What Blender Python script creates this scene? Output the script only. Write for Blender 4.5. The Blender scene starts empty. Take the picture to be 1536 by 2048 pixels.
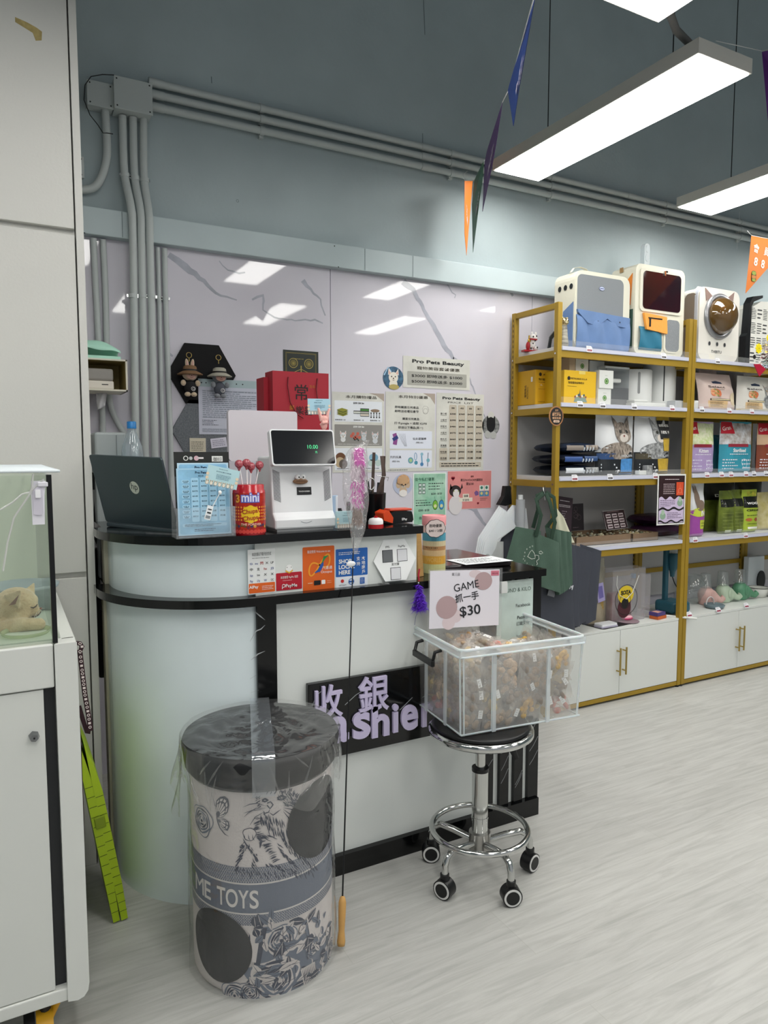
import bpy, bmesh, math, random
from math import sin, cos, pi, radians, tan, sqrt, atan2
from mathutils import Matrix, Vector
random.seed(7)
S = bpy.context.scene
COL = S.collection
# ---------------------------------------------------------------- camera
CF, CYAW, CPIT, CH = 1420.0, radians(28.3), radians(4.8), 1.35
cam = bpy.data.cameras.new('camera')
camo = bpy.data.objects.new('camera', cam); COL.objects.link(camo)
camo.location = (0, 0, CH)
camo.rotation_euler = (pi/2 - CPIT, 0, -CYAW)
cam.sensor_fit = 'VERTICAL'; cam.sensor_height = 24.0; cam.lens = 24.0*CF/2048
cam.clip_start = .05
S.camera = camo
# ---------------------------------------------------------------- look and world
S.view_settings.view_transform = 'Standard'; S.view_settings.look = 'None'
S.view_settings.exposure = 0.0; S.view_settings.gamma = 1.0; S.view_settings.use_curve_mapping = False
S.cycles.transparent_max_bounces = 32; S.cycles.max_bounces = 9
S.cycles.sample_clamp_indirect = 6
w = bpy.data.worlds.new('daylight'); S.world = w; w.use_nodes = True
w.node_tree.nodes['Background'].inputs[0].default_value = (.93, .97, 1, 1)
w.node_tree.nodes['Background'].inputs[1].default_value = .40
LIGHT_POWER = 14.6
# ---------------------------------------------------------------- pixel helpers (measured photo point -> world point on a known plane)
def _ax():
    f = Vector((sin(CYAW)*cos(CPIT), cos(CYAW)*cos(CPIT), -sin(CPIT)))
    r = Vector((cos(CYAW), -sin(CYAW), 0)); return f, r, r.cross(f)
_f, _r, _u = _ax()
def at(x, y, X=None, Y=None, Z=None):
    d = _f + _r*((x-768)/CF) - _u*((y-1024)/CF); c = Vector((0, 0, CH))
    t = X/d.x if X is not None else (Y/d.y if Y is not None else (Z-CH)/d.z)
    return c + d*t
def stand(x0, x1, yt, yb, Zs, lo, hi):
    Y = max(lo, min(hi, at((x0+x1)/2, yb, Z=Zs).y)); ym = (yt+yb)/2
    return at(x0, ym, Y=Y).x, at(x1, ym, Y=Y).x, Y, Zs, at((x0+x1)/2, yt, Y=Y).z
# ---------------------------------------------------------------- materials
MATS = {}
def lin(h):
    h = h.lstrip('#'); c = [int(h[i:i+2], 16)/255 for i in (0, 2, 4)]
    return tuple(((v/12.92) if v <= .04045 else ((v+.055)/1.055)**2.4) for v in c) + (1,)
def mat(name, col='888888', rough=.5, metal=0, trans=0, alpha=1, emit=0, var=0, vscale=20, bump=0, bscale=80, coat=0, ior=1.45, stretch=None, sheen=0, col2=None, sub=0):
    if name in MATS: return MATS[name]
    m = bpy.data.materials.new(name); m.use_nodes = True; nt = m.node_tree; b = nt.nodes['Principled BSDF']
    b.inputs['Base Color'].default_value = lin(col); b.inputs['Roughness'].default_value = rough
    b.inputs['Metallic'].default_value = metal; b.inputs['Transmission Weight'].default_value = trans
    b.inputs['Alpha'].default_value = alpha; b.inputs['IOR'].default_value = ior; b.inputs['Coat Weight'].default_value = coat
    if sheen: b.inputs['Sheen Weight'].default_value = sheen
    if sub: b.inputs['Subsurface Weight'].default_value = sub
    if emit:
        b.inputs['Emission Color'].default_value = lin(col); b.inputs['Emission Strength'].default_value = emit
    if var or bump or col2:
        tc = nt.nodes.new('ShaderNodeTexCoord'); mp = nt.nodes.new('ShaderNodeMapping')
        nt.links.new(tc.outputs['Object'], mp.inputs[0])
        if stretch: mp.inputs['Scale'].default_value = stretch
        if var or col2:
            n = nt.nodes.new('ShaderNodeTexNoise'); n.inputs['Scale'].default_value = vscale; n.inputs['Detail'].default_value = 4
            nt.links.new(mp.outputs[0], n.inputs['Vector'])
            r = nt.nodes.new('ShaderNodeValToRGB'); c = lin(col)
            r.color_ramp.elements[0].position = .3; r.color_ramp.elements[1].position = .7
            if col2: r.color_ramp.elements[0].color = lin(col2); r.color_ramp.elements[1].color = c
            else:
                r.color_ramp.elements[0].color = tuple(v*(1-var) for v in c[:3])+(1,)
                r.color_ramp.elements[1].color = tuple(min(1, v*(1+var)) for v in c[:3])+(1,)
            nt.links.new(n.outputs['Fac'], r.inputs[0]); nt.links.new(r.outputs[0], b.inputs['Base Color'])
        if bump:
            n = nt.nodes.new('ShaderNodeTexNoise'); n.inputs['Scale'].default_value = bscale; n.inputs['Detail'].default_value = 3
            nt.links.new(mp.outputs[0], n.inputs['Vector'])
            bp = nt.nodes.new('ShaderNodeBump'); bp.inputs['Strength'].default_value = bump; bp.inputs['Distance'].default_value = .004
            nt.links.new(n.outputs['Fac'], bp.inputs['Height']); nt.links.new(bp.outputs[0], b.inputs['Normal'])
    MATS[name] = m; return m
def film(name, col='ffffff', clear=.8, rough=.15, gloss=.12, white=.3, bump=.4, bscale=30):
    """thin clear plastic: mostly see-through, a little milky, glossy where wrinkled"""
    if name in MATS: return MATS[name]
    m = bpy.data.materials.new(name); m.use_nodes = True; nt = m.node_tree; nt.nodes.clear()
    out = nt.nodes.new('ShaderNodeOutputMaterial'); T = nt.nodes.new('ShaderNodeBsdfTransparent')
    T.inputs[0].default_value = lin(col)
    D = nt.nodes.new('ShaderNodeBsdfDiffuse'); D.inputs[0].default_value = lin(col)
    L = nt.nodes.new('ShaderNodeBsdfTranslucent'); L.inputs[0].default_value = lin(col)
    G = nt.nodes.new('ShaderNodeBsdfGlossy'); G.inputs['Roughness'].default_value = rough
    a = nt.nodes.new('ShaderNodeMixShader'); a.inputs[0].default_value = white
    nt.links.new(D.outputs[0], a.inputs[1]); nt.links.new(L.outputs[0], a.inputs[2])
    b = nt.nodes.new('ShaderNodeMixShader'); b.inputs[0].default_value = clear
    nt.links.new(a.outputs[0], b.inputs[1]); nt.links.new(T.outputs[0], b.inputs[2])
    fr = nt.nodes.new('ShaderNodeLayerWeight'); fr.inputs['Blend'].default_value = .5
    pw = nt.nodes.new('ShaderNodeMath'); pw.operation = 'POWER'; pw.inputs[1].default_value = 3.5; nt.links.new(fr.outputs['Facing'], pw.inputs[0])
    ma = nt.nodes.new('ShaderNodeMath'); ma.operation = 'MULTIPLY_ADD'; ma.inputs[1].default_value = .55; ma.inputs[2].default_value = gloss*.4; nt.links.new(pw.outputs[0], ma.inputs[0])
    c = nt.nodes.new('ShaderNodeMixShader'); nt.links.new(ma.outputs[0], c.inputs[0])
    nt.links.new(b.outputs[0], c.inputs[1]); nt.links.new(G.outputs[0], c.inputs[2]); nt.links.new(c.outputs[0], out.inputs[0])
    if bump:
        tc = nt.nodes.new('ShaderNodeTexCoord'); n = nt.nodes.new('ShaderNodeTexNoise'); n.inputs['Scale'].default_value = bscale; n.inputs['Distortion'].default_value = 1.2
        nt.links.new(tc.outputs['Object'], n.inputs['Vector']); bp = nt.nodes.new('ShaderNodeBump'); bp.inputs['Strength'].default_value = bump
        bp.inputs['Distance'].default_value = .01
        nt.links.new(n.outputs['Fac'], bp.inputs['Height']); nt.links.new(bp.outputs[0], G.inputs['Normal']); nt.links.new(bp.outputs[0], fr.inputs['Normal'])
    MATS[name] = m; return m
def C(h, rough=.5): return mat('ink_'+h+('' if rough == .5 else '_g'), h, rough)
# ---------------------------------------------------------------- mesh builder
_TX = {}
def textmesh(s, bold=0.0):
    k = (s, bold)
    if k not in _TX:
        c = bpy.data.curves.new('tmp', 'FONT'); c.body = s; c.size = 1; c.resolution_u = 3 if len(s) > 3 else 6; c.offset = bold
        o = bpy.data.objects.new('tmp', c); me = o.to_mesh()
        vs = [v.co.copy() for v in me.vertices]; fs = [tuple(p.vertices) for p in me.polygons]
        o.to_mesh_clear(); bpy.data.objects.remove(o); bpy.data.curves.remove(c)
        x0 = min((v.x for v in vs), default=0); x1 = max((v.x for v in vs), default=1)
        _TX[k] = (vs, fs, x0, x1)
    return _TX[k]
class MB:
    def __init__(s, M=None, W=None): s.v = []; s.f = []; s.m = []; s.sm = []; s.mats = []; s.M = M or Matrix(); s.W = W
    def mi(s, m):
        if isinstance(m, str): m = C(m)
        if m not in s.mats: s.mats.append(m)
        return s.mats.index(m)
    def add(s, vs, fs, m, smooth=False):
        o = len(s.v); k = s.mi(m)
        for v in vs:
            v = Vector(v)
            if s.W: v = Vector(s.W(v))
            s.v.append(s.M @ v)
        for f in fs: s.f.append(tuple(i+o for i in f)); s.m.append(k); s.sm.append(smooth)
        return s
    def addbm(s, bm, m, smooth=False):
        bm.verts.index_update(); s.add([v.co for v in bm.verts], [tuple(v.index for v in f.verts) for f in bm.faces], m, smooth); bm.free(); return s
    def box(s, x0, y0, z0, x1, y1, z1, m, b=0, seg=2):
        if x1 < x0: x0, x1 = x1, x0
        if y1 < y0: y0, y1 = y1, y0
        if z1 < z0: z0, z1 = z1, z0
        if b:
            bm = bmesh.new(); bmesh.ops.create_cube(bm, size=1)
            for v in bm.verts: v.co = Vector((x0+(v.co.x+.5)*(x1-x0), y0+(v.co.y+.5)*(y1-y0), z0+(v.co.z+.5)*(z1-z0)))
            bmesh.ops.bevel(bm, geom=bm.edges[:], offset=min(b, (x1-x0)*.49, (y1-y0)*.49, (z1-z0)*.49), segments=seg, profile=.5, affect='EDGES')
            return s.addbm(bm, m)
        vs = [(x, y, z) for z in (z0, z1) for y in (y0, y1) for x in (x0, x1)]
        return s.add(vs, [(0, 2, 3, 1), (4, 5, 7, 6), (0, 1, 5, 4), (2, 6, 7, 3), (0, 4, 6, 2), (1, 3, 7, 5)], m)
    def cyl(s, p0, p1, r, m, r2=None, n=20, caps=True):
        p0 = Vector(p0); p1 = Vector(p1); d = (p1-p0).normalized(); a = d.orthogonal().normalized(); b = d.cross(a); r2 = r if r2 is None else r2
        vs = [p0+(a*cos(2*pi*i/n)+b*sin(2*pi*i/n))*r for i in range(n)]+[p1+(a*cos(2*pi*i/n)+b*sin(2*pi*i/n))*r2 for i in range(n)]
        s.add(vs, [(i, (i+1) % n, n+(i+1) % n, n+i) for i in range(n)], m, True)
        if caps: s.add(vs, [tuple(range(n))[::-1], tuple(range(n, 2*n))], m)
        return s
    def tube(s, pts, r, m, n=8, closed=False, flat=None):
        pts = [Vector(p) for p in pts]; N = len(pts); rs = r if isinstance(r, (list, tuple)) else [r]*N
        T = []
        for i in range(N):
            a = pts[(i-1) % N] if closed or i else pts[0]; b = pts[(i+1) % N] if closed or i < N-1 else pts[-1]; T.append((b-a).normalized())
        nrm = T[0].orthogonal().normalized()
        if flat is not None: nrm = Vector(flat); nrm = (nrm-T[0]*nrm.dot(T[0])).normalized()
        vs = []
        for i in range(N):
            nrm = (nrm-T[i]*nrm.dot(T[i])).normalized(); bn = T[i].cross(nrm); w_ = rs[i]; h_ = w_*(.12 if flat is not None else 1)
            vs += [pts[i]+nrm*(h_*cos(2*pi*k/n))+bn*(w_*sin(2*pi*k/n)) for k in range(n)]
        fs = [(i*n+k, i*n+(k+1) % n, ((i+1) % N)*n+(k+1) % n, ((i+1) % N)*n+k) for i in range(N if closed else N-1) for k in range(n)]
        s.add(vs, fs, m, True)
        if not closed: s.add(vs, [tuple(range(n))[::-1], tuple(range((N-1)*n, N*n))], m)
        return s
    def lathe(s, c, prof, m, n=28, smooth=True, close=True, sx=1, sy=1):
        c = Vector(c); vs = []; P = len(prof)
        for (r, z) in prof: vs += [c+Vector((r*cos(2*pi*i/n)*sx, r*sin(2*pi*i/n)*sy, z)) for i in range(n)]
        s.add(vs, [(j*n+i, j*n+(i+1) % n, (j+1)*n+(i+1) % n, (j+1)*n+i) for j in range(P-1) for i in range(n)], m, smooth)
        if close: s.add(vs, [tuple(range(n))[::-1], tuple(range((P-1)*n, P*n))], m)
        return s
    def ell(s, c, r, m, n=16, rot=None):
        if not isinstance(r, (tuple, list)): r = (r, r, r)
        bm = bmesh.new(); bmesh.ops.create_uvsphere(bm, u_segments=n, v_segments=max(6, n*2//3), radius=1)
        R = rot.to_matrix() if rot is not None and hasattr(rot, 'to_matrix') else (rot or Matrix.Identity(3))
        for v in bm.verts: v.co = Vector(c)+R @ Vector((v.co.x*r[0], v.co.y*r[1], v.co.z*r[2]))
        return s.addbm(bm, m, True)
    def prism(s, pts, z0, z1, m, smooth=False):
        n = len(pts); vs = [(p[0], p[1], z0) for p in pts]+[(p[0], p[1], z1) for p in pts]
        s.add(vs, [tuple(range(n))[::-1], tuple(range(n, 2*n))], m); s.add(vs, [(i, (i+1) % n, n+(i+1) % n, n+i) for i in range(n)], m, smooth); return s
    def rrect(s, x0, y0, x1, y1, r, z0, z1, m, k=5):
        pts = rpts(x0, y0, x1, y1, r, k)
        return s.prism(pts, z0, z1, m) if z1 is not None else s.poly(pts, m, z0)
    def poly(s, pts, m, z=.001): return s.add([(p[0], p[1], z) for p in pts], [tuple(range(len(pts)))], m)
    def rect(s, x0, y0, x1, y1, m, z=.001, n=1, k=1):
        vs = [(x0+(x1-x0)*i/n, y0+(y1-y0)*j/k, z) for j in range(k+1) for i in range(n+1)]
        return s.add(vs, [(j*(n+1)+i, j*(n+1)+i+1, (j+1)*(n+1)+i+1, (j+1)*(n+1)+i) for j in range(k) for i in range(n)], m)
    def disc(s, cx, cy, r, m, z=.001, ry=None, n=24):
        ry = r if ry is None else ry
        vs = [(cx, cy, z)]+[(cx+r*cos(2*pi*i/n), cy+ry*sin(2*pi*i/n), z) for i in range(n)]
        return s.add(vs, [(0, 1+i, 1+(i+1) % n) for i in range(n)], m)
    def ring(s, cx, cy, r, m, w=.002, z=.001, ry=None, n=28):
        ry = r if ry is None else ry
        vs = [(cx+r*cos(2*pi*i/n), cy+ry*sin(2*pi*i/n), z) for i in range(n)]+[(cx+(r-w)*cos(2*pi*i/n), cy+(ry-w)*sin(2*pi*i/n), z) for i in range(n)]
        return s.add(vs, [(i, (i+1) % n, n+(i+1) % n, n+i) for i in range(n)], m)
    def stroke(s, pts, w_, m, z=.001, taper=False):
        P = [Vector((p[0], p[1], 0)) for p in pts]; N = len(P); vs = []
        for i in range(N):
            t = (P[min(i+1, N-1)]-P[max(i-1, 0)]); t = t.normalized() if t.length else Vector((1, 0, 0)); nn = Vector((-t.y, t.x, 0))
            ww = w_*.5*((.15+.85*sin(pi*i/(N-1))) if taper else 1)
            vs += [(P[i].x+nn.x*ww, P[i].y+nn.y*ww, z), (P[i].x-nn.x*ww, P[i].y-nn.y*ww, z)]
        return s.add(vs, [(2*i, 2*i+1, 2*i+3, 2*i+2) for i in range(N-1)], m)
    def text(s, t, x, y, size, m, z=.0012, align='c', bold=0.0, width=None, rot=0, ext=0):
        if bold > .014 and any(ord(ch) > 0x2e80 for ch in t): bold = .007
        vs, fs, x0, x1 = textmesh(t, bold); k = size; kx = k
        if width: kx = width/(x1-x0)
        off = {'c': -(x0+x1)/2, 'l': -x0, 'r': -x1}[align]; c_, s_ = cos(rot), sin(rot)
        def tr(v, zz): a = (v.x+off)*kx; b = v.y*k; return (x+a*c_-b*s_, y+a*s_+b*c_, zz)
        if not ext: return s.add([tr(v, z) for v in vs], fs, m)
        n = len(vs); V = [tr(v, z) for v in vs]+[tr(v, z+ext) for v in vs]; from collections import Counter
        ed = Counter(); F = [tuple(i+n for i in f) for f in fs]; D = []
        for f in fs:
            for i in range(len(f)): a, b = f[i], f[(i+1) % len(f)]; ed[tuple(sorted((a, b)))] += 1; D.append((a, b))
        F += [(a, b, b+n, a+n) for a, b in D if ed[tuple(sorted((a, b)))] == 1]
        return s.add(V, F, m)
    def lines(s, x0, y0, x1, y1, n, m, z=.0011, h=.35, words=True, rnd=None):
        """small unreadable print: n rows of short dashes"""
        R = random.Random(rnd or int((x0*37+y0*91+n)*1000)); dy = (y1-y0)/n
        for i in range(n):
            yy = y0+dy*(i+.5); x = x0; xe = x1-(x1-x0)*R.choice((0, 0, .1, .3))
            while x < xe-.0005:
                l = (xe-x0)*R.uniform(.04, .14) if words else (xe-x); s.rect(x, yy-dy*h/2, min(x+l, xe), yy+dy*h/2, m, z); x += l+dy*.3
        return s
    def grid(s, fn, nu, nv, m, smooth=True, cu=False):
        vs = [fn(i/nu, j/nv) for j in range(nv+1) for i in range(nu+1 if not cu else nu)]; q = nu+1 if not cu else nu
        return s.add(vs, [(j*q+i, j*q+(i+1) % q if cu else j*q+i+1, (j+1)*q+((i+1) % q if cu else i+1), (j+1)*q+i) for j in range(nv) for i in range(nu)], m, smooth)
    def build(s, name, parent=None, origin=None, solid=0, bevel=0, subd=0, remesh=0, smooth_it=0):
        me = bpy.data.meshes.new(name)
        if parent is not None:
            r = parent; org = Vector(r.location)
            while r.parent: r = r.parent; org = org+Vector(r.location)
        elif origin is not None: org = Vector(origin)
        else:
            xs = [v.x for v in s.v]; ys = [v.y for v in s.v]; zs = [v.z for v in s.v]
            org = Vector(((min(xs)+max(xs))/2, (min(ys)+max(ys))/2, min(zs)))
        me.from_pydata([v-org for v in s.v], [], s.f)
        for m in s.mats: me.materials.append(m)
        me.polygons.foreach_set('material_index', s.m); me.polygons.foreach_set('use_smooth', s.sm); me.update()
        o = bpy.data.objects.new(name, me); COL.objects.link(o)
        if parent is not None: o.parent = parent
        else: o.location = org
        if remesh: q = o.modifiers.new('r', 'REMESH'); q.mode = 'VOXEL'; q.voxel_size = remesh; q.use_smooth_shade = True
        if smooth_it: q = o.modifiers.new('s', 'SMOOTH'); q.iterations = smooth_it
        if solid: q = o.modifiers.new('t', 'SOLIDIFY'); q.thickness = solid
        if bevel: q = o.modifiers.new('b', 'BEVEL'); q.width = bevel; q.segments = 2; q.limit_method = 'ANGLE'; q.angle_limit = radians(50)
        if subd: q = o.modifiers.new('d', 'SUBSURF'); q.levels = subd; q.render_levels = subd
        return o
def rpts(x0, y0, x1, y1, r, k=5):
    r = min(r, abs(x1-x0)*.49, abs(y1-y0)*.49); out = []
    for cx, cy, a0 in ((x1-r, y1-r, 0), (x0+r, y1-r, 90), (x0+r, y0+r, 180), (x1-r, y0+r, 270)):
        out += [(cx+r*cos(radians(a0+90*i/k)), cy+r*sin(radians(a0+90*i/k))) for i in range(k+1)]
    return out
def tag(o, label=None, cat=None, group=None, kind=None):
    for k, v in (('label', label), ('category', cat), ('group', group), ('kind', kind)):
        if v: o[k] = v
    return o
def thing(name, label, cat, loc=(0, 0, 0), group=None):
    o = bpy.data.objects.new(name, None); COL.objects.link(o); o.location = loc; o.empty_display_size = .05
    return tag(o, label, cat, group)
def copy_tree(o, parent=None):
    c = o.copy(); COL.objects.link(c)
    if parent is not None: c.parent = parent
    for ch in list(o.children): copy_tree(ch, c)
    return c
def struct(mb, name, **k): return tag(mb.build(name, **k), kind='structure')
def FR(o, xd, yd):
    xd = Vector(xd).normalized(); yd = Vector(yd); yd = (yd-xd*yd.dot(xd)).normalized(); zd = xd.cross(yd); M = Matrix.Identity(4)
    for i in range(3): M[i][0] = xd[i]; M[i][1] = yd[i]; M[i][2] = zd[i]; M[i][3] = o[i]
    return M
def wallf(x, y, z): return FR((x, y, z), (1, 0, 0), (0, 0, 1))      # x right, y up, z towards the room
def quadf(bl, br, tl):                                              # frame through three corners, with width and height
    bl, br, tl = Vector(bl), Vector(br), Vector(tl); return FR(bl, br-bl, tl-bl), (br-bl).length, (tl-bl).length
def smooth01(x): x = max(0, min(1, x)); return x*x*(3-2*x)
# ================================================================ SETTING
YW, YP = 3.12, 3.10          # painted wall, marble panel face
def floor_mat():
    m = bpy.data.materials.new('floor_vinyl'); m.use_nodes = True; nt = m.node_tree; b = nt.nodes['Principled BSDF']; N = nt.nodes.new; L = nt.links.new
    tc = N('ShaderNodeTexCoord'); br = N('ShaderNodeTexBrick')
    br.inputs['Color1'].default_value = lin('b9b9b5'); br.inputs['Color2'].default_value = lin('c0c0bc'); br.inputs['Mortar'].default_value = lin('b2b2ac')
    br.inputs['Scale'].default_value = 1; br.inputs['Brick Width'].default_value = 1.22; br.inputs['Row Height'].default_value = .2
    br.inputs['Mortar Size'].default_value = .0010; br.inputs['Mortar Smooth'].default_value = .3; br.offset = .37
    mp0 = N('ShaderNodeMapping'); mp0.inputs['Rotation'].default_value = (0, 0, radians(0)); L(tc.outputs['Object'], mp0.inputs[0]); L(mp0.outputs[0], br.inputs['Vector'])
    mp = N('ShaderNodeMapping'); mp.inputs['Scale'].default_value = (2.2, 26, 1); L(tc.outputs['Object'], mp.inputs[0])
    n = N('ShaderNodeTexNoise'); n.inputs['Scale'].default_value = 1.6; n.inputs['Detail'].default_value = 8; n.inputs['Roughness'].default_value = .62; n.inputs['Distortion'].default_value = .9
    L(mp.outputs[0], n.inputs['Vector']); r = N('ShaderNodeValToRGB'); r.color_ramp.elements[0].position = .3; r.color_ramp.elements[1].position = .62
    r.color_ramp.elements[0].color = (.70, .70, .69, 1); r.color_ramp.elements[1].color = (1, 1, 1, 1); L(n.outputs['Fac'], r.inputs[0])
    mx = N('ShaderNodeMix'); mx.data_type = 'RGBA'; mx.blend_type = 'MULTIPLY'; mx.inputs['Factor'].default_value = .8
    L(br.outputs['Color'], mx.inputs['A']); L(r.outputs[0], mx.inputs['B']); L(mx.outputs['Result'], b.inputs['Base Color'])
    b.inputs['Roughness'].default_value = .42
    bp = N('ShaderNodeBump'); bp.inputs['Strength'].default_value = .12; bp.inputs['Distance'].default_value = .002; L(n.outputs['Fac'], bp.inputs['Height']); L(bp.outputs[0], b.inputs['Normal'])
    return m
M_paint = mat('wall_paint', 'a9b6b9', .7, var=.06, vscale=3, bump=.15, bscale=60)
M_trunk = mat('trunking_paint', 'b6c4c7', .45, var=.03, vscale=5)
M_panel = mat('marble_panel', 'd3d0d9', .035, var=.03, vscale=2.5, ior=1.5)
M_vein = mat('marble_vein', 'abadb8', .07, var=.15, vscale=14)
M_vein2 = mat('marble_vein_fine', '9a9ca6', .07)
M_pipe = mat('pipe_paint', 'b9c0bf', .45)
M_cab = mat('cream_laminate', 'd2d1cc', .5, bump=.1, bscale=120)
M_white = mat('white_laminate', 'd9dcd8', .38)
M_blackm = mat('black_marble', '08090a', .12)
M_bvein = mat('white_vein', '9fa3a5', .2)
M_gold = mat('ochre_metal', 'a5862a', .42, metal=.25, var=.05, vscale=6)
M_goldd = mat('slot_black', '1a1608', .6)
M_board = mat('shelf_board', 'd8dade', .35)
M_chrome = mat('chrome', 'c9cac8', .12, metal=1)
M_black = mat('black_plastic', '0e0f11', .35)
M_dark = mat('dark_grey_plastic', '25272a', .4)
M_clear = film('clear_plastic', 'ffffff', .9, .05, .10, .3, bump=0)
M_acry = film('acrylic', 'ffffff', .93, .03, .12, .3, bump=0)
M_glass = film('green_glass', 'f9fcf8', .965, .02, .10, .3, bump=0)
struct(MB().box(-3.5, -4, -.1, 7.5, 3.3, 0, floor_mat()), 'floor', origin=(0, 0, 0))
mb = MB().box(-3.5, YW, 0, 7.5, 3.3, 4.8, M_paint)
for (x, y) in ((475, 402),): mb.M = wallf(*at(x, y, Y=YW-.0005)); mb.ring(0, 0, .006, C('4a5458'), .0012); mb.M = Matrix()
mb.M = wallf(0, YW-.0008, 0)
for pts in ([(1005, 0), (1013, 210)], [(999, 800), (1000, 885)], [(1268, 460), (1270, 500)]):
    q = [at(512+x/3, y/3, Y=YW) for x, y in pts] if pts[0][0] < 1200 else [at(x/3, y/3, Y=YW) for x, y in pts]
    mb.stroke([(p.x, p.z) for p in q], .003, C('5d6a6e'), 0)
struct(mb, 'wall_back', origin=(0, YW, 0))
struct(MB().box(-3.6, -4, 0, -3.5, 3.3, 4.8, M_paint), 'wall_left')
struct(MB().box(7.5, -4, 0, 7.6, 3.3, 4.8, M_paint), 'wall_right')
struct(MB().box(-3.6, -4, 4.8, 7.6, 3.3, 4.9, mat('ceiling_paint', '7f8c90', .8)), 'ceiling')
# marble panels with veins traced as grey stone
def vein(mb, pts, ws, m=None, z=.0006, jit=.004):
    P = []
    for i in range(len(pts)-1):
        a = at(*pts[i], Y=YP); b = at(*pts[i+1], Y=YP); wa, wb = ws[i], ws[i+1]
        n = max(2, int((b-a).length/.02))
        for k in range(n): t = k/n; P.append((a.x+(b.x-a.x)*t+random.uniform(-jit, jit), a.z+(b.z-a.z)*t+random.uniform(-jit, jit), wa+(wb-wa)*t))
    L_, R_ = [], []
    for i, (x, zz, ww) in enumerate(P):
        a = P[max(0, i-1)]; b = P[min(len(P)-1, i+1)]; d = Vector((b[0]-a[0], b[1]-a[1], 0)); d = d.normalized() if d.length else Vector((1, 0, 0))
        L_.append((x-d.y*ww, zz+d.x*ww, z)); R_.append((x+d.y*ww, zz-d.x*ww, z))
    n = len(P); mb.add(L_+R_, [(i, n+i, n+i+1, i+1) for i in range(n-1)], m or M_vein)
seams = [.2525, 1.385, 2.588, 3.8, 5.0, 6.2]
for i in range(5):
    mb = MB().box(seams[i]+.0015, YP, 0, seams[i+1]-.0015, YW, 2.2, M_panel); mb.M = wallf(0, YP, 0)
    if i == 0:
        vein(mb, [(338, 508), (372, 533), (400, 556), (430, 585), (455, 595), (482, 602)], [.012, .016, .010, .006, .004, .002])
        vein(mb, [(438, 520), (455, 540), (478, 546), (500, 545)], [.002, .003, .004, .002])
        vein(mb, [(505, 600), (525, 590), (527, 620), (548, 635), (590, 642), (630, 640), (655, 648)], [.004, .007, .003, .004, .003, .004, .003])
        vein(mb, [(607, 562), (622, 580), (640, 600), (652, 640)], [.012, .006, .004, .003])
        vein(mb, [(338, 705), (355, 720)], [.006, .002])
    if i == 1:
        vein(mb, [(806, 562), (826, 580), (848, 620), (868, 650), (888, 690), (905, 715), (912, 745)], [.018, .012, .009, .012, .014, .010, .008])
        vein(mb, [(905, 715), (930, 730), (950, 790), (975, 850)], [.006, .004, .004, .003])
        vein(mb, [(905, 1000), (950, 1020), (965, 1045), (985, 1060)], [.010, .014, .008, .004])
        vein(mb, [(890, 565), (910, 590), (908, 605)], [.004, .003, .002]); vein(mb, [(1010, 560), (1030, 600)], [.012, .006])
    struct(mb, 'trim_%d' % (i+1), origin=((seams[i]+seams[i+1])/2, YP, 0))
# ---------------------------------------------------------------- tall cream cabinet on the left
t = thing('tall_cabinet', 'tall cream cabinet with flat doors rising past the top of the photo', 'cabinet', (-.6, 2.415, 0))
MB().box(-2.4, 2.435, 0, .2285, 3.09, 3.6, M_cab).build('body', t)
MB().box(.2305, 2.413, 0, .252, 3.09, 3.6, M_cab).build('side_panel', t)
for z0, z1 in ((0, .955), (.972, 2.012), (2.03, 3.6)):
    mb = MB().box(-.5, 2.415, z0, .226, 2.434, z1, M_cab, .002)
    if z0 > 2:
        p = at(30, 35, Y=2.414); mb.M = wallf(p.x, 2.4148, p.z); mb.poly([(0, .002), (.03, -.004), (.055, -.012), (.07, -.02), (.068, -.045), (.052, -.05), (.045, -.03), (.02, -.02), (0, -.012)], mat('tape_residue', 'a89660', .5, var=.2, vscale=60), 0)
    mb.build('door', t)
MB().box(-2.4, 2.42, 0, -.503, 2.434, 3.6, M_cab).build('door', t)
# ---------------------------------------------------------------- pipes, junction boxes, trunking
mb = MB().box(.2545, 3.055, 2.2, 2.9, 3.119, 2.305, M_trunk, .003)
mb.M = wallf(0, 3.054, 0)
for x, y0, y1 in ((244, 432, 482), (730, 500, 540), (826, 515, 552)):
    a = at(x, y0, Y=3.054); mb.rect(a.x-.001, 2.203, a.x+.001, 2.302, C('5c6c70'), 0)
for x, y in ((169, 466), (669, 492), (677, 534)): a = at(x, y, Y=3.054); mb.disc(a.x, a.z, .003, C('2c3436'), 0)
tag(mb.build('cable_trunking'), 'long pale blue rectangular cable trunking above the marble wall', 'cable trunking')
tag(MB().box(2.903, 3.06, 2.2, 7.2, 3.119, 2.305, M_trunk, .003).build('cable_trunking'), 'pale blue cable trunking running behind the pet carriers', 'cable trunking')
for k, (z, y) in enumerate(((2.845, 3.09), (2.80, 3.09), (2.752, 3.09))):
    mb = MB().cyl((.60, 3.09, z-.005), (7.3, 3.09, z-.005), .0155, M_pipe, n=12)
    for x in (1.06, 2.05, 2.7, 3.6, 4.3): mb.cyl((x-.01, 3.09, z-.005), (x+.01, 3.09, z-.005), .0185, M_pipe, n=12); mb.box(x-.009, 3.1, z-.032, x+.009, 3.119, z+.022, M_pipe)
    for x in (.615, 1.9, 3.3): mb.cyl((x-.03, 3.09, z-.005), (x+.03, 3.09, z-.005), .0175, M_pipe, n=12)
    tag(mb.build('conduit_pipe'), ('topmost', 'middle', 'lowest')[k]+' of three level grey conduit pipes high on the wall', 'pipe', 'level conduit pipes')
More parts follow.
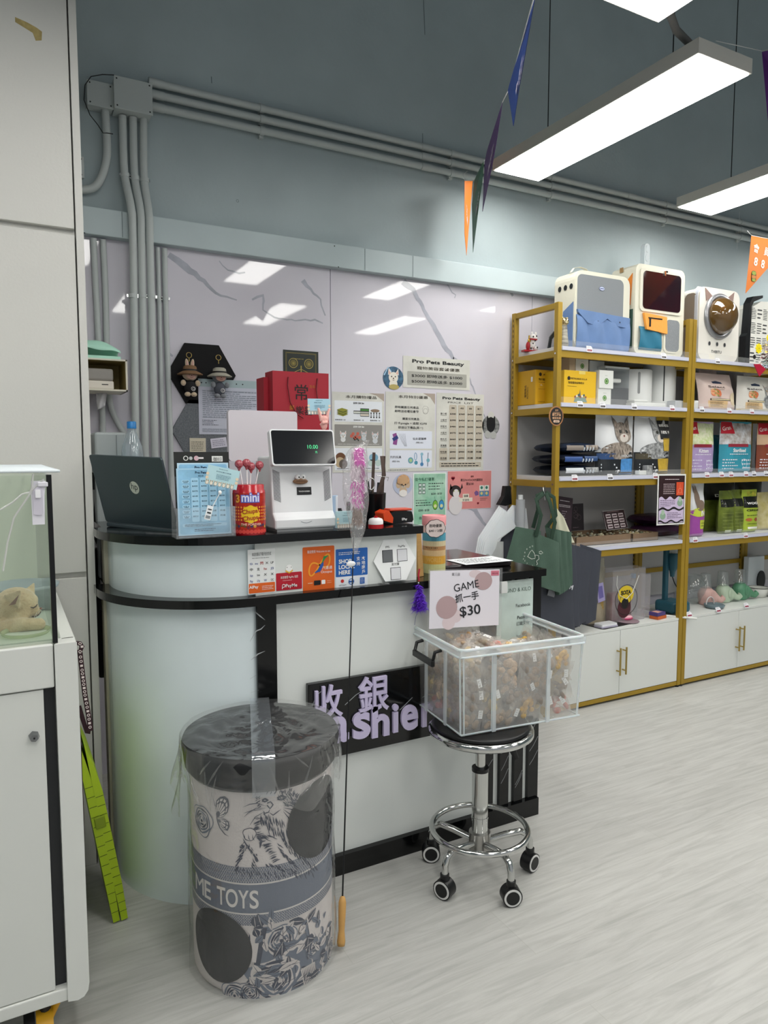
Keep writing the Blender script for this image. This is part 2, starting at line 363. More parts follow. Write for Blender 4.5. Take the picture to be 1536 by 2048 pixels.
def jbox(px0, py0, px1, py1, y, d, label):
    a = at(px0, py0, Y=y); b = at(px1, py1, Y=y); t = thing('junction_box', label, 'junction box', ((a.x+b.x)/2, y, b.z))
    MB().box(a.x, y+.006, b.z, b.x, YW-.001, a.z, M_pipe, .003).build('body', t)
    mb = MB().box(a.x-.002, y, b.z-.002, b.x+.002, y+.006, a.z+.002, M_pipe, .002); mb.M = wallf(0, y-.0004, 0)
    for sx in (a.x+.009, b.x-.009):
        for sz in (a.z-.009, b.z+.009): mb.disc(sx, sz, .0032, C('1c2022'), 0, n=10)
    mb.build('cover', t)
jbox(228, 150, 305, 230, 3.03, .08, 'large square grey junction box where conduit pipes meet')
jbox(174, 158, 227, 218, 3.06, .08, 'small grey junction box left of the larger one')
jbox(155, 312, 168, 355, 3.09, .03, 'narrow grey switch box half hidden by the tall cabinet')
def pipe(pxs, Y, r, label, group, clips=(), n=10):
    pts = []
    for p in pxs: pts.append(at(p[0], p[1], Y=(p[2] if len(p) > 2 else Y)))
    # smooth with catmull-rom
    Q = []
    for i in range(len(pts)-1):
        a = pts[max(0, i-1)]; b = pts[i]; c = pts[i+1]; d = pts[min(len(pts)-1, i+2)]
        for k in range(6): u = k/6; Q.append(.5*((2*b)+(c-a)*u+(2*a-5*b+4*c-d)*u*u+(3*b-a-3*c+d)*u**3))
    Q.append(pts[-1]); mb = MB().tube(Q, r, M_pipe, n)
    for (x, y, yy) in clips:
        p = at(x, y, Y=yy); mb.cyl(p-Vector((0, 0, .008)), p+Vector((0, 0, .008)), r+.0012, M_pipe, n=12); mb.box(p.x-r-.006, p.y-.001, p.z-.005, p.x+r+.006, p.y+.003, p.z+.005, M_chrome)
    return tag(mb.build('conduit_pipe'), label, 'pipe', group)
G = 'upright conduit pipes beside the tall cabinet'
pipe([(245, 232, 3.085), (249, 345, 3.085), (262, 415, 3.03), (266, 480, 3.03), (271, 860, 3.05), (271, 1000, 3.05)], 3, .0155, 'leftmost pipe of the three dropping from the large junction box', G, [(250, 350, 3.08), (265, 592, 3.035)])
pipe([(266, 235, 3.085), (269, 350, 3.085), (281, 425, 3.03), (283, 490, 3.03), (290, 870, 3.05), (291, 1000, 3.05)], 3, .0155, 'middle pipe of the three dropping from the large junction box', G, [(270, 356, 3.08), (285, 592, 3.035)])
pipe([(287, 237, 3.085), (288, 355, 3.085), (298, 430, 3.03), (300, 500, 3.03), (309, 880, 3.05), (311, 1000, 3.05)], 3, .0155, 'rightmost pipe of the three dropping from the large junction box', G, [(289, 360, 3.08), (303, 593, 3.035)])
pipe([(315, 495, 3.085), (318, 600, 3.085), (325, 880, 3.085), (327, 1000, 3.085)], 3, .0095, 'thinner upright pipe below the trunking, left of the poster wall', G, [(317, 596, 3.085)])
pipe([(329, 497, 3.085), (331, 600, 3.085), (341, 880, 3.085), (343, 1000, 3.085)], 3, .0115, 'last upright pipe to the right, beside the black hexagon board', G, [(331, 597, 3.085)])
pipe([(187, 477, 3.085), (192, 580, 3.085), (198, 700, 3.085), (205, 830, 3.085), (206, 1000, 3.085)], 3, .012, 'upright pipe nearest the tall cabinet, passing behind the mint bag', G)
pipe([(206, 480, 3.085), (211, 580, 3.085), (214, 700, 3.085), (218, 790, 3.085), (228, 830, 3.085), (248, 865, 3.085), (262, 880, 3.085)], 3, .012, 'pipe that bends to the right below the cube shelf', G)
pipe([(210, 215, 3.09), (213, 260, 3.09), (214, 310, 3.09), (205, 350, 3.09), (188, 375, 3.09), (160, 380, 3.09)], 3, .0155, 'curved grey pipe bending left from the small junction box', 'bent conduit')
mb = MB(); mb.tube([at(x, y, Y=3.03) for x, y in ((228, 150), (205, 149), (182, 153), (170, 170), (168, 200), (180, 230), (196, 250), (206, 266), (214, 266), (226, 268))], .0018, M_black, 6)
tag(mb.build('cable'), 'thin black cable looped around the small junction box', 'cable')
# ---------------------------------------------------------------- ceiling light panels
M_emit = mat('light_diffuser', 'fffdf8', .5, emit=LIGHT_POWER); M_house = mat('light_housing', 'c8c6bf', .5)
def lamp(x0, y0, x1, y1, label, bracket=False):
    z = 2.70; t = thing('ceiling_light', label, 'ceiling light', ((x0+x1)/2, (y0+y1)/2, z), 'long suspended light panels')
    MB().box(x0-.008, y0-.008, z+.004, x1+.008, y1+.008, z+.055, M_house).build('housing', t)
    MB().box(x0, y0, z, x1, y1, z+.0035, M_emit).build('diffuser', t)
    for yy in (y0+.22, y1-.22): MB().cyl(((x0+x1)/2, yy, z+.055), ((x0+x1)/2, yy, 4.8), .0025, M_black, n=6).build('suspension_wire', t)
    if bracket:
        MB().box(x0+.13, y0+.05, z+.055, x0+.20, y0+.14, z+.10, M_house).build('bracket', t)
    return t
lamp(2.151, 1.733, 2.42, 2.868, 'suspended light panel seen whole, its near end right of centre', True)
lamp(3.36, 1.66, 3.63, 2.80, 'suspended light panel cut by the right edge of the photo')
lamp(1.615, .53, 1.878, 1.665, 'suspended light panel of which only a corner shows at the top')
for i, (x, y) in enumerate(((2.85, .53), (4.1, .53), (.35, .53), (4.6, 1.7), (-.9, .53), (1.0, -1.2), (2.3, -1.2), (3.6, -1.2), (-.3, -1.2))):
    lamp(x, y, x+.26, y+1.135, 'suspended light panel outside the photo, over the shop floor')
p = [at(1340, 32, Y=1.70), at(1352, 60, Y=1.78), at(1372, 80, Y=1.85), at(1410, 88, Y=1.85)]
for q in p: q.z = max(q.z, 2.73)
p[-1].z = 2.79
tag(MB().tube([(1.80, 1.60, 2.76)]+[tuple(q) for q in p[1:]]+[(2.28, 1.80, 2.785)], .013, mat('grey_hose', '6b6a68', .6), 10).build('flexible_conduit'), 'grey flexible conduit sagging between two suspended light panels', 'cable')
# ================================================================ RECEPTION COUNTER
CT = 1.112      # counter top surface
def arc(cx, cy, r, a0, a1, n=44): return [(cx+r*cos(radians(a0+(a1-a0)*i/n)), cy+r*sin(radians(a0+(a1-a0)*i/n))) for i in range(n+1)]
t = thing('reception_counter', 'white reception counter with a rounded left end and black marble ledges', 'counter', (.95, 2.2, 0))
M_cf = mat('counter_white', 'dfe3e0', .25, var=.02, vscale=3); M_cc = mat('curved_panel', 'dde8eb', .16, var=.04, vscale=4)
ccx, ccy = .645, 2.36
def curved(z0, z1, r, m, name, th=.02):
    o = arc(ccx, ccy, r, 180, 270); i = arc(ccx, ccy, r-th, 270, 180)
    o = [(o[0][0], 2.45)]+o; i = i+[(i[-1][0], 2.45)]
    return MB().prism(o+i, z0, z1, m, True).build(name, t)
curved(0, .905, .365, M_cc, 'curved_panel'); curved(.93, 1.087, .355, M_cc, 'curved_panel')
for z0, z1, r in ((.0, .905, .365), (.93, 1.087, .355)):
    MB().box(max(.2725, ccx-r-.012), 2.40, z0, ccx-r+.004, 2.46, z1, mat('beige_edging', 'b9b3a0', .4)).build('edge_trim', t)
def slab(z0, z1, r, x1, front, back, m, name):
    pts = arc(ccx, ccy, r, 180, 270)+[(x1, front), (x1, back), (.275, back), (.275, 2.408), (ccx-r, 2.408)]
    return MB().prism(pts, z0, z1, m).build(name, t, bevel=.003)
slab(1.087, CT, .395, 1.205, ccy-.395, 2.62, M_blackm, 'counter_top')
slab(.905, .93, .40, 1.725, ccy-.40, 2.50, M_blackm, 'ledge')
MB().box(.645, 1.995, .93, 1.196, 2.02, 1.087, M_cf).build('upper_front', t)
MB().box(1.18, 2.02, .93, 1.196, 2.6, 1.087, M_cf).build('upper_side', t)
MB().box(.705, 1.995, .06, 1.46, 2.02, .905, M_cf).build('front_panel', t)
mb = MB().box(.645, 1.985, 0, .705, 2.02, .905, M_blackm)
mb.M = wallf(0, 1.9845, 0)
for pts in ([(500, 1283), (512, 1262), (522, 1258), (530, 1250)], [(508, 1222), (520, 1232), (530, 1240)], [(502, 1320), (516, 1308), (530, 1302)], [(500, 1358), (512, 1350)], [(502, 1385), (518, 1380)]):
    q = [at(x, y, Y=1.985) for x, y in pts]; mb.stroke([(p.x, p.z) for p in q], .004, M_bvein, 0, taper=True)
mb.build('marble_strip', t)
mb = MB().box(.705, 1.975, 0, 1.72, 2.02, .065, M_blackm); mb.build('kick_strip', t)
# striped panel at the right end
MB().box(1.46, 2.0, .065, 1.72, 2.02, .905, M_cf).build('striped_backing', t)
for k, (x0, x1) in enumerate(((1.455, 1.515), (1.545, 1.585), (1.61, 1.65), (1.675, 1.722))):
    mb = MB().box(x0, 1.985, .06, x1, 2.0, .905, M_blackm); mb.M = wallf(0, 1.9845, 0); rr = random.Random(k)
    for j in range(5):
        z = rr.uniform(.1, .5); mb.stroke([(x0+.005, z), ((x0+x1)/2, z+.02), (x1-.003, z+.05)], .0016, M_bvein, 0)
    mb.build('stripe', t)
MB().box(1.70, 2.02, .0, 1.722, 2.5, .905, M_blackm).build('end_panel', t)
MB().box(.29, 2.44, 0, .315, 2.60, 1.087, M_black).build('inner_side', t)
# sign board with raised letters (part of the counter front)
M_let = mat('lilac_letter', 'c9c0e0', .4)
a = at(593, 1383, Y=1.985); b = at(880, 1470, Y=1.985)
sg = thing('cashier_sign', 'black marble sign with raised lilac letters on the counter front', 'sign', ((a.x+1.33)/2, 1.985, .43))
zt, zb = .642, .395
mb = MB().box(.80, 1.975, zb, 1.33, 1.994, zt, M_blackm); mb.M = wallf(0, 1.9745, 0)
for pts in ([(610, 1420), (632, 1392), (648, 1378)], [(690, 1410), (712, 1390), (760, 1360)], [(720, 1400), (745, 1385)], [(800, 1420), (825, 1395)], [(845, 1395), (870, 1380)]):
    q = [at(x, y, Y=1.974) for x, y in pts]; mb.stroke([(min(1.32, max(.81, p.x)), min(zt-.01, max(zb+.01, p.z))) for p in q], .0022, M_bvein, 0)
mb.build('board', sg, bevel=.002)
def letter(ch, px0, px1, pyt, pyb, bold):
    A = at(px0, pyt, Y=1.965); B = at(px1, pyb, Y=1.965); vs, fs, x0, x1 = textmesh(ch, bold)
    ys = [v.y for v in vs]; h = max(ys)-min(ys); k = (A.z-B.z)/h
    mb = MB(wallf(0, 1.974, 0)); mb.text(ch, (A.x+B.x)/2, B.z-min(ys)*k, k, M_let, 0, bold=bold, width=(B.x-A.x), ext=.010)
    mb.build('letter', sg)
letter('收', 628, 686, 1376, 1432, .014); letter('銀', 718, 778, 1357, 1420, .012)
for ch, x0, x1, y0, y1 in (('C', 612, 655, 1432, 1488), ('a', 662, 698, 1436, 1482), ('s', 706, 741, 1428, 1474), ('h', 744, 779, 1414, 1470), ('i', 786, 797, 1410, 1464), ('e', 803, 836, 1414, 1457), ('r', 845, 868, 1408, 1450)):
    letter(ch, x0, x1, y0, y1, .028)
# ---------------------------------------------------------------- stickers on the counter upper front
def sheet(name, label, cat, x0, y0, x1, y1, Y, m, fn=None, group=None, th=.0008, r=0, nx=None):
    """a printed sheet facing the room between photo corners (x0,y0) and (x1,y1) on the plane Y"""
    A = at(x0, y0, Y=Y); B = at(x1, y1, Y=Y); w_, h_ = B.x-A.x, A.z-B.z
    mb = MB(wallf(A.x, Y, B.z))
    if r: mb.rrect(0, 0, w_, h_, r, 0, th, m)
    else: mb.box(0, 0, 0, w_, h_, th, m)
    mb.M = mb.M @ Matrix.Translation((0, 0, th))
    if fn: fn(mb, w_, h_)
    return tag(mb.build(name), label, cat, group)
W_, K_ = 'eef0ee', '15171a'
def f_pay(mb, w, h):
    mb.text('本店支援以下電子支付方式', w*.5, h*.86, h*.085, K_, width=w*.7); mb.lines(w*.16, h*.79, w*.84, h*.82, 1, '777777')
    R = random.Random(3)
    for j, row in enumerate((['VISA', 'mc', '閃', 'X', 'UP'], ['中', '支', 'Pass', 'JCB'], ['Alipay', 'Union', 'X', 'X'], ['Pay', 'G Pay', 'W', 'OC'])):
        for i, c in enumerate(row): mb.text(c, w*(.12+.76*i/(len(row)-1)), h*(.66-.13*j), h*.07, R.choice((K_, '2d4b8e', 'b03030', K_)), width=w*.11, bold=.01)
    mb.rrect(w*.02, h*.02, w*.98, h*.24, h*.02, .0004, None, C('e0641e')); mb.text('AlPay', w*.2, h*.13, h*.09, W_, bold=.02); mb.lines(w*.5, h*.07, w*.92, h*.18, 3, W_)
sheet('payment_sticker', 'white payment methods sticker with an orange strip, leftmost on the counter', 'sticker', 495, 1100, 551, 1184, 1.9945, C('e9ebea'), f_pay, r=.002)
def f_pm(mb, w, h):
    mb.text('本店接受 PayMe 收款', w*.5, h*.68, h*.17, W_, width=w*.68); mb.lines(w*.25, h*.52, w*.75, h*.6, 1, 'f0c8c8')
    mb.text('PayMe', w*.58, h*.16, h*.27, W_, bold=.01); mb.ring(w*.28, h*.26, w*.065, W_, w*.022); mb.rect(w*.215, h*.08, w*.24, h*.28, W_)
    mb.disc(w*.5, h*1.25, w*.13, 'f2f2f0', .0006); mb.stroke([(w*.36, h*1.12), (w*.5, h*.98), (w*.64, h*1.12)], w*.05, 'e9b23a', .001)
    for sx in (.42, .58): mb.disc(w*sx, h*1.3, w*.015, K_, .001)
sheet('payment_sticker', 'red payment sticker with a small white mascot peeking over it', 'sticker', 552, 1147, 604, 1177, 1.9945, C('b5172c'), f_pm, r=.003)
def f_oct(mb, w, h):
    mb.text('歡迎使用 Welcome to use', w*.5, h*.87, h*.07, W_, width=w*.72)
    o = [(w*(.52+.33*cos(a)*1.0), h*(.60+.13*sin(2*a)+.12*cos(a))) for a in [2*pi*i/40 for i in range(41)]]
    mb.stroke(o, w*.045, 'f0a030', .001); mb.stroke([(w*.36, h*.44), (w*.5, h*.48), (w*.6, h*.6), (w*.64, h*.66)], w*.11, '2a56a8', .0016, taper=True)
    mb.stroke([(w*.6, h*.64), (w*.68, h*.76), (w*.8, h*.79)], w*.09, '2f8a48', .0018, taper=True)
    mb.text('八達通', w*.76, h*.5, h*.08, W_); mb.text('Octopus', w*.74, h*.42, h*.075, W_)
    mb.rrect(w*.34, h*.17, w*.55, h*.27, .002, .001, None, C(K_)); mb.rrect(w*.58, h*.18, w*.70, h*.27, .002, .001, None, C('f4f4f4')); mb.lines(w*.76, h*.18, w*.9, h*.26, 2, 'f0d0b0')
    mb.rect(w*.15, h*.215, w*.3, h*.23, 'f0c8a0'); mb.lines(w*.15, h*.05, w*.5, h*.08, 1, 'a03c10')
sheet('payment_sticker', 'orange payment sticker with a twisted loop emblem', 'sticker', 605, 1095, 669, 1182, 1.9945, C('e0641e'), f_oct, r=.004)
def f_shop(mb, w, h):
    mb.rrect(0, h*.30, w, h, .003, .0003, None, C('2463b4')); mb.lines(w*.09, h*.84, w*.75, h*.93, 2, W_)
    for i, s in enumerate(('SHOP', 'LOCAL', 'HERE')): mb.text(s, w*.09, h*(.64-.14*i), h*.14, W_, align='l', bold=.03)
    for i, c in enumerate('本地商戶'): mb.text(c, w*.86, h*(.69-.115*i), h*.11, W_, bold=.01)
    for i, c in enumerate('支持'): mb.text(c, w*.70, h*(.69-.13*i), h*.11, W_, bold=.01)
    mb.disc(w*.2, h*.19, w*.05, 'c23030'); mb.text('VIETNAM', w*.2, h*.07, h*.05, K_); mb.ring(w*.48, h*.16, w*.09, '2463b4', w*.02)
    mb.rect(w*.4, h*.14, w*.56, h*.18, '2463b4'); mb.rect(w*.75, h*.08, w*.9, h*.24, '2463b4'); mb.lines(w*.77, h*.1, w*.88, h*.22, 3, W_, z=.0015)
sheet('shop_sticker', 'blue and white shop local sticker behind the teaser wand', 'sticker', 671, 1099, 735, 1172, 1.9945, C('e9eef4'), f_shop, r=.003)
# hexagonal acrylic code sign (codes themselves left out)
A = at(791, 1130, Y=1.985); mb = MB(FR((A.x, 1.985, .931), (1, 0, 0), (0, .10, 1)))
hx = [(.078*cos(radians(60*i)), .072+.0775*sin(radians(60*i))) for i in range(6)]
mb.prism(hx, 0, .004, C('f1f3f3', .3)); mb.M = mb.M @ Matrix.Translation((0, 0, .004))
mb.text('FPS', -.026, .112, .010, K_); mb.text('PayMe', .026, .112, .010, K_); mb.text('支付寶', 0, .055, .010, K_)
for x, y, c in ((-.027, .086, '6a6d70'), (.027, .086, 'd9dade'), (0, .028, 'd9dade')):
    mb.rect(x-.019, y-.020, x+.019, y+.020, K_, .0006); mb.rect(x-.0175, y-.0185, x+.0175, y+.0185, c, .0012)
mb.build('sign_plate', t2 := thing('payment_code_stand', 'white hexagonal acrylic stand on the black ledge of the counter', 'sign', (A.x, 1.985, .931)))
MB().box(A.x-.06, 1.96, .93, A.x-.035, 2.0, .934, M_acry).build('foot', t2)
# ================================================================ ITEMS ON THE COUNTER
# laptop: lid seen from the back, the keyboard half behind it
t = thing('laptop', 'dark grey laptop seen from behind, open on the rounded counter end', 'laptop', (.37, 2.3, CT))
bl, br = at(212, 1043, Y=2.42), at(354, 1063, Y=2.15); br.z = max(br.z, CT+.008); bl.z = max(bl.z, CT+.008); tl = at(188, 908, Y=2.36)
tr = at(337, 918, Y=2.09)
M, w_, h_ = quadf(bl, br, tl); h_ = .222
mb = MB(M); mb.rrect(0, 0, w_, h_, .008, -.007, 0, mat('laptop_shell', '3a474d', .38)); lid = mb.build('lid', t, bevel=.0015)
mb = MB(M @ Matrix.Translation((w_*.55, h_*.56, .0004))); mb.disc(0, 0, .020, mat('logo_chrome', 'd0d4c8', .25), 0, n=32); mb.text('hp', 0, -.006, .030, C('20282c'), .0005, rot=radians(-6)); mb.build('logo', lid)
dn = (Vector(br)-Vector(bl)).normalized(); bk = Vector((-dn.y, dn.x, 0)).normalized(); bk = bk if bk.x > 0 else -bk
mb = MB(FR((bl.x, bl.y, CT+.001), dn, bk)); mb.box(0, 0, 0, w_, .20, .014, mat('laptop_shell'), .004)
kb = mb.build('base', t)
mb = MB(FR((bl.x, bl.y, CT+.0155), dn, bk))
for i in range(14):
    for j in range(5): mb.box(.02+i*(w_-.04)/14, .03+j*.018, 0, .02+(i+.85)*(w_-.04)/14, .045+j*.018, .0015, M_black)
mb.build('keyboard', kb)
# brochure holder with price lists
t = thing('brochure_holder', 'clear acrylic holder with black board and blue price lists', 'brochure holder', (.55, 1.99, CT))
A = at(352, 1080, Y=1.985); Bx = at(470, 1080, Y=1.985).x
MB().box(A.x, 1.975, CT+.001, Bx, 1.978, CT+.085, M_acry).box(A.x, 2.035, CT, Bx, 2.038, CT+.17, M_acry).box(A.x, 1.975, CT, Bx, 2.038, CT+.003, M_acry).box(A.x, 1.975, CT, A.x+.0025, 2.038, CT+.085, M_acry).box(Bx-.0025, 1.975, CT, Bx, 2.038, CT+.085, M_acry).build('holder', t)
M, w_, h_ = quadf((at(354, 1065, Y=2.03).x, 2.03, CT+.004), (at(464, 1065, Y=2.03).x, 2.03, CT+.004), (at(354, 905, Y=2.05).x, 2.05, at(400, 904, Y=2.05).z))
mb = MB(M); mb.box(0, 0, -.002, w_, h_, 0, C('1b1c1a')); mb.M = M @ Matrix.Translation((0, 0, 0))
mb.ring(w_*.21, h_-.018, .007, 'e8e8e4', .002); mb.disc(w_*.30, h_-.018, .005, 'b8bcbc'); mb.disc(w_*.40, h_-.018, .007, 'd8b0b8'); mb.rect(w_*.40, h_-.020, w_*.53, h_-.015, 'e8e0e0')
mb.rect(w_*.68, h_-.028, w_*.88, h_-.012, 'e8e8e4'); mb.text('御印', w_*.78, h_-.026, .013, K_, z=.002)
mb.build('backing_board', t)
def pricelist(mb, w, h, ink, cell, head, n=8):
    mb.text('Pro Pets', w*.45, h*.92, h*.05, ink, bold=.03); mb.text('價目表', w*.45, h*.875, h*.028, ink)
    rows = ('短毛幼貓', '短毛貓', '長毛幼貓', '長毛貓', '小型犬', '中型犬', '剪毛造型', '大型犬')
    for c in range(5):
        x = w*(.09+.17*c); mb.rrect(x, h*.20, x+w*.14, h*.86, w*.03, .0008, None, C(cell)) if c else None
        for r in range(n):
            y = h*(.80-.075*r)
            if c == 0: mb.rrect(x, y-h*.02, x+w*.14, y+h*.03, w*.02, .0008, None, C(cell)); mb.text(rows[r], x+w*.07, y, h*.024, ink, z=.0018, width=w*.11); mb.rect(x+w*.03, y-h*.012, x+w*.11, y-h*.007, ink, .0018)
            else: mb.text('$%d' % (280+r*70+c*50) if (r < 6 or c < 3) else '另議', x+w*.07, y, h*.028, ink, z=.0018, width=w*.10)
    mb.rrect(w*.08, h*.125, w*.92, h*.175, w*.03, .0008, None, C(cell)); mb.lines(w*.12, h*.13, w*.88, h*.17, 2, ink, z=.0018)
    mb.lines(w*.3, h*.05, w*.7, h*.10, 2, ink)
for k, (x0, x1, yt, Y, dz) in enumerate(((359, 461, 926, 2.02, .003), (357, 463, 937, 2.005, .002))):
    bl = (at(x0, 1060, Y=Y).x, Y, CT+.005); br = (at(x1, 1060, Y=Y).x, Y, CT+.005); tp = at(x0, yt, Y=Y+.012)
    M, w_, h_ = quadf(bl, br, (bl[0], Y+.012, tp.z)); mb = MB(M); mb.box(0, 0, -.0006, w_, h_, 0, C('a9cfe6' if k else 'c0dcec')); 
    mb.rrect(w_*.03, h_*.02, w_*.97, h_*.98, .006, .0003, None, mat('sky_print', '8fc3e2', .5, var=.25, vscale=14))
    pricelist(mb, w_, h_, '1f3c55', 'a8d4ec', 'x')
    mb.build('price_list', t)
def card(mb, w, h, txt=True):
    mb.lines(w*.35, h*.85, w*.65, h*.93, 1, '3a6074'); mb.lines(w*.28, h*.70, w*.74, h*.80, 1, '3a6074')
    mb.lines(w*.3, h*.35, w*.75, h*.62, 4, '5a8094')
    R = random.Random(5)
    for i in range(7):
        x = w*(.06+.13*i); mb.disc(x, h*.10, h*.09, 'ece4d6', .0012, ry=h*.11); mb.ring(x, h*.10, h*.09, '6a6258', h*.012, .0015, ry=h*.11)
        for e in (-1, 1): mb.poly([(x+e*h*.08, h*.17), (x+e*h*.02, h*.2), (x+e*h*.07, h*.27)], C('d8b890'), .0014)
    for sx in (.03, .95):
        for j in range(2): mb.disc(w*sx, h*(.35+.2*j), h*.08, 'e8d4b8', .0012)
M = FR(at(409, 967, Y=1.962), at(472, 980, Y=1.962)-at(409, 967, Y=1.962), (-.05, 0, 1)); mb = MB(M); mb.box(0, 0, -.0005, .092, .054, 0, C('b9dbe2')); mb.M = M @ Matrix.Translation((0, 0, .0003)); card(mb, .092, .054)
tag(mb.build('name_card'), 'pale blue name card taped across the front price list', 'card')
# small syringe shaped charm hanging in front of the price list
q = [at(x, y, Y=1.958) for x, y in ((440, 985), (432, 1000), (426, 1012))]
mb = MB().tube(q, .0012, C('e8e8e8'), 6).ell(q[0], (.005, .004, .006), C('f2f2f0'), 10)
mb.M = FR(at(408, 1038, Y=1.96), at(421, 1041, Y=1.96)-at(408, 1038, Y=1.96), (.25, 0, 1)); mb.box(0, 0, 0, .017, .040, .002, C('eef2f4')); mb.rect(.002, .004, .015, .012, '8a9298', .003); mb.rect(.003, .018, .014, .022, '30383c', .003); mb.rect(.003, .028, .014, .031, '30383c', .003)
tag(mb.build('tag_charm'), 'small white tag hanging from a cord over the blue price list', 'charm')
# lollipop tin
tx = at(508, 1072, Z=CT); cx, cy = tx.x+.006, max(tx.y, 1.965)+.045; R0 = .047; zt = at(508, 968, Y=cy).z
t = thing('lollipop_tin', 'round red and yellow lollipop tin with four lollipops standing in it', 'tin', (cx, cy, CT))
Mred = mat('tin_red', 'b01020', .25, coat=.3)
MB().lathe((cx, cy, CT), [(R0-.002, 0), (R0, .003), (R0, zt-CT-.018), (R0-.003, zt-CT-.016), (R0-.003, zt-CT-.002), (R0-.006, zt-CT)], Mred, 40).build('body', t)
H_ = zt-CT; va = atan2(-cy, -cx)
def cylwrap(cx, cy, r, z, a0):      # local x = arc length, y = height, z = outwards ; a0 faces the viewer
    def W(p): a = a0+p[0]/r; return (cx+(r+p[2])*cos(a), cy+(r+p[2])*sin(a), z+p[1])
    return W
mb = MB(W=cylwrap(cx, cy, R0+.0005, CT, va))
mb.rect(-.075, .012, .075, H_-.024, mat('tin_print', 'c8361e', .25, col2='8a1420', vscale=60), 0, 24, 4)
for i in range(16):
    for j in range(5): mb.disc(-.068+i*.009, .045+j*.009, .003, 'e08a2a', .0006, n=8)
mb.text('mini', .004, H_-.048, .036, C('5a70c8'), .0009, bold=.09, width=.056); mb.text('mini', .004, H_-.048, .036, C('e6e4f4'), .0014, bold=.02, width=.050)
for i in range(8): mb.disc(.004+.016*cos(2*pi*i/8), H_*.42+.015*sin(2*pi*i/8), .011, 'e8c020', .001, n=14)
mb.disc(.004, H_*.42, .017, 'e8c020', .0012)
mb.text('Chupa', .003, H_*.44, .017, C('a01818'), .0016, bold=.02, rot=.1); mb.text('Chups', .004, H_*.31, .017, C('a01818'), .0016, bold=.02, rot=.1)
mb.text('THE FOREVER', .006, H_*.20, .009, C('e8b8a8'), .001, bold=.02, width=.06)
for i in range(12): mb.disc(-.06+i*.011, .011, .006, 'd04038', .0008, n=10)
for i in range(14): mb.disc(-.06+i*.0095, .026+random.uniform(-.004, .004), .0045, random.choice(('3a3050', '6a4a20', 'c89a30', '702030')), .0007, n=7)
mb.text('3', -.034, H_-.05, .03, C('e8a030'), .0012, bold=.04)
mb.build('label_print', t)
for x, y in ((478, 928), (493, 926), (502, 933), (519, 930)):
    yy = cy+random.uniform(-.02, .02); p = at(x, y, Y=yy)
    l = thing('lollipop', {478: 'leftmost lollipop in the red tin', 493: 'second lollipop from the left in the red tin', 502: 'third lollipop from the left, a little lower than its neighbours', 519: 'rightmost lollipop in the red tin'}[x], 'lollipop', tuple(p), 'lollipops in the tin')
    MB().cyl((cx+(p.x-cx)*.5, yy, zt-.03), p, .0018, C('eeeeee'), n=8).build('stick', l)
    mb = MB().ell(p, .0125, mat('wrapper', '8c1a34', .2, col2='c06a70', vscale=160, coat=.5), 14).cyl(p-Vector((0, 0, .02)), p-Vector((0, 0, .01)), .002, mat('wrapper'), r2=.006, n=8); mb.build('candy', l)
# point of sale terminal
t = thing('sales_terminal', 'white point of sale terminal with a tilted customer display', 'cash register', (.78, 2.1, CT))
Mw = mat('gloss_white', 'e6e8ea', .25)
A0 = at(549, 1068, Z=CT); A1 = at(674, 1054, Z=CT); yF = (A0.y+A1.y)/2; XL, XR = at(549, 1060, Y=yF).x, at(674, 1055, Y=yF).x
d = Vector((XR-XL, 0, 0)); MF = FR((XL, yF, CT), (1, 0, 0), (0, 1, 0)); Wd = XR-XL
def ploc(px, py, y): p = at(px, py, Y=yF+y); return (p.x, p.z-CT)
# body side profile: low front drawer, then a sloped neck going back and up
prof = [(0, .006), (0, .034), (.008, .044), (.020, .056), (.036, .19), (.045, .225), (.16, .225), (.20, .006)]
mb = MB(); L_ = [(XL+.002, yF+y, CT+z) for y, z in prof]; R_ = [(XR-.002, yF+y, CT+z) for y, z in prof]; n = len(prof)
mb.add(L_+R_, [tuple(range(n)), tuple(range(n, 2*n))[::-1]]+[(i, n+i, n+(i+1) % n, (i+1) % n) for i in range(n)], Mw)
mb.build('body', t, bevel=.006)
MB().box(XL+.01, yF+.005, CT, XR-.01, yF+.19, CT+.007, C('9a9c9e')).build('foot', t)
sl = Vector((0, .04, .12)).normalized()
MS = FR((XL, yF+.0205, CT+.060), (1, 0, 0), (0, .016, .134))
mb = MB(MS @ Matrix.Translation((0, 0, .0012)))
for k in range(22):
    y = .034+k*.0042
    if y < .13:
        mb.stroke([(.008, y+.004), (.030, y-.006)], .0015, C('3c4448'), 0); mb.stroke([(Wd-.032, y-.006), (Wd-.010, y+.004)], .0015, C('3c4448'), 0)
mb.build('speaker_grille', t)
mb = MB(MS @ Matrix.Translation((Wd*.52, .038, .0015))); mb.rect(-.024, .010, .024, .034, K_, 0); mb.text('TOUCH SCREEN', 0, .019, .005, W_, .0008, bold=.02)
mb.build('badge', t)
mb = MB(wallf(XL+Wd*.5, yF-.0005, CT+.024)); mb.stroke([(-.018, .004), (-.008, 0), (0, -.001), (.008, 0), (.018, .004)], .0018, C('8a9094'), 0); mb.build('drawer_pull', t)
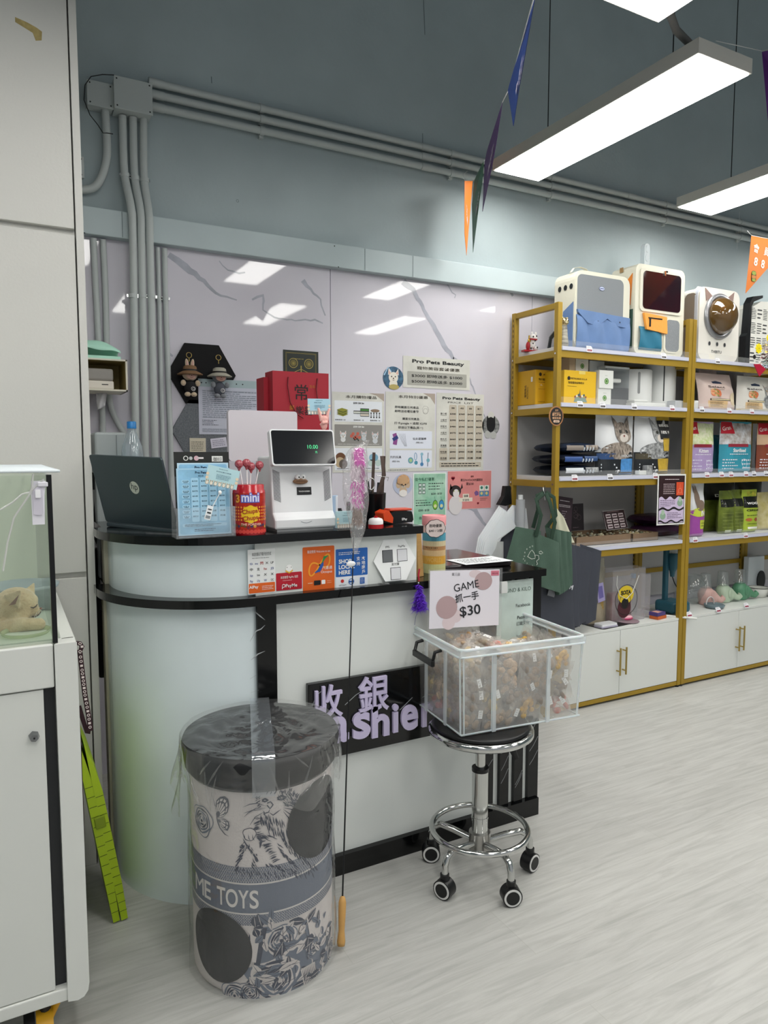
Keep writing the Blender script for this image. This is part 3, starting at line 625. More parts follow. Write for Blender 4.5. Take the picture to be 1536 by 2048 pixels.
# display head, tilted towards the viewer
dTL, dTR, dBL = at(537, 858, Y=yF+.012), at(665, 860, Y=yF+.012), at(545, 931, Y=yF-.012)
M, w_, h_ = quadf(dBL, dBL+(dTR-dTL), dTL+(0*dTL)); mb = MB(M); mb.rrect(0, 0, w_, h_, .008, -.022, 0, Mw)
hd = mb.build('display_housing', t, bevel=.002)
mb = MB(M @ Matrix.Translation((0, 0, .0006))); mb.rrect(.004, .004, w_-.004, h_-.004, .006, 0, None, mat('screen_black', '0b0e12', .12)); mg = mat('display_green', '4fd890', .5, emit=.9)
mb.text('10.00', w_*.64, h_*.46, h_*.155, mg, .0006, bold=-.01); mb.text('元', w_*.69, h_*.34, h_*.07, mg, .0006); mb.build('display_screen', hd)
MB().box(XL+Wd*.3, yF+.05, CT+.2, XR-Wd*.3, yF+.10, CT+h_+.16, Mw, .01).build('neck', t)
# googly eyed toy lips on the terminal
q = MS @ Vector((Wd*.46, .090, .0))
mb = MB().ell(q+Vector((0, -.006, 0)), (.025, .008, .009), mat('toy_brown', '86654a', .4), 16).ell(q+Vector((0, -.012, .002)), (.018, .004, .0018), C('5c4230'), 12)
for sx in (-.008, .008): c = q+Vector((sx, -.005, .013)); mb.ell(c, .0088, C('f6f6f6', .2), 14); mb.ell(c+Vector((.001*(1 if sx < 0 else -1), -.0078, 0)), .0026, C('101010', .2), 8)
tag(mb.build('novelty_magnet', origin=q), 'small brown lips toy with googly eyes stuck on the white terminal', 'magnet')
# white tablet back behind
A = at(458, 915, Y=2.34); B = at(545, 822, Y=2.34)
t = thing('operator_screen', 'white flat screen back standing behind the lollipops', 'monitor', ((A.x+B.x)/2, 2.34, CT))
mb = MB(wallf(A.x, 2.34, 0)); mb.rrect(0, B.z-.17, B.x-A.x+.09, B.z, .01, -.02, 0, mat('tablet_back', 'd8d2d8', .3)); mb.build('screen_back', t, bevel=.003)
MB().box(A.x+.12, 2.345, CT, A.x+.2, 2.42, B.z-.1, Mw).build('stand', t)
# red paper bags
def paperbag(x0, x1, yt, yb, Y, name, label, deco=None, m=None, depth=.08):
    A = at(x0, yt, Y=Y); B = at(x1, yb, Y=Y); w_, h_ = B.x-A.x, A.z-CT-.001
    t = thing(name, label, 'bag', (A.x+w_/2, Y, CT))
    mb = MB(wallf(A.x, Y, CT+.001)); m = m or mat('red_paper', 'a01c2c', .55)
    mb.add([(0, 0, 0), (w_, 0, 0), (w_, h_, 0), (0, h_, 0), (0, 0, -depth), (w_, 0, -depth), (w_, h_, -depth), (0, h_, -depth), (.0, h_*.5, -depth/2), (w_, h_*.5, -depth/2), (.006, h_, -depth/2), (w_-.006, h_, -depth/2)],
           [(0, 1, 2, 3), (5, 4, 7, 6), (0, 4, 5, 1), (0, 3, 10, 7, 4), (1, 5, 6, 11, 2)], m)
    mb.M = mb.M @ Matrix.Translation((0, 0, .0005))
    if deco: deco(mb, w_, h_)
    mb.build('body', t)
    for sx in (.26, .74):
        pass
    pts = [(w_*.27, h_-.02, .002), (w_*.25, h_-.06, .006), (w_*.30, h_-.12, .008), (w_*.5, h_-.17, .008), (w_*.70, h_-.15, .007), (w_*.80, h_-.08, .006), (w_*.79, h_-.02, .002)]
    if deco:
        mb = MB(wallf(A.x, Y, CT+.001)); mb.tube([(w_*.27, h_-.02, .002), (w_*.25, h_-.05, .005), (w_*.29, h_-.11, .007), (w_*.40, h_-.15, .008), (w_*.52, h_-.165, .008)], .0022, C('6a0d18'), 6)
        mb.tube([(w_*.79, h_-.02, .002), (w_*.76, h_-.06, .006), (w_*.78, h_-.10, .008)], .0022, C('6a0d18'), 6); mb.build('handle', t)
    return t
paperbag(527, 560, 754, 880, 2.47, 'paper_bag', 'narrow red paper bag behind the larger red one')
def f_red(mb, w, h):
    mb.text('常', w*.50, h-.095, .060, C('241010'), .0005, bold=.03); mb.text('樂', w*.33, h-.135, .02, C('c8922e'), .0005); mb.text('氣', w*.77, h-.14, .024, C('c8922e'), .0005); mb.text('樂器', w*.55, h-.15, .034, C('241010'), .0007, bold=.02)
    mb.text('百年', w*.7, h-.055, .012, C('b5701e'), .0005)
paperbag(545, 658, 741, 880, 2.42, 'paper_bag', 'large red paper bag with dark brush characters and red cord handles', f_red)
# card held by a pink rubber hand
p = at(647, 860, Y=2.10); t = thing('hand_card_holder', 'pink toy hand rising behind the terminal with two fingers up', 'card holder', (p.x, 2.10, CT))
a = at(648, 858, Y=2.10); Ms = mat('pink_rubber', 'eab0a8', .45, sub=.1)
mb = MB().cyl((a.x, 2.10, CT+.002), (a.x, 2.10, a.z-.01), .010, Ms, n=12).ell((a.x, 2.10, CT+.008), (.02, .02, .007), Ms)
def rel(px, py): return at(px, py, Y=2.098)
mb.ell(rel(648, 850), (.012, .008, .016), Ms).ell(rel(648, 838), (.013, .008, .012), Ms)
for seg in ([(643, 842), (640, 830), (637, 818)], [(653, 842), (655, 830), (658, 819)]):
    for i in range(2): 
        a_, b_ = rel(*seg[i]), rel(*seg[i+1]); mb.cyl(a_, b_, .0058-.0008*i, Ms, r2=.005-.0008*i, n=12); mb.ell(b_, .005-.0006*i, Ms, 10)
for k, (x, y) in enumerate(((645, 843), (649, 841), (653, 843))): c = rel(x, y); mb.ell(c+Vector((0, -.006, -.004)), (.0038, .004, .006), Ms, 10)
mb.tube([rel(641, 850), rel(644, 846)+Vector((0, -.009, 0)), rel(650, 845)+Vector((0, -.012, 0))], [.005, .0048, .004], Ms, 8)
mb.build('hand', t, remesh=.0016, smooth_it=3)
M = FR(at(616, 829, Y=2.107), (1, 0, .02), (0, 0, 1)); mb = MB(M); wc = .078; mb.box(0, 0, -.0006, wc, .050, 0, C('a9cfdf')); mb.M = M @ Matrix.Translation((0, 0, .0003)); card(mb, wc, .050)
tag(mb.build('name_card'), 'pale blue name card held up between the pink toy fingers', 'card')
# card stand right of the terminal
A = at(676, 1057, Y=1.99); B = at(716, 1020, Y=1.99)
t = thing('card_rack', 'small clear rack of blue name cards right of the terminal', 'card rack', ((A.x+B.x)/2, 2.0, CT))
MB().box(A.x, 1.985, CT, B.x, 1.987, CT+.022, M_acry).box(A.x, 2.02, CT, B.x, 2.022, CT+.05, M_acry).box(A.x, 1.985, CT, B.x, 2.022, CT+.002, M_acry).build('rack', t)
mb = MB(wallf(A.x+.002, 2.0, CT+.003)); mb.box(0, 0, -.014, B.x-A.x-.004, .052, 0, C('b9dbe2')); mb.M = mb.M @ Matrix.Translation((0, 0, .0005)); card(mb, B.x-A.x-.004, .052, False); mb.build('cards', t)
A = at(664, 1050, Y=2.06); mb = MB(FR((A.x, 2.06, CT), (.6, 1, 0), (0, 0, 1)))
mb.box(0, 0, 0, .05, .10, .012, C('b4cbe4')); mb.box(.0, .0, .012, .05, .098, .0135, C('e8ecf4')); tag(mb.build('leaflet_stack'), 'upright stack of blue leaflets against the terminal side', 'leaflet')
# black marker stub
for x, y, r, h, lab in ((679, 1020, .009, .035, 'short black cap standing behind the name cards'), (697, 1020, .007, .055, 'tall black marker behind the name cards')):
    p = at(x, 1046, Y=2.12); tag(MB().cyl((p.x, 2.12, CT), (p.x, 2.12, CT+h+.015), r, M_black, n=16).cyl((p.x, 2.12, CT+h+.015), (p.x, 2.12, CT+h+.02), r*.8, M_dark, n=16).build('marker_pen'), lab, 'pen')
# pen pot with tools
px_ = at(748, 1030, Y=2.2).x; t = thing('pen_pot', 'round black mesh pen pot behind the service bell', 'pen pot', (px_, 2.2, CT))
MB().lathe((px_, 2.2, CT), [(.036, 0), (.038, .002), (.042, .095), (.0435, .097), (.040, .097), (.036, .004)], M_black, 28).build('pot', t)
mb = MB()
for x, y in ((748, 905), (768, 912)): mb.tube([(px_+.012, 2.2, CT+.02), at(x-4, 1000, Y=2.2), at(x, y, Y=2.2)], .006, mat('tongs_bronze', '5c4e48', .35, metal=.6), 8, flat=(0, 1, 0))
mb.tube([(px_+.01, 2.2, CT+.02), at(757, 985, Y=2.19), at(768, 950, Y=2.19), at(764, 912, Y=2.2)], .008, mat('tongs_bronze'), 8, flat=(0, 1, 0))
mb.tube([at(x, y, Y=2.19) for x, y in ((753, 951), (765, 953), (777, 955), (775, 962))], .0012, M_chrome, 6)
tag(mb.build('tongs'), 'long bronze grooming tongs standing in the pen pot', 'tongs')
mb = MB(); c = at(742, 968, Y=2.18); 
mb.tube([c+Vector((.014*cos(2*pi*i/20), 0, .020*sin(2*pi*i/20))) for i in range(20)], .002, M_chrome, 8, closed=True); mb.tube([c-Vector((0, 0, .02)), (px_-.005, 2.2, CT+.03)], .003, M_chrome, 8)
tag(mb.build('scissors'), 'scissors with a round steel finger ring in the pen pot', 'scissors')
for k, (x, y, c_) in enumerate(((735, 960, '1a1a1c'), (757, 965, '20242c'))):
    tag(MB().cyl((px_+(k-.5)*.02, 2.2, CT+.03), at(x, y, Y=2.21), .0045, C(c_), n=10).build('pen'), ('dark pen on the left side of the pen pot', 'dark pen on the right side of the pen pot')[k], 'pen')
# service bell / small jar
p = at(753, 1058, Z=CT); yb = p.y+.02; xb = p.x+.008
t = thing('small_jar', 'small round jar, red below and white above with a red knob', 'jar', (xb, yb, CT))
MB().lathe((xb, yb, CT), [(.023, 0), (.0245, .002), (.0245, .013)], C('b4141e', .25), 28).build('base', t)
MB().lathe((xb, yb, CT+.0135), [(.0235, 0), (.0235, .010), (.020, .017), (.010, .020)], C('e8e6e6', .25), 28).build('lid', t)
MB().cyl((xb, yb, CT+.033), (xb, yb, CT+.039), .0055, C('b4141e', .25), n=16).build('knob', t)
# card reader
A = at(770, 1050, Y=2.06); B = at(827, 1016, Y=2.06)
t = thing('card_reader', 'black and orange handheld card reader lying at the counter end', 'card reader', ((A.x+B.x)/2, 2.08, CT))
mb = MB(wallf(A.x, 2.06, CT+.001)); w_ = B.x-A.x; h_ = .046
pts = [(0.002, .004), (w_*.3, 0), (w_*.95, .002), (w_, .010), (w_*.98, h_*.55), (w_*.93, h_*.85), (w_*.35, h_*.9), (w_*.2, h_*.8)]
mb.prism(pts, -.06, 0, M_black); mb.M = mb.M @ Matrix.Translation((0, 0, .0006)); mb.text('EPay', w_*.68, h_*.22, .011, W_, 0, bold=.02); mb.build('body', t, bevel=.004)
mb = MB(wallf(A.x, 2.058, CT+.001)); mb.prism([(-.004, .012), (w_*.26, .002), (w_*.28, .02), (w_*.12, h_*1.0), (-.008, h_*.8)], -.06, 0, C('d8481c', .35)); mb.build('orange_shell', t, bevel=.003)
MB().box(A.x+w_*.2, 2.062, CT+h_*.92, A.x+w_*.97, 2.11, CT+h_+.004, mat('reader_top', 'c84a30', .4), .003).build('paper_cover', t)
# things on the lower ledge, right
LT = .93
cx_, cy_ = at(874, 1160, Z=LT).x, 2.12; cx_ = at(868, 1080, Y=2.10).x
zt = at(860, 1030, Y=2.10).z; R1 = .0405
t = thing('treat_canister', 'tall round canister with pink lid and painted blue and yellow sides', 'canister', (cx_, 2.10, LT))
MB().lathe((cx_, 2.10, LT), [(R1-.001, 0), (R1, .002), (R1, zt-LT-.035)], mat('canister_cream', 'd8c890', .5), 36).build('body', t)
va2 = atan2(-2.10, -cx_); mb = MB(W=cylwrap(cx_, 2.10, R1+.0004, LT, va2)); Hc = zt-LT
for z0, z1, c_ in ((.0, .16, 'c8c890'), (.16, .30, 'd8a23c'), (.30, .40, 'd8b888'), (.40, .47, 'b8885a'), (.47, .56, 'd8c8a0'), (.56, .70, '4f9ab0'), (.70, .84, 'e8c8c0')):
    mb.rect(-.07, Hc*z0, .07, Hc*z1+.0005, mat('can_'+c_, c_, .5, var=.08, vscale=40), 0, 16, 1)
mb.text('WORLD', 0, Hc*.20, .022, C('e0b868'), .0006, width=.055); mb.lines(-.03, Hc*.42, .03, Hc*.47, 1, '5a4a30', .0006); mb.build('print', t)
MB().lathe((cx_, 2.10, zt-.034), [(R1+.002, 0), (R1+.002, .031), (R1, .033), (R1-.003, .033), (R1-.004, .030)], mat('pink_lid', 'e2979a', .45), 36).build('lid', t)
A = at(871, 1057, Y=2.04); mb = MB(FR((A.x, 2.04, A.z), (1, -.15, 0), (0, 0, 1)))
pts = []
for i in range(64):
    a = 2*pi*i/64; rr = 1+.07*abs(cos(a*4.5)); pts.append((.036*rr*cos(a), .030*rr*sin(a)))
mb.prism(pts, -.001, 0, C(K_)); mb.M = mb.M @ Matrix.Translation((0, 0, .0004)); mb.poly([(x*.95, y*.94) for x, y in pts], C('cfc0bc'), 0); mb.text('限時優惠', 0, .005, .012, K_, .0006, bold=.02); mb.text('$40 / 2個', 0, -.011, .010, K_, .0006, bold=.01, rot=.0, width=.05)
tag(mb.build('price_bubble'), 'cloud shaped price sign taped to the pink lidded canister', 'sign')
A = at(843, 1163, Y=2.03); B = at(850, 1066, Y=2.03)
mb = MB(FR((A.x-.010, 2.03, LT), (1, .45, 0), (.03, .10, 1))); mb.box(0, 0, -.010, .030, B.z-LT, 0, mat('plywood', 'b08a52', .5, var=.08, vscale=20, stretch=(1, 1, 12)), .002)
tag(mb.build('wooden_board'), 'narrow light wooden board leaning against the canister', 'board')
# black tray/box with paper on the lower counter
mb = MB().box(1.30, 2.08, LT, 1.66, 2.44, LT+.02, mat('smoked_tray', '2a2426', .12), .006)
tag(mb.build('black_tray'), 'glossy black tray lying on the lower counter behind the game sign', 'tray')
A = at(985, 1127, Z=LT+.021); mb = MB(FR((1.44, 2.06, LT+.0215), (1, 0, 0), (0, 1, 0))); mb.box(0, 0, 0, .21, .13, .001, C('eef2f4')); mb.M = mb.M @ Matrix.Translation((0, 0, .001)); mb.lines(.02, .02, .18, .11, 6, '30363c', .0004)
tag(mb.build('paper_sheet'), 'white printed sheet lying on the black tray', 'paper')
MB_ = MB().box(1.205, 1.962, LT-.027, 1.722, 1.975, LT-.005, M_black); 
# poster on the counter front behind the box
def f_social(mb, w, h):
    mb.text('HOUND & KILO', w*.5, h*.83, h*.08, '5c6e66', width=w*.86); mb.text('Facebook', w*.72, h*.60, h*.07, K_); mb.text('Petnum', w*.72, h*.42, h*.07, K_, bold=.01); mb.text('訂蔵又份', w*.72, h*.33, h*.06, K_)
    mb.text('Instagram', w*.72, h*.15, h*.06, K_)
sheet('poster', 'pale green social media poster on the counter front behind the box', 'poster', 994, 1164, 1064, 1290, 1.982, mat('mint_print', 'c9d8d2', .4, var=.12, vscale=9), f_social)
M_ = MB().box(at(998, 1150, Y=1.97).x, 1.955, .86, at(1010, 1150, Y=1.97).x, 1.962, .90, C('d8dad8')); tag(M_.build('tape_strip'), 'short white tape strip hanging from the black ledge', 'tape')
# purple feather charm hanging from the ledge
p = at(838, 1160, Y=1.95); t = thing('feather_charm', 'purple feather charm hanging from a red cord at the ledge', 'charm', tuple(at(838, 1250, Y=1.95)))
MB().tube([at(839, 1138, Y=1.95), at(837, 1150, Y=1.945), at(838, 1162, Y=1.95)], .003, C('b02038'), 8).ell(at(837, 1166, Y=1.95), .003, M_chrome, 8).build('cord', t)
mb = MB(); mp = mat('purple_feather', '5a16c0', .7); top = at(838, 1168, Y=1.95); R = random.Random(2)
for i in range(1500):
    u = R.random()**.6; sp = .005+u*.030; l = .012+.012*R.random()
    a = Vector((top.x+R.uniform(-1, 1)*sp*.7+u*.004, 1.95+R.uniform(-1, 1)*sp*.4, top.z-u*.085)); d = Vector((R.uniform(-1, 1), R.uniform(-.6, .6), R.uniform(-1.6, -.1))).normalized()*l
    s_ = d.orthogonal().normalized()*.0009; mb.add([a-s_, a+s_, a+d], [(0, 1, 2)], mp)
mb.build('feather', t)
MB().tube([top-Vector((0, 0, .08)), at(832, 1232, Y=1.95), at(829, 1250, Y=1.95)], .0007, C('5a6090'), 5).build('string', t)
# ================================================================ WALL POSTERS
YS_ = YP-.0012
def marblebg(name, c='d3d3cb'): return mat(name, c, .25, var=.12, vscale=7, coat=.5)
def petface(mb, cx, cy, r, fur, ear='pointy', bg=None, nose='2a2020', z=.0006):
    if bg: mb.disc(cx, cy, r, bg, z)
    if ear == 'pointy':
        for s_ in (-1, 1): mb.poly([(cx+s_*r*.15, cy+r*.35), (cx+s_*r*.55, cy+r*.25), (cx+s_*r*.5, cy+r*.85)], C(fur), z+.0004); mb.poly([(cx+s_*r*.25, cy+r*.38), (cx+s_*r*.47, cy+r*.32), (cx+s_*r*.46, cy+r*.68)], C('d8a89c'), z+.0006)
    else:
        for s_ in (-1, 1): mb.disc(cx+s_*r*.52, cy+r*.05, r*.26, fur, z+.0004, ry=r*.36)
    mb.disc(cx, cy-r*.55, r*.42, fur, z+.0003, ry=r*.4); mb.disc(cx, cy+r*.05, r*.48, fur, z+.0005)
    for s_ in (-1, 1): mb.disc(cx+s_*r*.19, cy+r*.12, r*.065, '1c1818', z+.0008, n=12)
    mb.disc(cx, cy-r*.10, r*.16, 'e6ddd0', z+.0007); mb.disc(cx, cy-r*.04, r*.07, nose, z+.001, n=12); mb.stroke([(cx-r*.1, cy-r*.16), (cx, cy-r*.22), (cx+r*.1, cy-r*.16)], r*.04, nose, z+.001)
def f_beauty(mb, w, h):
    mb.text('Pro Pets Beauty', w*.52, h*.80, h*.15, K_, bold=.03, width=w*.78); mb.text('寵物美容套餐優惠', w*.52, h*.60, h*.11, '4a4438', bold=.02, width=w*.64)
    mb.rrect(w*.06, h*.08, w*.95, h*.52, .004, .0006, None, C('a5a59d')); mb.text('$3000 即時送多 $1000', w*.5, h*.35, h*.11, K_, .0016, bold=.025, width=w*.76); mb.text('$5000 即時送多 $2000', w*.5, h*.17, h*.11, K_, .0016, bold=.025, width=w*.76)
sheet('poster', 'wide grooming package poster with two price lines, topmost on the marble wall', 'poster', 806, 711, 939, 781, YS_, marblebg('poster_marble'), f_beauty)
def circ(name, label, x0, x1, y0, y1, fn, bg):
    c = at((x0+x1)/2, (y0+y1)/2, Y=YS_); r = (at(x1, (y0+y1)/2, Y=YS_).x-at(x0, (y0+y1)/2, Y=YS_).x)/2; ry = (at((x0+x1)/2, y0, Y=YS_).z-at((x0+x1)/2, y1, Y=YS_).z)/2
    mb = MB(wallf(c.x, YS_, c.z)); mb.prism([(r*cos(2*pi*i/40), ry*sin(2*pi*i/40)) for i in range(40)], 0, .0008, bg); mb.M = mb.M @ Matrix.Translation((0, 0, .0008)); fn(mb, r, ry); tag(mb.build(name), label, 'sticker', 'round pet photo stickers on the marble wall')
def f1(mb, r, ry): petface(mb, 0, 0, r*.95, 'e0dbd0', 'pointy'); mb.stroke([(-r*.9, r*.2), (-r*.5, r*.9), (-r*.2, r*.5)], r*.1, 'a8c8e0', .0004); mb.disc(r*.05, -r*.75, r*.5, 'b0a060', .0012, ry=r*.22)
circ('pet_photo_sticker', 'round sticker of a smiling white dog, left of the package poster', 766, 807, 733, 779, f1, mat('blue_denim', '4a7898', .4, col2='203850', vscale=50))
def f2(mb, r, ry): mb.disc(0, r*.1, r*.5, '14161a', .0006, ry=r*.7); mb.disc(-r*.35, -r*.8, r*.35, 'b8bab8', .0004); mb.disc(r*.3, -r*.85, r*.35, 'b8bab8', .0004); mb.disc(0, r*.95, r*.35, 'd0d0cc', .0004); [mb.poly([(s_*r*.1, r*.4), (s_*r*.5, r*.3), (s_*r*.45, r*.95)], C('14161a'), .0007) for s_ in (-1, 1)]
circ('pet_photo_sticker', 'round black and white pet sticker right of the price list', 964, 999, 831, 872, f2, mat('pet_bg2', 'a8aaa8', .4, col2='404448', vscale=60))
def f3(mb, r, ry):
    petface(mb, 0, -r*.05, r*.9, 'c8ae90', 'round', nose='241c1c'); 
    for i in range(9): a = pi*i/8; mb.disc(.40*r*cos(a), r*.30+.34*r*sin(a), r*.24, ('c49a70', 'd0a880')[i % 2], .003+.0003*i, n=14)
    mb.disc(0, r*.36, r*.42, 'c8a27a', .0062); mb.disc(0, -r*.75, r*.4, 'e4e0dc', .0012, ry=r*.3)
    for s_ in (-1, 1): mb.disc(s_*r*.17, r*.0, r*.07, '1c1414', .0066, n=10)
circ('pet_photo_sticker', 'round sticker of a fluffy apricot poodle below the posters', 786, 826, 948, 990, f3, C('b4bcd2'))
def f_gift(mb, w, h):
    mb.text('本月購物禮品', w*.55, h*.93, h*.04, '3c3830', bold=.02, width=w*.6); mb.poly([(w*.7, h), (w, h), (w, h*.9), (w*.85, h*.97)], C('a89c90'), .0005)
    for k, (y0, y1, bg, ink, s_) in enumerate(((.635, .895, 'dfe4ea', K_, '$300 Gift Set'), (.335, .60, '8c8a86', W_, '$500 Gift Set'), (.03, .305, 'dfe4ea', K_, '$800 Gift Set'))):
        mb.rrect(w*.04, h*y0, w*.96, h*y1, .004, .0005, None, C(bg)); mb.text(s_, w*.5, h*(y1-.035), h*.028, ink, .0012, bold=.03)
        m_ = h*(y0+y1)/2-h*.01
        if k == 0:
            for j in range(5): mb.poly([(w*.08, m_-h*.03+j*h*.014), (w*.2, m_-h*.055+j*h*.014), (w*.3, m_-h*.03+j*h*.014), (w*.18, m_-h*.008+j*h*.014)], C(('8a8a28', '5a6018')[j % 2]), .001+j*.0002)
            for i, (x, y) in enumerate(((.4, 0), (.53, .03), (.53, -.03), (.53, .0))): mb.rect(w*x, m_+h*(y-.02), w*(x+.17), m_+h*(y+.02), K_, .001+i*.0003); mb.rect(w*x+.001, m_+h*(y-.014), w*(x+.165), m_+h*(y+.01), ('c8ccc4', '4a8a3a', 'd0c8b8', 'a8a8a0')[i], .0013+i*.0003)
            mb.disc(w*.82, m_+h*.025, w*.09, '8a7460', .001, ry=h*.02)
            for i in range(4): x = w*(.74+.055*i); mb.rect(x-w*.006, m_-h*.06, x+w*.006, m_-h*.005, '30302c', .001); mb.disc(x, m_-h*.06, w*.014, '30302c', .001, n=8); mb.disc(x, m_-h*.005, w*.014, '30302c', .001, n=8)
            for x in (.15, .5, .82): mb.text('潔齒骨條一份', w*x, h*(y0+.015), h*.018, K_, .0012, width=w*.2, bold=.02)
        elif k == 1:
            petface(mb, w*.2, m_, w*.11, 'dadcdc', 'pointy'); petface(mb, w*.60, m_+h*.01, w*.10, 'c4c8cc', 'pointy'); petface(mb, w*.82, m_-h*.01, w*.12, 'c8ccd0', 'pointy', nose='30506a')
            for i in range(6): mb.disc(w*(.36+.03*i), m_+h*(.03*sin(i*2)), w*.03, 'c06050', .0012, n=8)
            mb.tube([(w*.40, m_-h*.02, .002), (w*.42, m_-h*.05, .002), (w*.47, m_-h*.03, .002), (w*.5, m_-h*.06, .002)], w*.008, C('1c2c1c'), 5)
            mb.lines(w*.1, h*(y0+.01), w*.9, h*(y0+.03), 1, 'c8c8c4')
        else:
            mb.disc(w*.15, m_+h*.02, w*.1, '6a4428', .001); mb.disc(w*.14, m_-h*.03, w*.09, 'b8a484', .0012); mb.disc(w*.2, m_-h*.05, w*.08, '5a5048', .0014)
            for x, c_ in ((.76, '8ab4c8'), (.82, '7aa8c0'), (.74, 'b8ccc8'), (.88, 'b8ccc8')): mb.disc(w*x, m_+(h*.03 if x > .75 and x < .85 else -h*.04), w*.06, c_, .001)
            mb.lines(w*.08, h*(y0+.008), w*.9, h*(y0+.03), 1, '50545a')
sheet('poster', 'gift set poster with three boxed rows, leftmost of the large posters', 'poster', 664, 783, 768, 944, YS_, marblebg('poster_marble'), f_gift)
def f_offer(mb, w, h):
    mb.text('本月特別優惠', w*.55, h*.93, h*.04, '3c3830', bold=.02, width=w*.6); mb.poly([(w*.75, h), (w, h), (w, h*.86), (w*.9, h*.95)], C('a89c90'), .0005)
    mb.text('即時購買任何產品', w*.42, h*.80, h*.034, K_, bold=.02, width=w*.48); mb.text('即時送收禮如書籤', w*.42, h*.75, h*.034, K_, bold=.02, width=w*.48)
    mb.stroke([(w*(.8+.07*cos(i)), h*(.79+.05*sin(i))) for i in range(8)], .0008, '5c5c58'); mb.ring(w*.8, h*.77, w*.05, '5c5c58', .0008)
    mb.text('購買任何產品', w*.5, h*.655, h*.034, K_, bold=.02, width=w*.34); mb.text('打卡google + 追蹤 IG/FB', w*.5, h*.60, h*.034, K_, bold=.02, width=w*.66); mb.text('即送以下禮品(其一)', w*.5, h*.545, h*.034, K_, bold=.02, width=w*.5)
    for y0, y1 in ((.29, .515), (.045, .27)): mb.rrect(w*.08, h*y0, w*.94, h*y1, .004, .0005, None, C('dde2ee'))
    mb.text('仙女逗貓棒', w*.68, h*.405, h*.034, K_, .0012, bold=.02, width=w*.28); mb.text('(價值: $25)', w*.68, h*.36, h*.024, K_, .0012)
    mb.stroke([(w*.18, h*.34), (w*.2, h*.42), (w*.17, h*.48)], w*.08, '8a4a8a', .001); mb.stroke([(w*.14, h*.40), (w*.24, h*.44)], w*.06, '2a3878', .0012)
    for i in range(5): mb.stroke([(w*(.26+.03*i), h*.48), (w*(.32+.02*i), h*.38), (w*(.38+.01*i), h*.32)], .0009, '383c48', .0011)
    mb.text('狗狗玩具', w*.2, h*.17, h*.034, K_, .0012, bold=.02, width=w*.22); mb.text('(價值: $20)', w*.2, h*.12, h*.024, K_, .0012)
    mb.disc(w*.5, h*.14, w*.055, '6aa0b0', .001); mb.disc(w*.5, h*.14, w*.03, 'a8c890', .0013)
    mb.ring(w*.60, h*.19, w*.03, '3a80a8', w*.01, ry=h*.05); mb.disc(w*.61, h*.11, w*.035, '4a90a8', .0012)
    mb.stroke([(w*.72, h*.23), (w*.74, h*.08)], w*.025, '6aa0c0', .001); mb.disc(w*.73, h*.22, w*.03, '8ab8cc', .0012, n=10); mb.disc(w*.73, h*.09, w*.035, '4a80b0', .0012, n=10)
    mb.stroke([(w*.86, h*.24), (w*.85, h*.06)], w*.012, '30506a', .001); mb.disc(w*.86, h*.14, w*.035, '78b0c0', .0012, n=12); mb.lines(w*.05, h*.01, w*.6, h*.03, 1, '50545a')
sheet('poster', 'special offer poster between the gift set poster and the price list', 'poster', 771, 783, 869, 942, YS_, marblebg('poster_marble'), f_offer)
def f_price(mb, w, h):
    mb.text('Pro Pets Beauty', w*.52, h*.92, h*.045, K_, bold=.03, width=w*.80); mb.text('PRICE  LIST', w*.5, h*.87, h*.03, '4a4a44', width=w*.54)
    rows = ('貓小姐', '小型犬', '中型犬', '大型犬', '特大犬', '洗澡套', '短毛貓', '長毛貓')
    for c in range(4): x = w*(.26+.185*c); mb.rrect(x, h*.30, x+w*.155, h*.85, .006, .0006, None, C('c0b8a8')); mb.rrect(x, h*.13, x+w*.155, h*.29, .006, .0006, None, C('c0b8a8')); mb.text(('洗澡', '+美容', '造型', '套餐')[c], x+w*.078, h*.80, h*.024, K_, .0014, bold=.01)
    mb.rrect(w*.06, h*.13, w*.23, h*.29, .006, .0006, None, C('c0b8a8'))
    for r in range(8):
        y = h*(.725-.082*r); mb.text(rows[r], w*.145, y, h*.026, K_, .0014, bold=.02, width=w*.13); mb.rect(w*.08, y-h*.014, w*.21, y-h*.010, '3a3a34', .0014)
        for c in range(4): mb.text('$%d' % (300+r*90+c*60) if r < 6 or c < 2 else '另議', w*(.338+.185*c), y, h*.027, K_, .0014, bold=.02, width=w*.12)
    mb.rrect(w*.06, h*.04, w*.95, h*.11, .005, .0006, None, C('c0b8a8')); mb.lines(w*.1, h*.045, w*.9, h*.105, 2, K_, .0014)
sheet('poster', 'price list poster with four beige columns, right of the offer poster', 'poster', 873, 785, 966, 940, YS_, marblebg('poster_marble'), f_price)
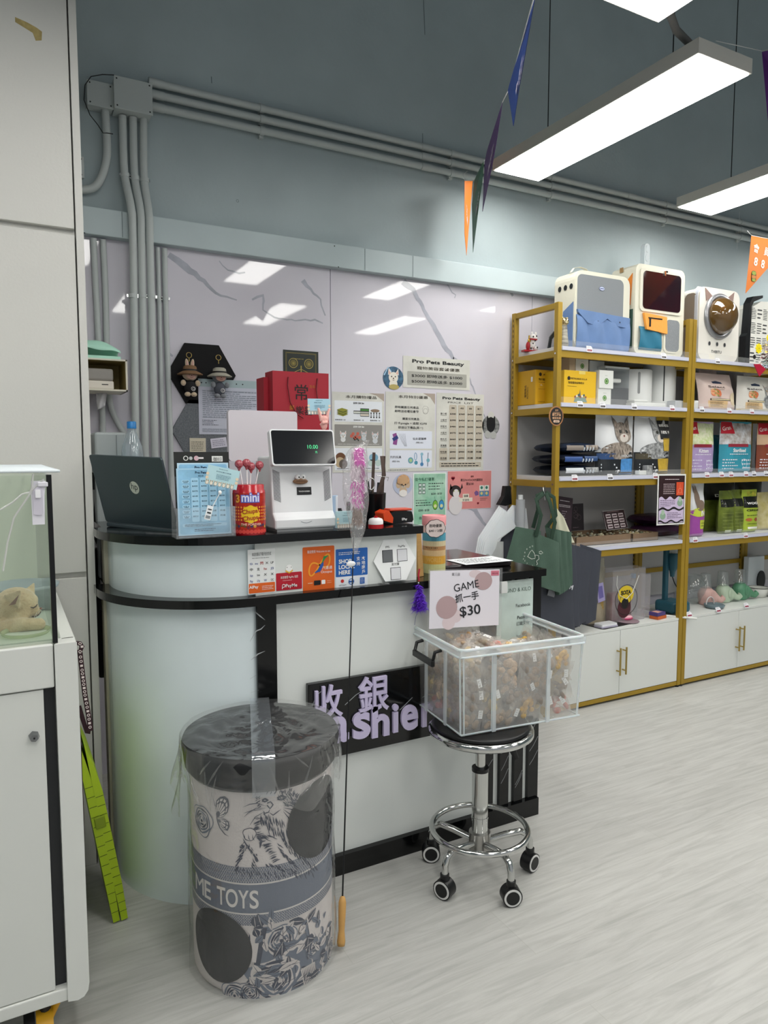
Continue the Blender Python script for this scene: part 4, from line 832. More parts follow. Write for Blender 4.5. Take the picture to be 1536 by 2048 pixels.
def f_green(mb, w, h):
    mb.rrect(w*.03, h*.02, w*.97, h*.98, .003, .0003, None, mat('green_wash', 'b8d8c4', .4, col2='7ab898', vscale=12)); mb.text('佳今私訂優惠', w*.34, h*.85, h*.07, '2a5a44', .001, bold=.02, width=w*.58)
    for i in range(9): mb.stroke([(w*(.62+.04*i), h*.97), (w*(.66+.035*i), h*(.86+.01*(i % 3)))], w*.02, '5a8a70', .001, taper=True)
    for i in range(2):
        for j in range(3): mb.rect(w*(.16+.11*i), h*(.60+.07*j), w*(.25+.11*i), h*(.66+.07*j), '3c4c48', .001); mb.rect(w*(.17+.11*i), h*(.61+.07*j), w*(.24+.11*i), h*(.65+.07*j), 'c8d4d0', .0013)
    mb.lines(w*.46, h*.66, w*.95, h*.82, 3, '20302a'); mb.text('$220 : $120', w*.7, h*.58, h*.05, K_, .001, bold=.02); mb.lines(w*.08, h*.36, w*.55, h*.5, 3, '20302a'); mb.text('$200 : $120', w*.32, h*.27, h*.05, K_, .001, bold=.02)
    for x, c_ in ((.66, '7ab83a'), (.85, '3a90c8')): mb.disc(w*x, h*.38, w*.08, '1c2c2c', .001, ry=h*.095); mb.disc(w*x, h*.38, w*.07, c_, .0013, ry=h*.085); mb.disc(w*x, h*.36, w*.045, 'd8d8a0', .0016); mb.stroke([(w*x, h*.47), (w*(x-.02), h*.54)], .0012, '1c2c2c', .001)
    mb.text('自由配', w*.3, h*.12, h*.06, '20302a', .001, bold=.01)
sheet('poster', 'green and white poster with two egg shaped toys, above the canister', 'poster', 826, 946, 892, 1048, YS_, C('e0eae4', .3), f_green)
def f_pink(mb, w, h):
    mb.rect(.002, .002, w-.002, h-.002, mat('pink_print', 'd98a88', .4, var=.1, vscale=10), .0003); mb.text('優惠', w*.55, h*.83, h*.05, '4a1c1c', .001, bold=.02); mb.text('購五PAWSHORPE罐頭送', w*.54, h*.73, h*.075, K_, .001, bold=.02, width=w*.5); mb.text('買$200', w*.5, h*.63, h*.08, K_, .001, bold=.03)
    mb.disc(w*.18, h*.12, w*.15, 'd8d4d6', .001, ry=h*.25); mb.disc(w*.17, h*.48, w*.13, '2c2224', .0012, ry=h*.15); mb.disc(w*.19, h*.42, w*.07, 'e0dcdc', .0014, ry=h*.11)
    for s_, e in ((.05, .62), (.28, .64)): mb.poly([(w*s_, h*.5), (w*(s_+.06), h*.56), (w*(s_+(.01 if s_ < .1 else .04)), h*.68)], C('2c2224'), .0012)
    for x in (.14, .24): mb.disc(w*x, h*.48, w*.012, '90a040', .0018, n=8)
    mb.rect(w*.34, h*.3, w*.48, h*.4, 'e4dccc', .001); mb.rect(w*.26, h*.2, w*.56, h*.3, 'e4dccc', .0012); mb.text('貓貓', w*.41, h*.32, h*.07, K_, .0016); mb.text('好滋味', w*.41, h*.215, h*.07, K_, .0016)
    for i in range(2):
        for j in range(2): mb.rect(w*(.72+.115*i), h*(.32+.15*j), w*(.825+.115*i), h*(.46+.15*j), ('e0e8e0', '4a8ab0')[j == 0], .001); mb.disc(w*(.77+.115*i), h*(.40+.15*j), w*.03, ('3a7868', 'd8c880')[j == 0], .0013, n=10)
    mb.poly([(w*.60, h*.42), (w*.64, h*.48), (w*.7, h*.44), (w*.7, h*.36), (w*.63, h*.34)], C('7a5890'), .001); mb.lines(w*.74, h*.2, w*.93, h*.29, 2, K_)
    for x, y, s_ in ((.12, .82, .05), (.69, .15, .03)): mb.disc(w*(x-s_*.35), h*y, w*s_*.5, 'a8283c', .001, n=12); mb.disc(w*(x+s_*.35), h*y, w*s_*.5, 'a8283c', .001, n=12); mb.poly([(w*(x-s_*.8), h*y), (w*x, h*(y-s_*1.6)), (w*(x+s_*.8), h*y)], C('a8283c'), .001)
sheet('poster', 'pink poster with a black and white cat, lowest right of the posters', 'poster', 895, 942, 982, 1016, YS_, C('ecdcdc', .4), f_pink)
def f_gold(mb, w, h):
    mb.ring(w*.5, h*.5, 0, 'b09a50') if 0 else None
    g = 'a8964a'
    for (a, b) in ((.07, .93), (.09, .91)): mb.stroke([(w*a, h*a), (w*b, h*a), (w*b, h*b), (w*a, h*b), (w*a, h*a)], .0012, g)
    for x in (.28, .72): mb.ring(w*x, h*.62, w*.13, g, .003); mb.disc(w*x, h*.62, w*.09, '6a6030', .0008); mb.text('福', w*x, h*.58, h*.09, g, .0014)
    mb.stroke([(w*.3, h*.35), (w*.5, h*.45), (w*.7, h*.35)], .0025, g); mb.rect(w*.485, h*.25, w*.515, h*.55, g); mb.stroke([(w*.35, h*.27), (w*.65, h*.27)], .002, g); mb.lines(w*.3, h*.72, w*.7, h*.78, 1, g)
sheet('print', 'dark green print with gold emblems behind the red bags', 'picture', 566, 699, 637, 770, YS_, C('1d2620', .35), f_gold)
# hexagon boards
def hexb(cx, cy, xl, xr, yt, label, m, dxt=0):
    c = at(cx, cy, Y=YP-.012); r = (at(xr, cy, Y=YP-.012).x-at(xl, cy, Y=YP-.012).x)/2; mb = MB(wallf(c.x, YP-.001, c.z))
    mb.prism([(r*cos(radians(60*i)), r*sin(radians(60*i))) for i in range(6)], 0, .011, m); return tag(mb.build('hexagon_board'), label, 'pin board'), c, r
hexb(405, 748, 337, 473, 693, 'black felt hexagon board with two hanging plush dolls', mat('black_felt', '121214', .9, bump=.3, bscale=400))
hexb(415, 862, 345, 485, 800, 'grey felt hexagon board behind the pinned papers', mat('grey_felt', '7b8085', .9, col2='5c6166', vscale=300, bump=.4, bscale=500))
def f_form(mb, w, h):
    mb.rect(0, h*.86, w, h, 'a8bcc0', .0003); mb.lines(w*.06, h*.30, w*.92, h*.80, 14, '7a8490'); mb.lines(w*.05, h*.16, w*.3, h*.27, 4, '3a4048'); mb.lines(w*.05, h*.04, w*.92, h*.11, 3, '7a8490'); mb.stroke([(w*.05, h*.30), (w*.95, h*.30), (w*.95, h*.8), (w*.05, h*.8)], .0008, '8a94a0')
    for x in (.05, .12, .6, .7): mb.disc(w*x, h*.93, .003, K_, .001, n=8)
sheet('paper_form', 'printed form in a clear sleeve pinned below the dolls', 'paper', 396, 757, 523, 870, YP-.0135, C('c4c8d6', .3), f_form)
sheet('sticky_note', 'cream handwritten note on the grey felt board', 'note', 379, 876, 412, 905, YP-.0135, C('cfc8b4'), lambda mb, w, h: mb.lines(w*.1, h*.1, w*.85, h*.8, 5, '6a6a60'))
A = at(423, 897, Y=YP-.0135); mb = MB(FR(A, (1, 0, .12), (-.1, 0, 1))); mb.box(0, 0, 0, .07, .042, .001, C('d4d2e0')); mb.lines(.008, .006, .062, .036, 4, '6a6a80', .0014); tag(mb.build('sticky_note'), 'lilac handwritten note tilted on the grey felt board', 'note')
# plush dolls on key rings (plain generic dolls)
def doll(px, py, hat, fur, face, body, label, ears):
    Y = YP-.045; c = at(px, py, Y=Y); t = thing('plush_doll', label, 'plush doll', (c.x, Y, c.z-.08), 'plush key ring dolls on the hexagon board')
    r = .011; rc = Vector((c.x, Y+.01, c.z+.092))
    MB().tube([rc+Vector((r*cos(2*pi*i/20), 0, r*sin(2*pi*i/20))) for i in range(20)], .0014, mat('brass', 'b8a060', .3, metal=1), 8, closed=True).tube([rc-Vector((0, 0, r)), rc-Vector((0, 0, r+.015))], .0018, mat('brass'), 6).build('key_ring', t)
    mf = mat('fur_'+fur, fur, .95, var=.12, vscale=90, bump=.6, bscale=300, sheen=.5); mbd = mat('cloth_'+body, body, .8)
    mb = MB().ell((c.x, Y, c.z+.012), (.032, .026, .028), mf, 20); 
    mb.ell((c.x, Y-.021, c.z+.006), (.022, .010, .018), mat('face_'+face, face, .5), 16); hd = mb.build('head', t)
    mb = MB()
    for s_ in (-1, 1): mb.ell((c.x+s_*.009, Y-.0295, c.z+.012), (.0042, .003, .0052), C('241c1c', .2), 10)
    mb.ell((c.x, Y-.032, c.z+.003), .0022, C('704038'), 8); mb.tube([(c.x-.007, Y-.030, c.z-.003), (c.x, Y-.031, c.z-.006), (c.x+.007, Y-.030, c.z-.003)], .0008, C('5a3030'), 5); mb.build('face_features', hd)
    if ears:
        mb = MB()
        for s_ in (-1, 1): mb.ell((c.x+s_*.011, Y, c.z+.052), (.008, .006, .024), mf, 12, Matrix.Rotation(s_*.12, 3, 'Y')); mb.ell((c.x+s_*.011, Y-.005, c.z+.052), (.004, .003, .018), C('c8a098'), 10, Matrix.Rotation(s_*.12, 3, 'Y'))
        mb.build('ear', t)
    MB().lathe((c.x, Y-.002, c.z+.018), [(.051, -.010), (.053, -.007), (.040, .001), (.030, .006), (.027, .024), (.020, .029), (.002, .030)], mat('hat_'+hat, hat, .8, bump=.3, bscale=300), 28).build('hat', t)
    MB().lathe((c.x, Y-.002, c.z+.018), [(.0305, .006), (.030, .013)], C('14120f'), 28, close=False).build('hat_band', t)
    mb = MB().ell((c.x, Y, c.z-.042), (.025, .020, .030), mbd, 18); mb.build('outfit', t)
    for s_ in (-1, 1): MB().ell((c.x+s_*.030, Y-.008, c.z-.026), (.011, .010, .013), mf, 12).build('paw', t); MB().ell((c.x+s_*.013, Y-.008, c.z-.073), (.013, .012, .010), mf, 12).build('foot', t)
    mb = MB(wallf(c.x+.008, Y-.021, c.z-.050)); mb.ring(0, 0, .009, 'd8d8d8', .0015, 0); mb.ring(.001, 0, .005, 'd8d8d8', .0012, 0); mb.build('badge', t)
doll(380, 754, '7a5c40', 'c8b498', 'd8b0a0', '101012', 'plush doll in black with tan fur, rabbit ears and a brown hat', True)
doll(439, 758, 'a8a496', '7d8288', 'd4a898', '4a4e58', 'grey plush doll with a pale hat, right of the tan one', False)
# ================================================================ SHELF CUBE, BOTTLE AND BOXES AT THE LEFT
A = at(176, 715, Y=2.86); B = at(256, 783, Y=2.86); t = thing('cube_shelf', 'open beige cube shelf fixed beside the tall cabinet', 'shelf', ((A.x+B.x)/2, 2.86, B.z))
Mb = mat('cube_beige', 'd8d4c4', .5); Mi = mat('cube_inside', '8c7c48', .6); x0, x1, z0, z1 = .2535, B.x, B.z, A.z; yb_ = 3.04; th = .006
mb = MB().box(x0, 2.86, z0, x1, yb_, z0+th, Mb).box(x0, 2.86, z1-th, x1, yb_, z1, Mb).box(x0, 2.86, z0, x0+th, yb_, z1, Mb).box(x1-th, 2.86, z0, x1, yb_, z1, Mb); mb.build('shell', t)
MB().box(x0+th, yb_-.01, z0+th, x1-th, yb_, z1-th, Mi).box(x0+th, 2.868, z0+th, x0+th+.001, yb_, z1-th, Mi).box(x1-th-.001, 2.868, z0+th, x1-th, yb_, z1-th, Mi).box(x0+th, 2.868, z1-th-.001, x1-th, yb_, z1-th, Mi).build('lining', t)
w_ = (x1-x0)*.74; t = thing('tissue_pack', 'small white box with a clear lid inside the cube shelf', 'box', (x0+.08, 2.88, z0+th))
MB().box(x0+.040, 2.875, z0+th, x0+w_, 2.99, z0+th+.032, C('dcd6ca'), .005).box(x0+w_*.68, 2.8745, z0+th+.016, x0+w_*.85, 2.875, z0+th+.020, C('50504a')).build('box', t)
MB().box(x0+.038, 2.88, z0+th+.032, x0+w_, 2.99, z0+th+.078, film('frosted', 'd8d4cc', .45, .3, .1, .3), .008).build('lid', t)
p0, p1 = at(172, 712, Y=2.88), at(240, 684, Y=2.88)
mb = MB(); R = random.Random(4)
def fold(u, v): x = .262+(p1.x-.262)*u; return Vector((x, 2.87+.13*v, z1+.0015+.080*sin(pi*min(1, v*1.25+.1))**.6*(.75+.25*sin(3.1*u+1.2*v))*(1-.25*u)+.004*sin(9*u+7*v)))
mb.grid(fold, 18, 12, mat('mint_cloth', 'b0e0cc', .6, var=.08, vscale=8, bump=.3, bscale=30)); mb.box(.262, 2.875, z1+.001, p1.x, 2.99, z1+.012, mat('mint_cloth'))
tag(mb.build('mint_pouch', solid=.002), 'mint green soft pouch lying on top of the cube shelf', 'pouch')
mb = MB(); q = [at(x, y, Y=2.90) for x, y in ((203, 785), (200, 800), (194, 815))]
mb.grid(lambda u, v: at(192+22*u*(1-.3*v)+3*v, 786+34*v-8*u*v, Y=2.92+.01*sin(6*u+3*v)), 8, 8, film('white_bag', 'ececee', .25, .3, .1)); tag(mb.build('plastic_scrap', solid=.001), 'scrap of white plastic hanging under the cube shelf', 'plastic bag')
A = at(193, 920, Y=2.7); B = at(246, 866, Y=2.7); tag(MB().box(.285, 2.62, CT-.2, B.x, 2.74, B.z, mat('grey_card', 'a8b0b0', .5), .008).box(at(227, 900, Y=2.7).x-.001, 2.617, CT-.2, at(227, 900, Y=2.7).x+.001, 2.62, B.z-.01, C('7c8484')).build('grey_box'), 'grey box behind the laptop with a bent pipe above', 'box')
bx = at(264, 880, Y=2.575).x; t = thing('water_bottle', 'clear plastic water bottle with a blue cap behind the laptop', 'bottle', (bx, 2.575, CT))
zt = at(263, 843, Y=2.575).z; Hb = zt-CT
MB().lathe((bx, 2.575, CT), [(.030, 0), (.036, .004), (.0375, .02), (.036, .06), (.0375, .10), (.0375, Hb*.62), (.033, Hb*.75), (.018, Hb*.87), (.014, Hb*.90), (.014, Hb*.94)], film('bottle_plastic', 'e4eef2', .72, .05, .18, .3, bump=.12, bscale=25), 28).build('bottle', t)
MB().lathe((bx, 2.575, CT+Hb*.93), [(.0155, 0), (.0155, Hb*.065), (.013, Hb*.07)], C('1f7cc0', .35), 24).build('cap', t)
mb = MB(W=cylwrap(bx, 2.575, .0382, CT+.10, atan2(-2.5, -bx))); mb.rect(-.06, 0, .06, .055, C('d4e0ec'), 0, 16, 1); mb.rect(-.005, .008, .006, .02, '384048', .0006); mb.lines(.01, .03, .035, .05, 3, '5a80b0', .0006); mb.build('label', t)
# dark things in the gap beside the counter
mb = MB(); R = random.Random(9)
for k in range(5):
    q = [Vector((.30+R.uniform(-.02, .02), 2.66+R.uniform(-.03, .03), z)) for z in (1.28, 1.15, 1.05, .95, .80)]; mb.tube(q, .004, M_black, 6)
mb.box(.275, 2.64, .55, .33, 2.75, 1.02, M_black, .01).box(.275, 2.66, 1.22, .31, 2.72, 1.28, M_black)
tag(mb.build('power_cables'), 'bundle of black cables and adapters in the gap left of the counter', 'cables')
# ================================================================ FABRIC CAT TUNNEL IN PLASTIC WRAP
BX, BY, BR, BT = .584, 1.776, .186, .615
t = thing('cat_tunnel', 'upright grey and cream printed cat tunnel in clear wrap, with two round openings', 'cat tunnel', (BX, BY, 0))
bva = atan2(-BY, -BX); BW = cylwrap(BX, BY, BR, 0, bva)
M_cl = mat('tunnel_cloth', 'd6cfcc', .75, var=.05, vscale=12, bump=.2, bscale=200); M_ink = C('3a4052', .8); M_ink2 = C('6c7484', .8)
MB().lathe((BX, BY, 0), [(BR-.012, .0), (BR-.001, .008), (BR, .02), (BR, .535)], M_cl, 64, close=True).build('body', t)
M_lid = mat('tunnel_lid', '17181b', .5, bump=.2, bscale=40)
MB().lathe((BX, BY, 0), [(BR+.0015, .530), (BR+.013, .545), (BR+.021, BT-.014), (BR+.016, BT-.002), (BR-.012, BT), (.06, BT-.003), (.001, BT-.004)], M_lid, 64).build('lid', t)
def cpx(x, y):
    f = at(x, y, Z=0)-Vector((0, 0, CH)); d = f.normalized(); a = d.x**2+d.y**2; b = -2*(d.x*BX+d.y*BY); c = BX*BX+BY*BY-BR*BR
    q = max(0, b*b-4*a*c); k = (-b-sqrt(q))/(2*a); p = Vector((0, 0, CH))+d*k; ang = atan2(p.y-BY, p.x-BX)-bva
    ang = (ang+pi) % (2*pi)-pi; return (ang*BR, p.z)
def cdisc(mb, cx, cy, r, m, z=.0008, ry=None, n=40, k=8, wob=0):
    ry = ry or r; vs = [(cx, cy, z)]; fs = []
    for j in range(1, k+1):
        for i in range(n): a = 2*pi*i/n; ww = 1+(wob*sin(3*a)+wob*.6*sin(5*a+1) if wob else 0); vs.append((cx+r*ww*j/k*cos(a), cy+ry*ww*j/k*sin(a), z))
    fs += [(0, 1+i, 1+(i+1) % n) for i in range(n)]
    fs += [(1+(j-1)*n+i, 1+j*n+i, 1+j*n+(i+1) % n, 1+(j-1)*n+(i+1) % n) for j in range(1, k) for i in range(n)]
    mb.add(vs, fs, m)
def cline(mb, px, w_, m=None, z=.0012, taper=True):
    P = [cpx(*p) for p in px]; Q = []
    for i in range(len(P)-1):
        for k in range(4): u = k/4; Q.append((P[i][0]*(1-u)+P[i+1][0]*u, P[i][1]*(1-u)+P[i+1][1]*u))
    Q.append(P[-1]); mb.stroke(Q, w_, m or M_ink, z, taper)
mb = MB(W=BW); AR = pi*BR*.98
zt_, zb_ = cpx(520, 1769)[1], cpx(520, 1826)[1]; zh = zt_+.045; zh2 = zb_-.032
mb.rect(-AR, zb_, AR, zt_, mat('band_grey', '6c7382', .8, bump=.2, bscale=300), .0006, 64, 2)
for z in (zt_, zb_-.004): mb.rect(-AR, z, AR, z+.004, C('d8d4d0', .8), .0008, 64, 1)
R = random.Random(11)
for z0, z1 in ((zt_+.004, zh), (zh2, zb_-.004)):
    mb.rect(-AR, z0, AR, z1, mat('weave_grey', 'a2a4ac', .8, col2='767c8c', vscale=260), .0004, 64, 1)
    x = -.30
    while x < .30:
        for k in range(4):
            zz = z0+(z1-z0)*(k+.5)/4; L_ = (z1-z0)/5; mb.stroke([(x, zz-L_*.45), (x+.004, zz+L_*.45)], .0014, M_ink, .0009); mb.stroke([(x+.004, zz-L_*.4), (x+.001, zz+L_*.4)], .0008, C('d6d2d0'), .0011)
        x += .0062
sL = cpx(392, 1780)[0]; sR = cpx(520, 1800)[0]; zA = (zt_+zb_)/2
full = sR-sL; hT = (zt_-zb_)*.62
for s_, a0, a1 in (('M', .02, .23), ('E', .245, .36), ('T', .46, .58), ('O', .585, .74), ('Y', .745, .87), ('S', .88, .985)):
    mb.text(s_, sL+full*(a0+a1)/2, zA-hT*.5, hT/.70, C('dedad6', .8), .0012, bold=(0 if s_ == 'M' else .015), width=full*(a1-a0))
# cat drawing: nose, whiskers, paw and fur hatched along the outlines
cline(mb, [(534, 1606), (541, 1603), (546, 1609), (540, 1617), (534, 1610)], .003, taper=False); cline(mb, [(540, 1617), (537, 1624), (530, 1626), (525, 1620)], .0026); cline(mb, [(538, 1624), (546, 1630), (554, 1624), (562, 1618)], .0026)
for p in ([(533, 1612), (515, 1606), (500, 1608), (486, 1614)], [(532, 1616), (512, 1616), (496, 1626), (488, 1634)], [(530, 1622), (510, 1634), (500, 1650)], [(528, 1618), (505, 1620), (488, 1626)], [(566, 1612), (580, 1610), (592, 1608)], [(566, 1618), (580, 1628), (590, 1640)], [(566, 1622), (576, 1634), (584, 1650)], [(566, 1615), (582, 1618), (594, 1622)]): cline(mb, p, .0020)
cline(mb, [(524, 1600), (530, 1597), (536, 1600), (530, 1603), (524, 1601)], .004, taper=False); cline(mb, [(554, 1596), (562, 1591), (572, 1594), (564, 1599), (555, 1598)], .0045, taper=False)
def hatch(px, n, dx, dy, w0=.0028, jit=5):
    for k in range(n):
        u = k/(n-1)*(len(px)-1); i = min(len(px)-2, int(u)); f = u-i; x = px[i][0]*(1-f)+px[i+1][0]*f+R.uniform(-jit, jit)*.6; y = px[i][1]*(1-f)+px[i+1][1]*f+R.uniform(-jit, jit); l = R.uniform(.5, 1.2)
        cline(mb, [(x, y), (x+dx*.45*l, y+dy*.6*l), (x+dx*l, y+dy*l)], w0*R.uniform(.5, 1.1))
hatch([(521, 1590), (516, 1598), (520, 1610)], 14, -6, 5); hatch([(535, 1588), (556, 1582), (580, 1586), (596, 1598)], 34, 5, -9); hatch([(560, 1586), (585, 1592)], 24, 6, 10, .0024, 9)
hatch([(566, 1602), (578, 1606), (588, 1600)], 18, 8, 5); hatch([(520, 1632), (532, 1642), (548, 1656), (566, 1660), (588, 1652)], 40, 4, 18); hatch([(528, 1626), (545, 1638), (566, 1640)], 22, 3, 13)
hatch([(512, 1640), (505, 1655), (512, 1672), (524, 1690)], 30, 14, -4); hatch([(524, 1690), (538, 1706), (546, 1725)], 22, 14, -6); hatch([(516, 1672), (540, 1672)], 16, 12, 5, .0024)
hatch([(488, 1686), (486, 1702), (482, 1718), (474, 1732)], 34, -7, 8); hatch([(500, 1694), (512, 1712), (504, 1730)], 24, 5, 9); hatch([(482, 1690), (498, 1690)], 12, 2, 9)
hatch([(562, 1668), (574, 1686), (590, 1704), (612, 1722), (632, 1734)], 46, 6, 12); hatch([(556, 1690), (568, 1712), (590, 1728)], 26, 10, 9); hatch([(470, 1734), (500, 1742), (540, 1746), (590, 1744), (625, 1740)], 52, 3, 11); hatch([(530, 1722), (560, 1734), (590, 1738)], 24, 8, 8)
c1 = cpx(499, 1668); cdisc(mb, c1[0], c1[1], .0165, M_ink, .0013, wob=.05); cdisc(mb, c1[0], c1[1], .0148, M_cl, .0016, wob=.05); cline(mb, [(486, 1676), (492, 1688), (500, 1694)], .003); cline(mb, [(514, 1672), (522, 1682), (520, 1696)], .006)
for x in (489, 497, 505): cline(mb, [(x, 1668), (x+1, 1676), (x+4, 1680)], .002, z=.002)
# butterfly
cline(mb, [(425, 1590), (432, 1615), (435, 1640), (440, 1655), (450, 1668), (458, 1672)], .003)
for root, rim in (((434, 1634), [(431, 1612), (434, 1600), (441, 1593), (450, 1592), (457, 1598), (459, 1610), (456, 1624), (447, 1634)]), ((436, 1638), [(449, 1637), (458, 1643), (460, 1652), (456, 1661), (449, 1659), (441, 1650)])):
    c0 = cpx(*root); P = [cpx(*p) for p in rim]; mb.poly([c0]+P, M_ink, .0016)
    for k in range(len(P)-1):
        a, b = P[k], P[k+1]; L2 = lambda p, q, t_: (p[0]+(q[0]-p[0])*t_, p[1]+(q[1]-p[1])*t_); a2, b2 = L2(a, b, .16), L2(a, b, .84)
        mb.poly([L2(c0, a2, .30), L2(c0, a2, .66), L2(c0, L2(a, b, .5), .74), L2(c0, b2, .66), L2(c0, b2, .30)], M_cl, .0021); mb.poly([L2(c0, a2, .78), L2(c0, a2, .90), L2(c0, b2, .90), L2(c0, b2, .78)], M_cl, .0021)
# roses
def rose(px, py, r, dark=.5):
    c = cpx(px, py)
    cdisc(mb, c[0], c[1], r, M_ink2, .0011, wob=.08); cdisc(mb, c[0], c[1], r*.93, M_cl, .0014, wob=.09)
    for ring, n in ((.82, 5), (.62, 5), (.44, 4), (.27, 3)):
        for k in range(n):
            a0 = 2*pi*k/n+ring*7; P = [(c[0]+r*ring*(1-.12*sin(pi*i/8))*cos(a0+i*.2), c[1]+r*ring*(1-.12*sin(pi*i/8))*sin(a0+i*.2)) for i in range(9)]
            mb.stroke(P, r*.13*dark*2, M_ink if k % 2 else M_ink2, .0018+.0001*k, True)
            for h in range(4): aa = a0+.3+h*.3; mb.stroke([(c[0]+r*ring*.95*cos(aa), c[1]+r*ring*.95*sin(aa)), (c[0]+r*(ring-.14)*cos(aa+.08), c[1]+r*(ring-.14)*sin(aa+.08))], .0012, M_ink, .0022, True)
    cdisc(mb, c[0], c[1], r*.1, M_ink, .0026, k=2, n=10)
# bottom garden: leaves, book pages and roses
for q in ((540, 1900), (600, 1900), (640, 1900), (590, 1950), (530, 1960), (640, 1940)): c = cpx(*q); cdisc(mb, c[0], c[1], .042, M_ink2, .0007, wob=.25)
for k in range(110):
    x, y = R.uniform(503, 664), R.uniform(1840, 1985); c = cpx(x, y); l = R.uniform(.02, .05); a = R.uniform(0, 2*pi)
    P = [(c[0]+cos(a)*l*u, max(.01, c[1]+sin(a)*l*u)) for u in (0, .25, .5, .75, 1)]; mb.stroke(P, R.uniform(.012, .022), (M_ink, M_ink2, M_cl)[k % 3], .0009+.00002*k, True)
    mb.stroke(P, .0016, (M_cl, M_ink, M_ink)[k % 3], .0019+.00002*k, True)
for pl, m_ in (([(525, 1855), (534, 1855), (520, 1930), (508, 1928)], M_ink), ([(500, 1860), (522, 1856), (512, 1924), (504, 1922)], M_cl), ([(612, 1835), (642, 1824), (652, 1856), (640, 1874), (618, 1868)], M_cl), ([(602, 1846), (612, 1838), (636, 1880), (620, 1885)], M_ink2), ([(600, 1938), (628, 1922), (636, 1965), (608, 1975)], M_cl), ([(628, 1922), (636, 1918), (645, 1955), (638, 1962)], M_ink2)):
    mb.poly([cpx(*p) for p in pl], m_, .0028)
for k in range(9): cline(mb, [(603+k*3, 1937-k*1.6), (611+k*3, 1973-k*1.6)], .0016, z=.0033)
for px_, py_, r in ((552, 1958, .064), (562, 1880, .042), (470, 1990, .036), (625, 1890, .026), (405, 1640, .040), (500, 1985, .03), (660, 1900, .03)): rose(px_, py_, r)
mb.build('printed_cover', t)
mb = MB(W=BW); M_hole = mat('dark_mesh', '26272a', .85, bump=.5, bscale=900)
s0 = cpx(573, 1640); zr = (cpx(625, 1562)[1]-cpx(625, 1716)[1])/2; zc = (cpx(625, 1562)[1]+cpx(625, 1716)[1])/2
cdisc(mb, s0[0]+zr, zc, zr, M_hole, .0036); mb.build('opening', t)
mb = MB(W=BW); s0 = cpx(505, 1895); zr = (cpx(452, 1824)[1]-cpx(452, 1966)[1])/2; zc = (cpx(452, 1824)[1]+cpx(452, 1966)[1])/2
cdisc(mb, s0[0]-zr, zc, zr, M_hole, .0036); mb.build('opening', t)
# clear wrap
M_wrap = film('wrap', 'fdfdfd', .97, .06, .20, .3, bump=1.0, bscale=9)
R = random.Random(5); ph = [R.uniform(0, 6) for _ in range(8)]
def wr(a, z, amp): return amp*(sin(5*a+ph[0]+z*9)+.7*sin(11*a+ph[1]-z*14)+.5*sin(23*a+ph[2]+z*30)+.4*sin(3*a+z*40+ph[3]))
def body_f(u, v): a = 2*pi*u; z = .004+v*.56; r = BR+.008+wr(a, z, .0014)+.006*(1-v)**4; return (BX+r*cos(a), BY+r*sin(a), z)
mb = MB(); mb.grid(body_f, 120, 26, M_wrap, cu=True)
def skirt(u, v):
    a = 2*pi*u; left = max(0, cos(a-(bva-1.2)))
    z = BT+.006-v*(.13+.035*left+.02*sin(7*a+ph[4])); r = BR+.023+v*(.003+.022*left)+wr(a, z, .003+.006*v*left); return (BX+r*cos(a), BY+r*sin(a), z)
mb.grid(skirt, 120, 14, M_wrap, cu=True)
def topf(u, v): a = 2*pi*u; r = v*(BR+.023); return (BX+r*cos(a), BY+r*sin(a), BT+.007+.006*(1-v)*abs(sin(2*a+1))+(.003*sin(9*a+20*v)+.003*sin(4*a-13*v))*(1-v**6))
mb.grid(topf, 96, 16, M_wrap, cu=True)
for k in range(26):                                     # sharp gathered folds along the rim and down the sides
    a = bva+R.uniform(-1.7, 1.7); l = R.uniform(.03, .10); z = BT-R.uniform(.0, .07); s_ = R.uniform(-.25, .25)
    mb.tube([(BX+(BR+.022+.004*sin(pi*i/4))*cos(a+s_*i/4), BY+(BR+.022+.004*sin(pi*i/4))*sin(a+s_*i/4), z-l*i/4) for i in range(5)], [.0006, .002, .003, .002, .0006], M_wrap, 6)
mb.build('plastic_wrap', t)
a0 = bva+.02; mb = MB(); mtp = film('wrap_tape', 'e8eef4', .86, .05, .4, .3, bump=.4, bscale=12)
mb.grid(lambda u, v: (lambda s_, x: (BX+x*cos(a0)-(u-.5)*.055*sin(a0), BY+x*sin(a0)+(u-.5)*.055*cos(a0), BT+.0155-max(0, v-.72)*.36))(0, min(v/.72, 1)*2*(BR+.012)-BR-.012+.014*(v > .72)), 4, 30, mtp); mb.build('tape_strip', t)
# ================================================================ TEASER WAND LEANING ON THE COUNTER
p0 = at(682, 1893, Z=.012); p1 = at(706, 1120, Y=1.948); t = thing('teaser_wand', 'long black cat teaser wand with a wooden handle and wrapped pink feathers', 'cat toy', tuple(p0))
d = (p1-p0).normalized(); ha = at(686, 1808, Y=p0.y+.03)
mb = MB(); Lh = .125; prof = [(.0, 0), (.010, .002), (.0115, .012), (.0085, .04), (.0105, .085), (.0105, .11), (.007, .122), (.004, Lh)]
Mz = d.to_track_quat('Z', 'Y').to_matrix().to_4x4(); Mz.translation = p0; mb.M = Mz; mb.lathe((0, 0, 0), prof, mat('handle_wood', 'c89a58', .45, var=.1, vscale=30), 20); mb.build('handle', t)
MB().cyl(p0+d*Lh, p1+d*.06, .0024, M_black, r2=.0018, n=8).build('rod', t)
q = at(702, 1128, Y=1.935); MB().ell(q, (.016, .004, .009), C('e8e8ea'), 12).build('price_sticker', t)
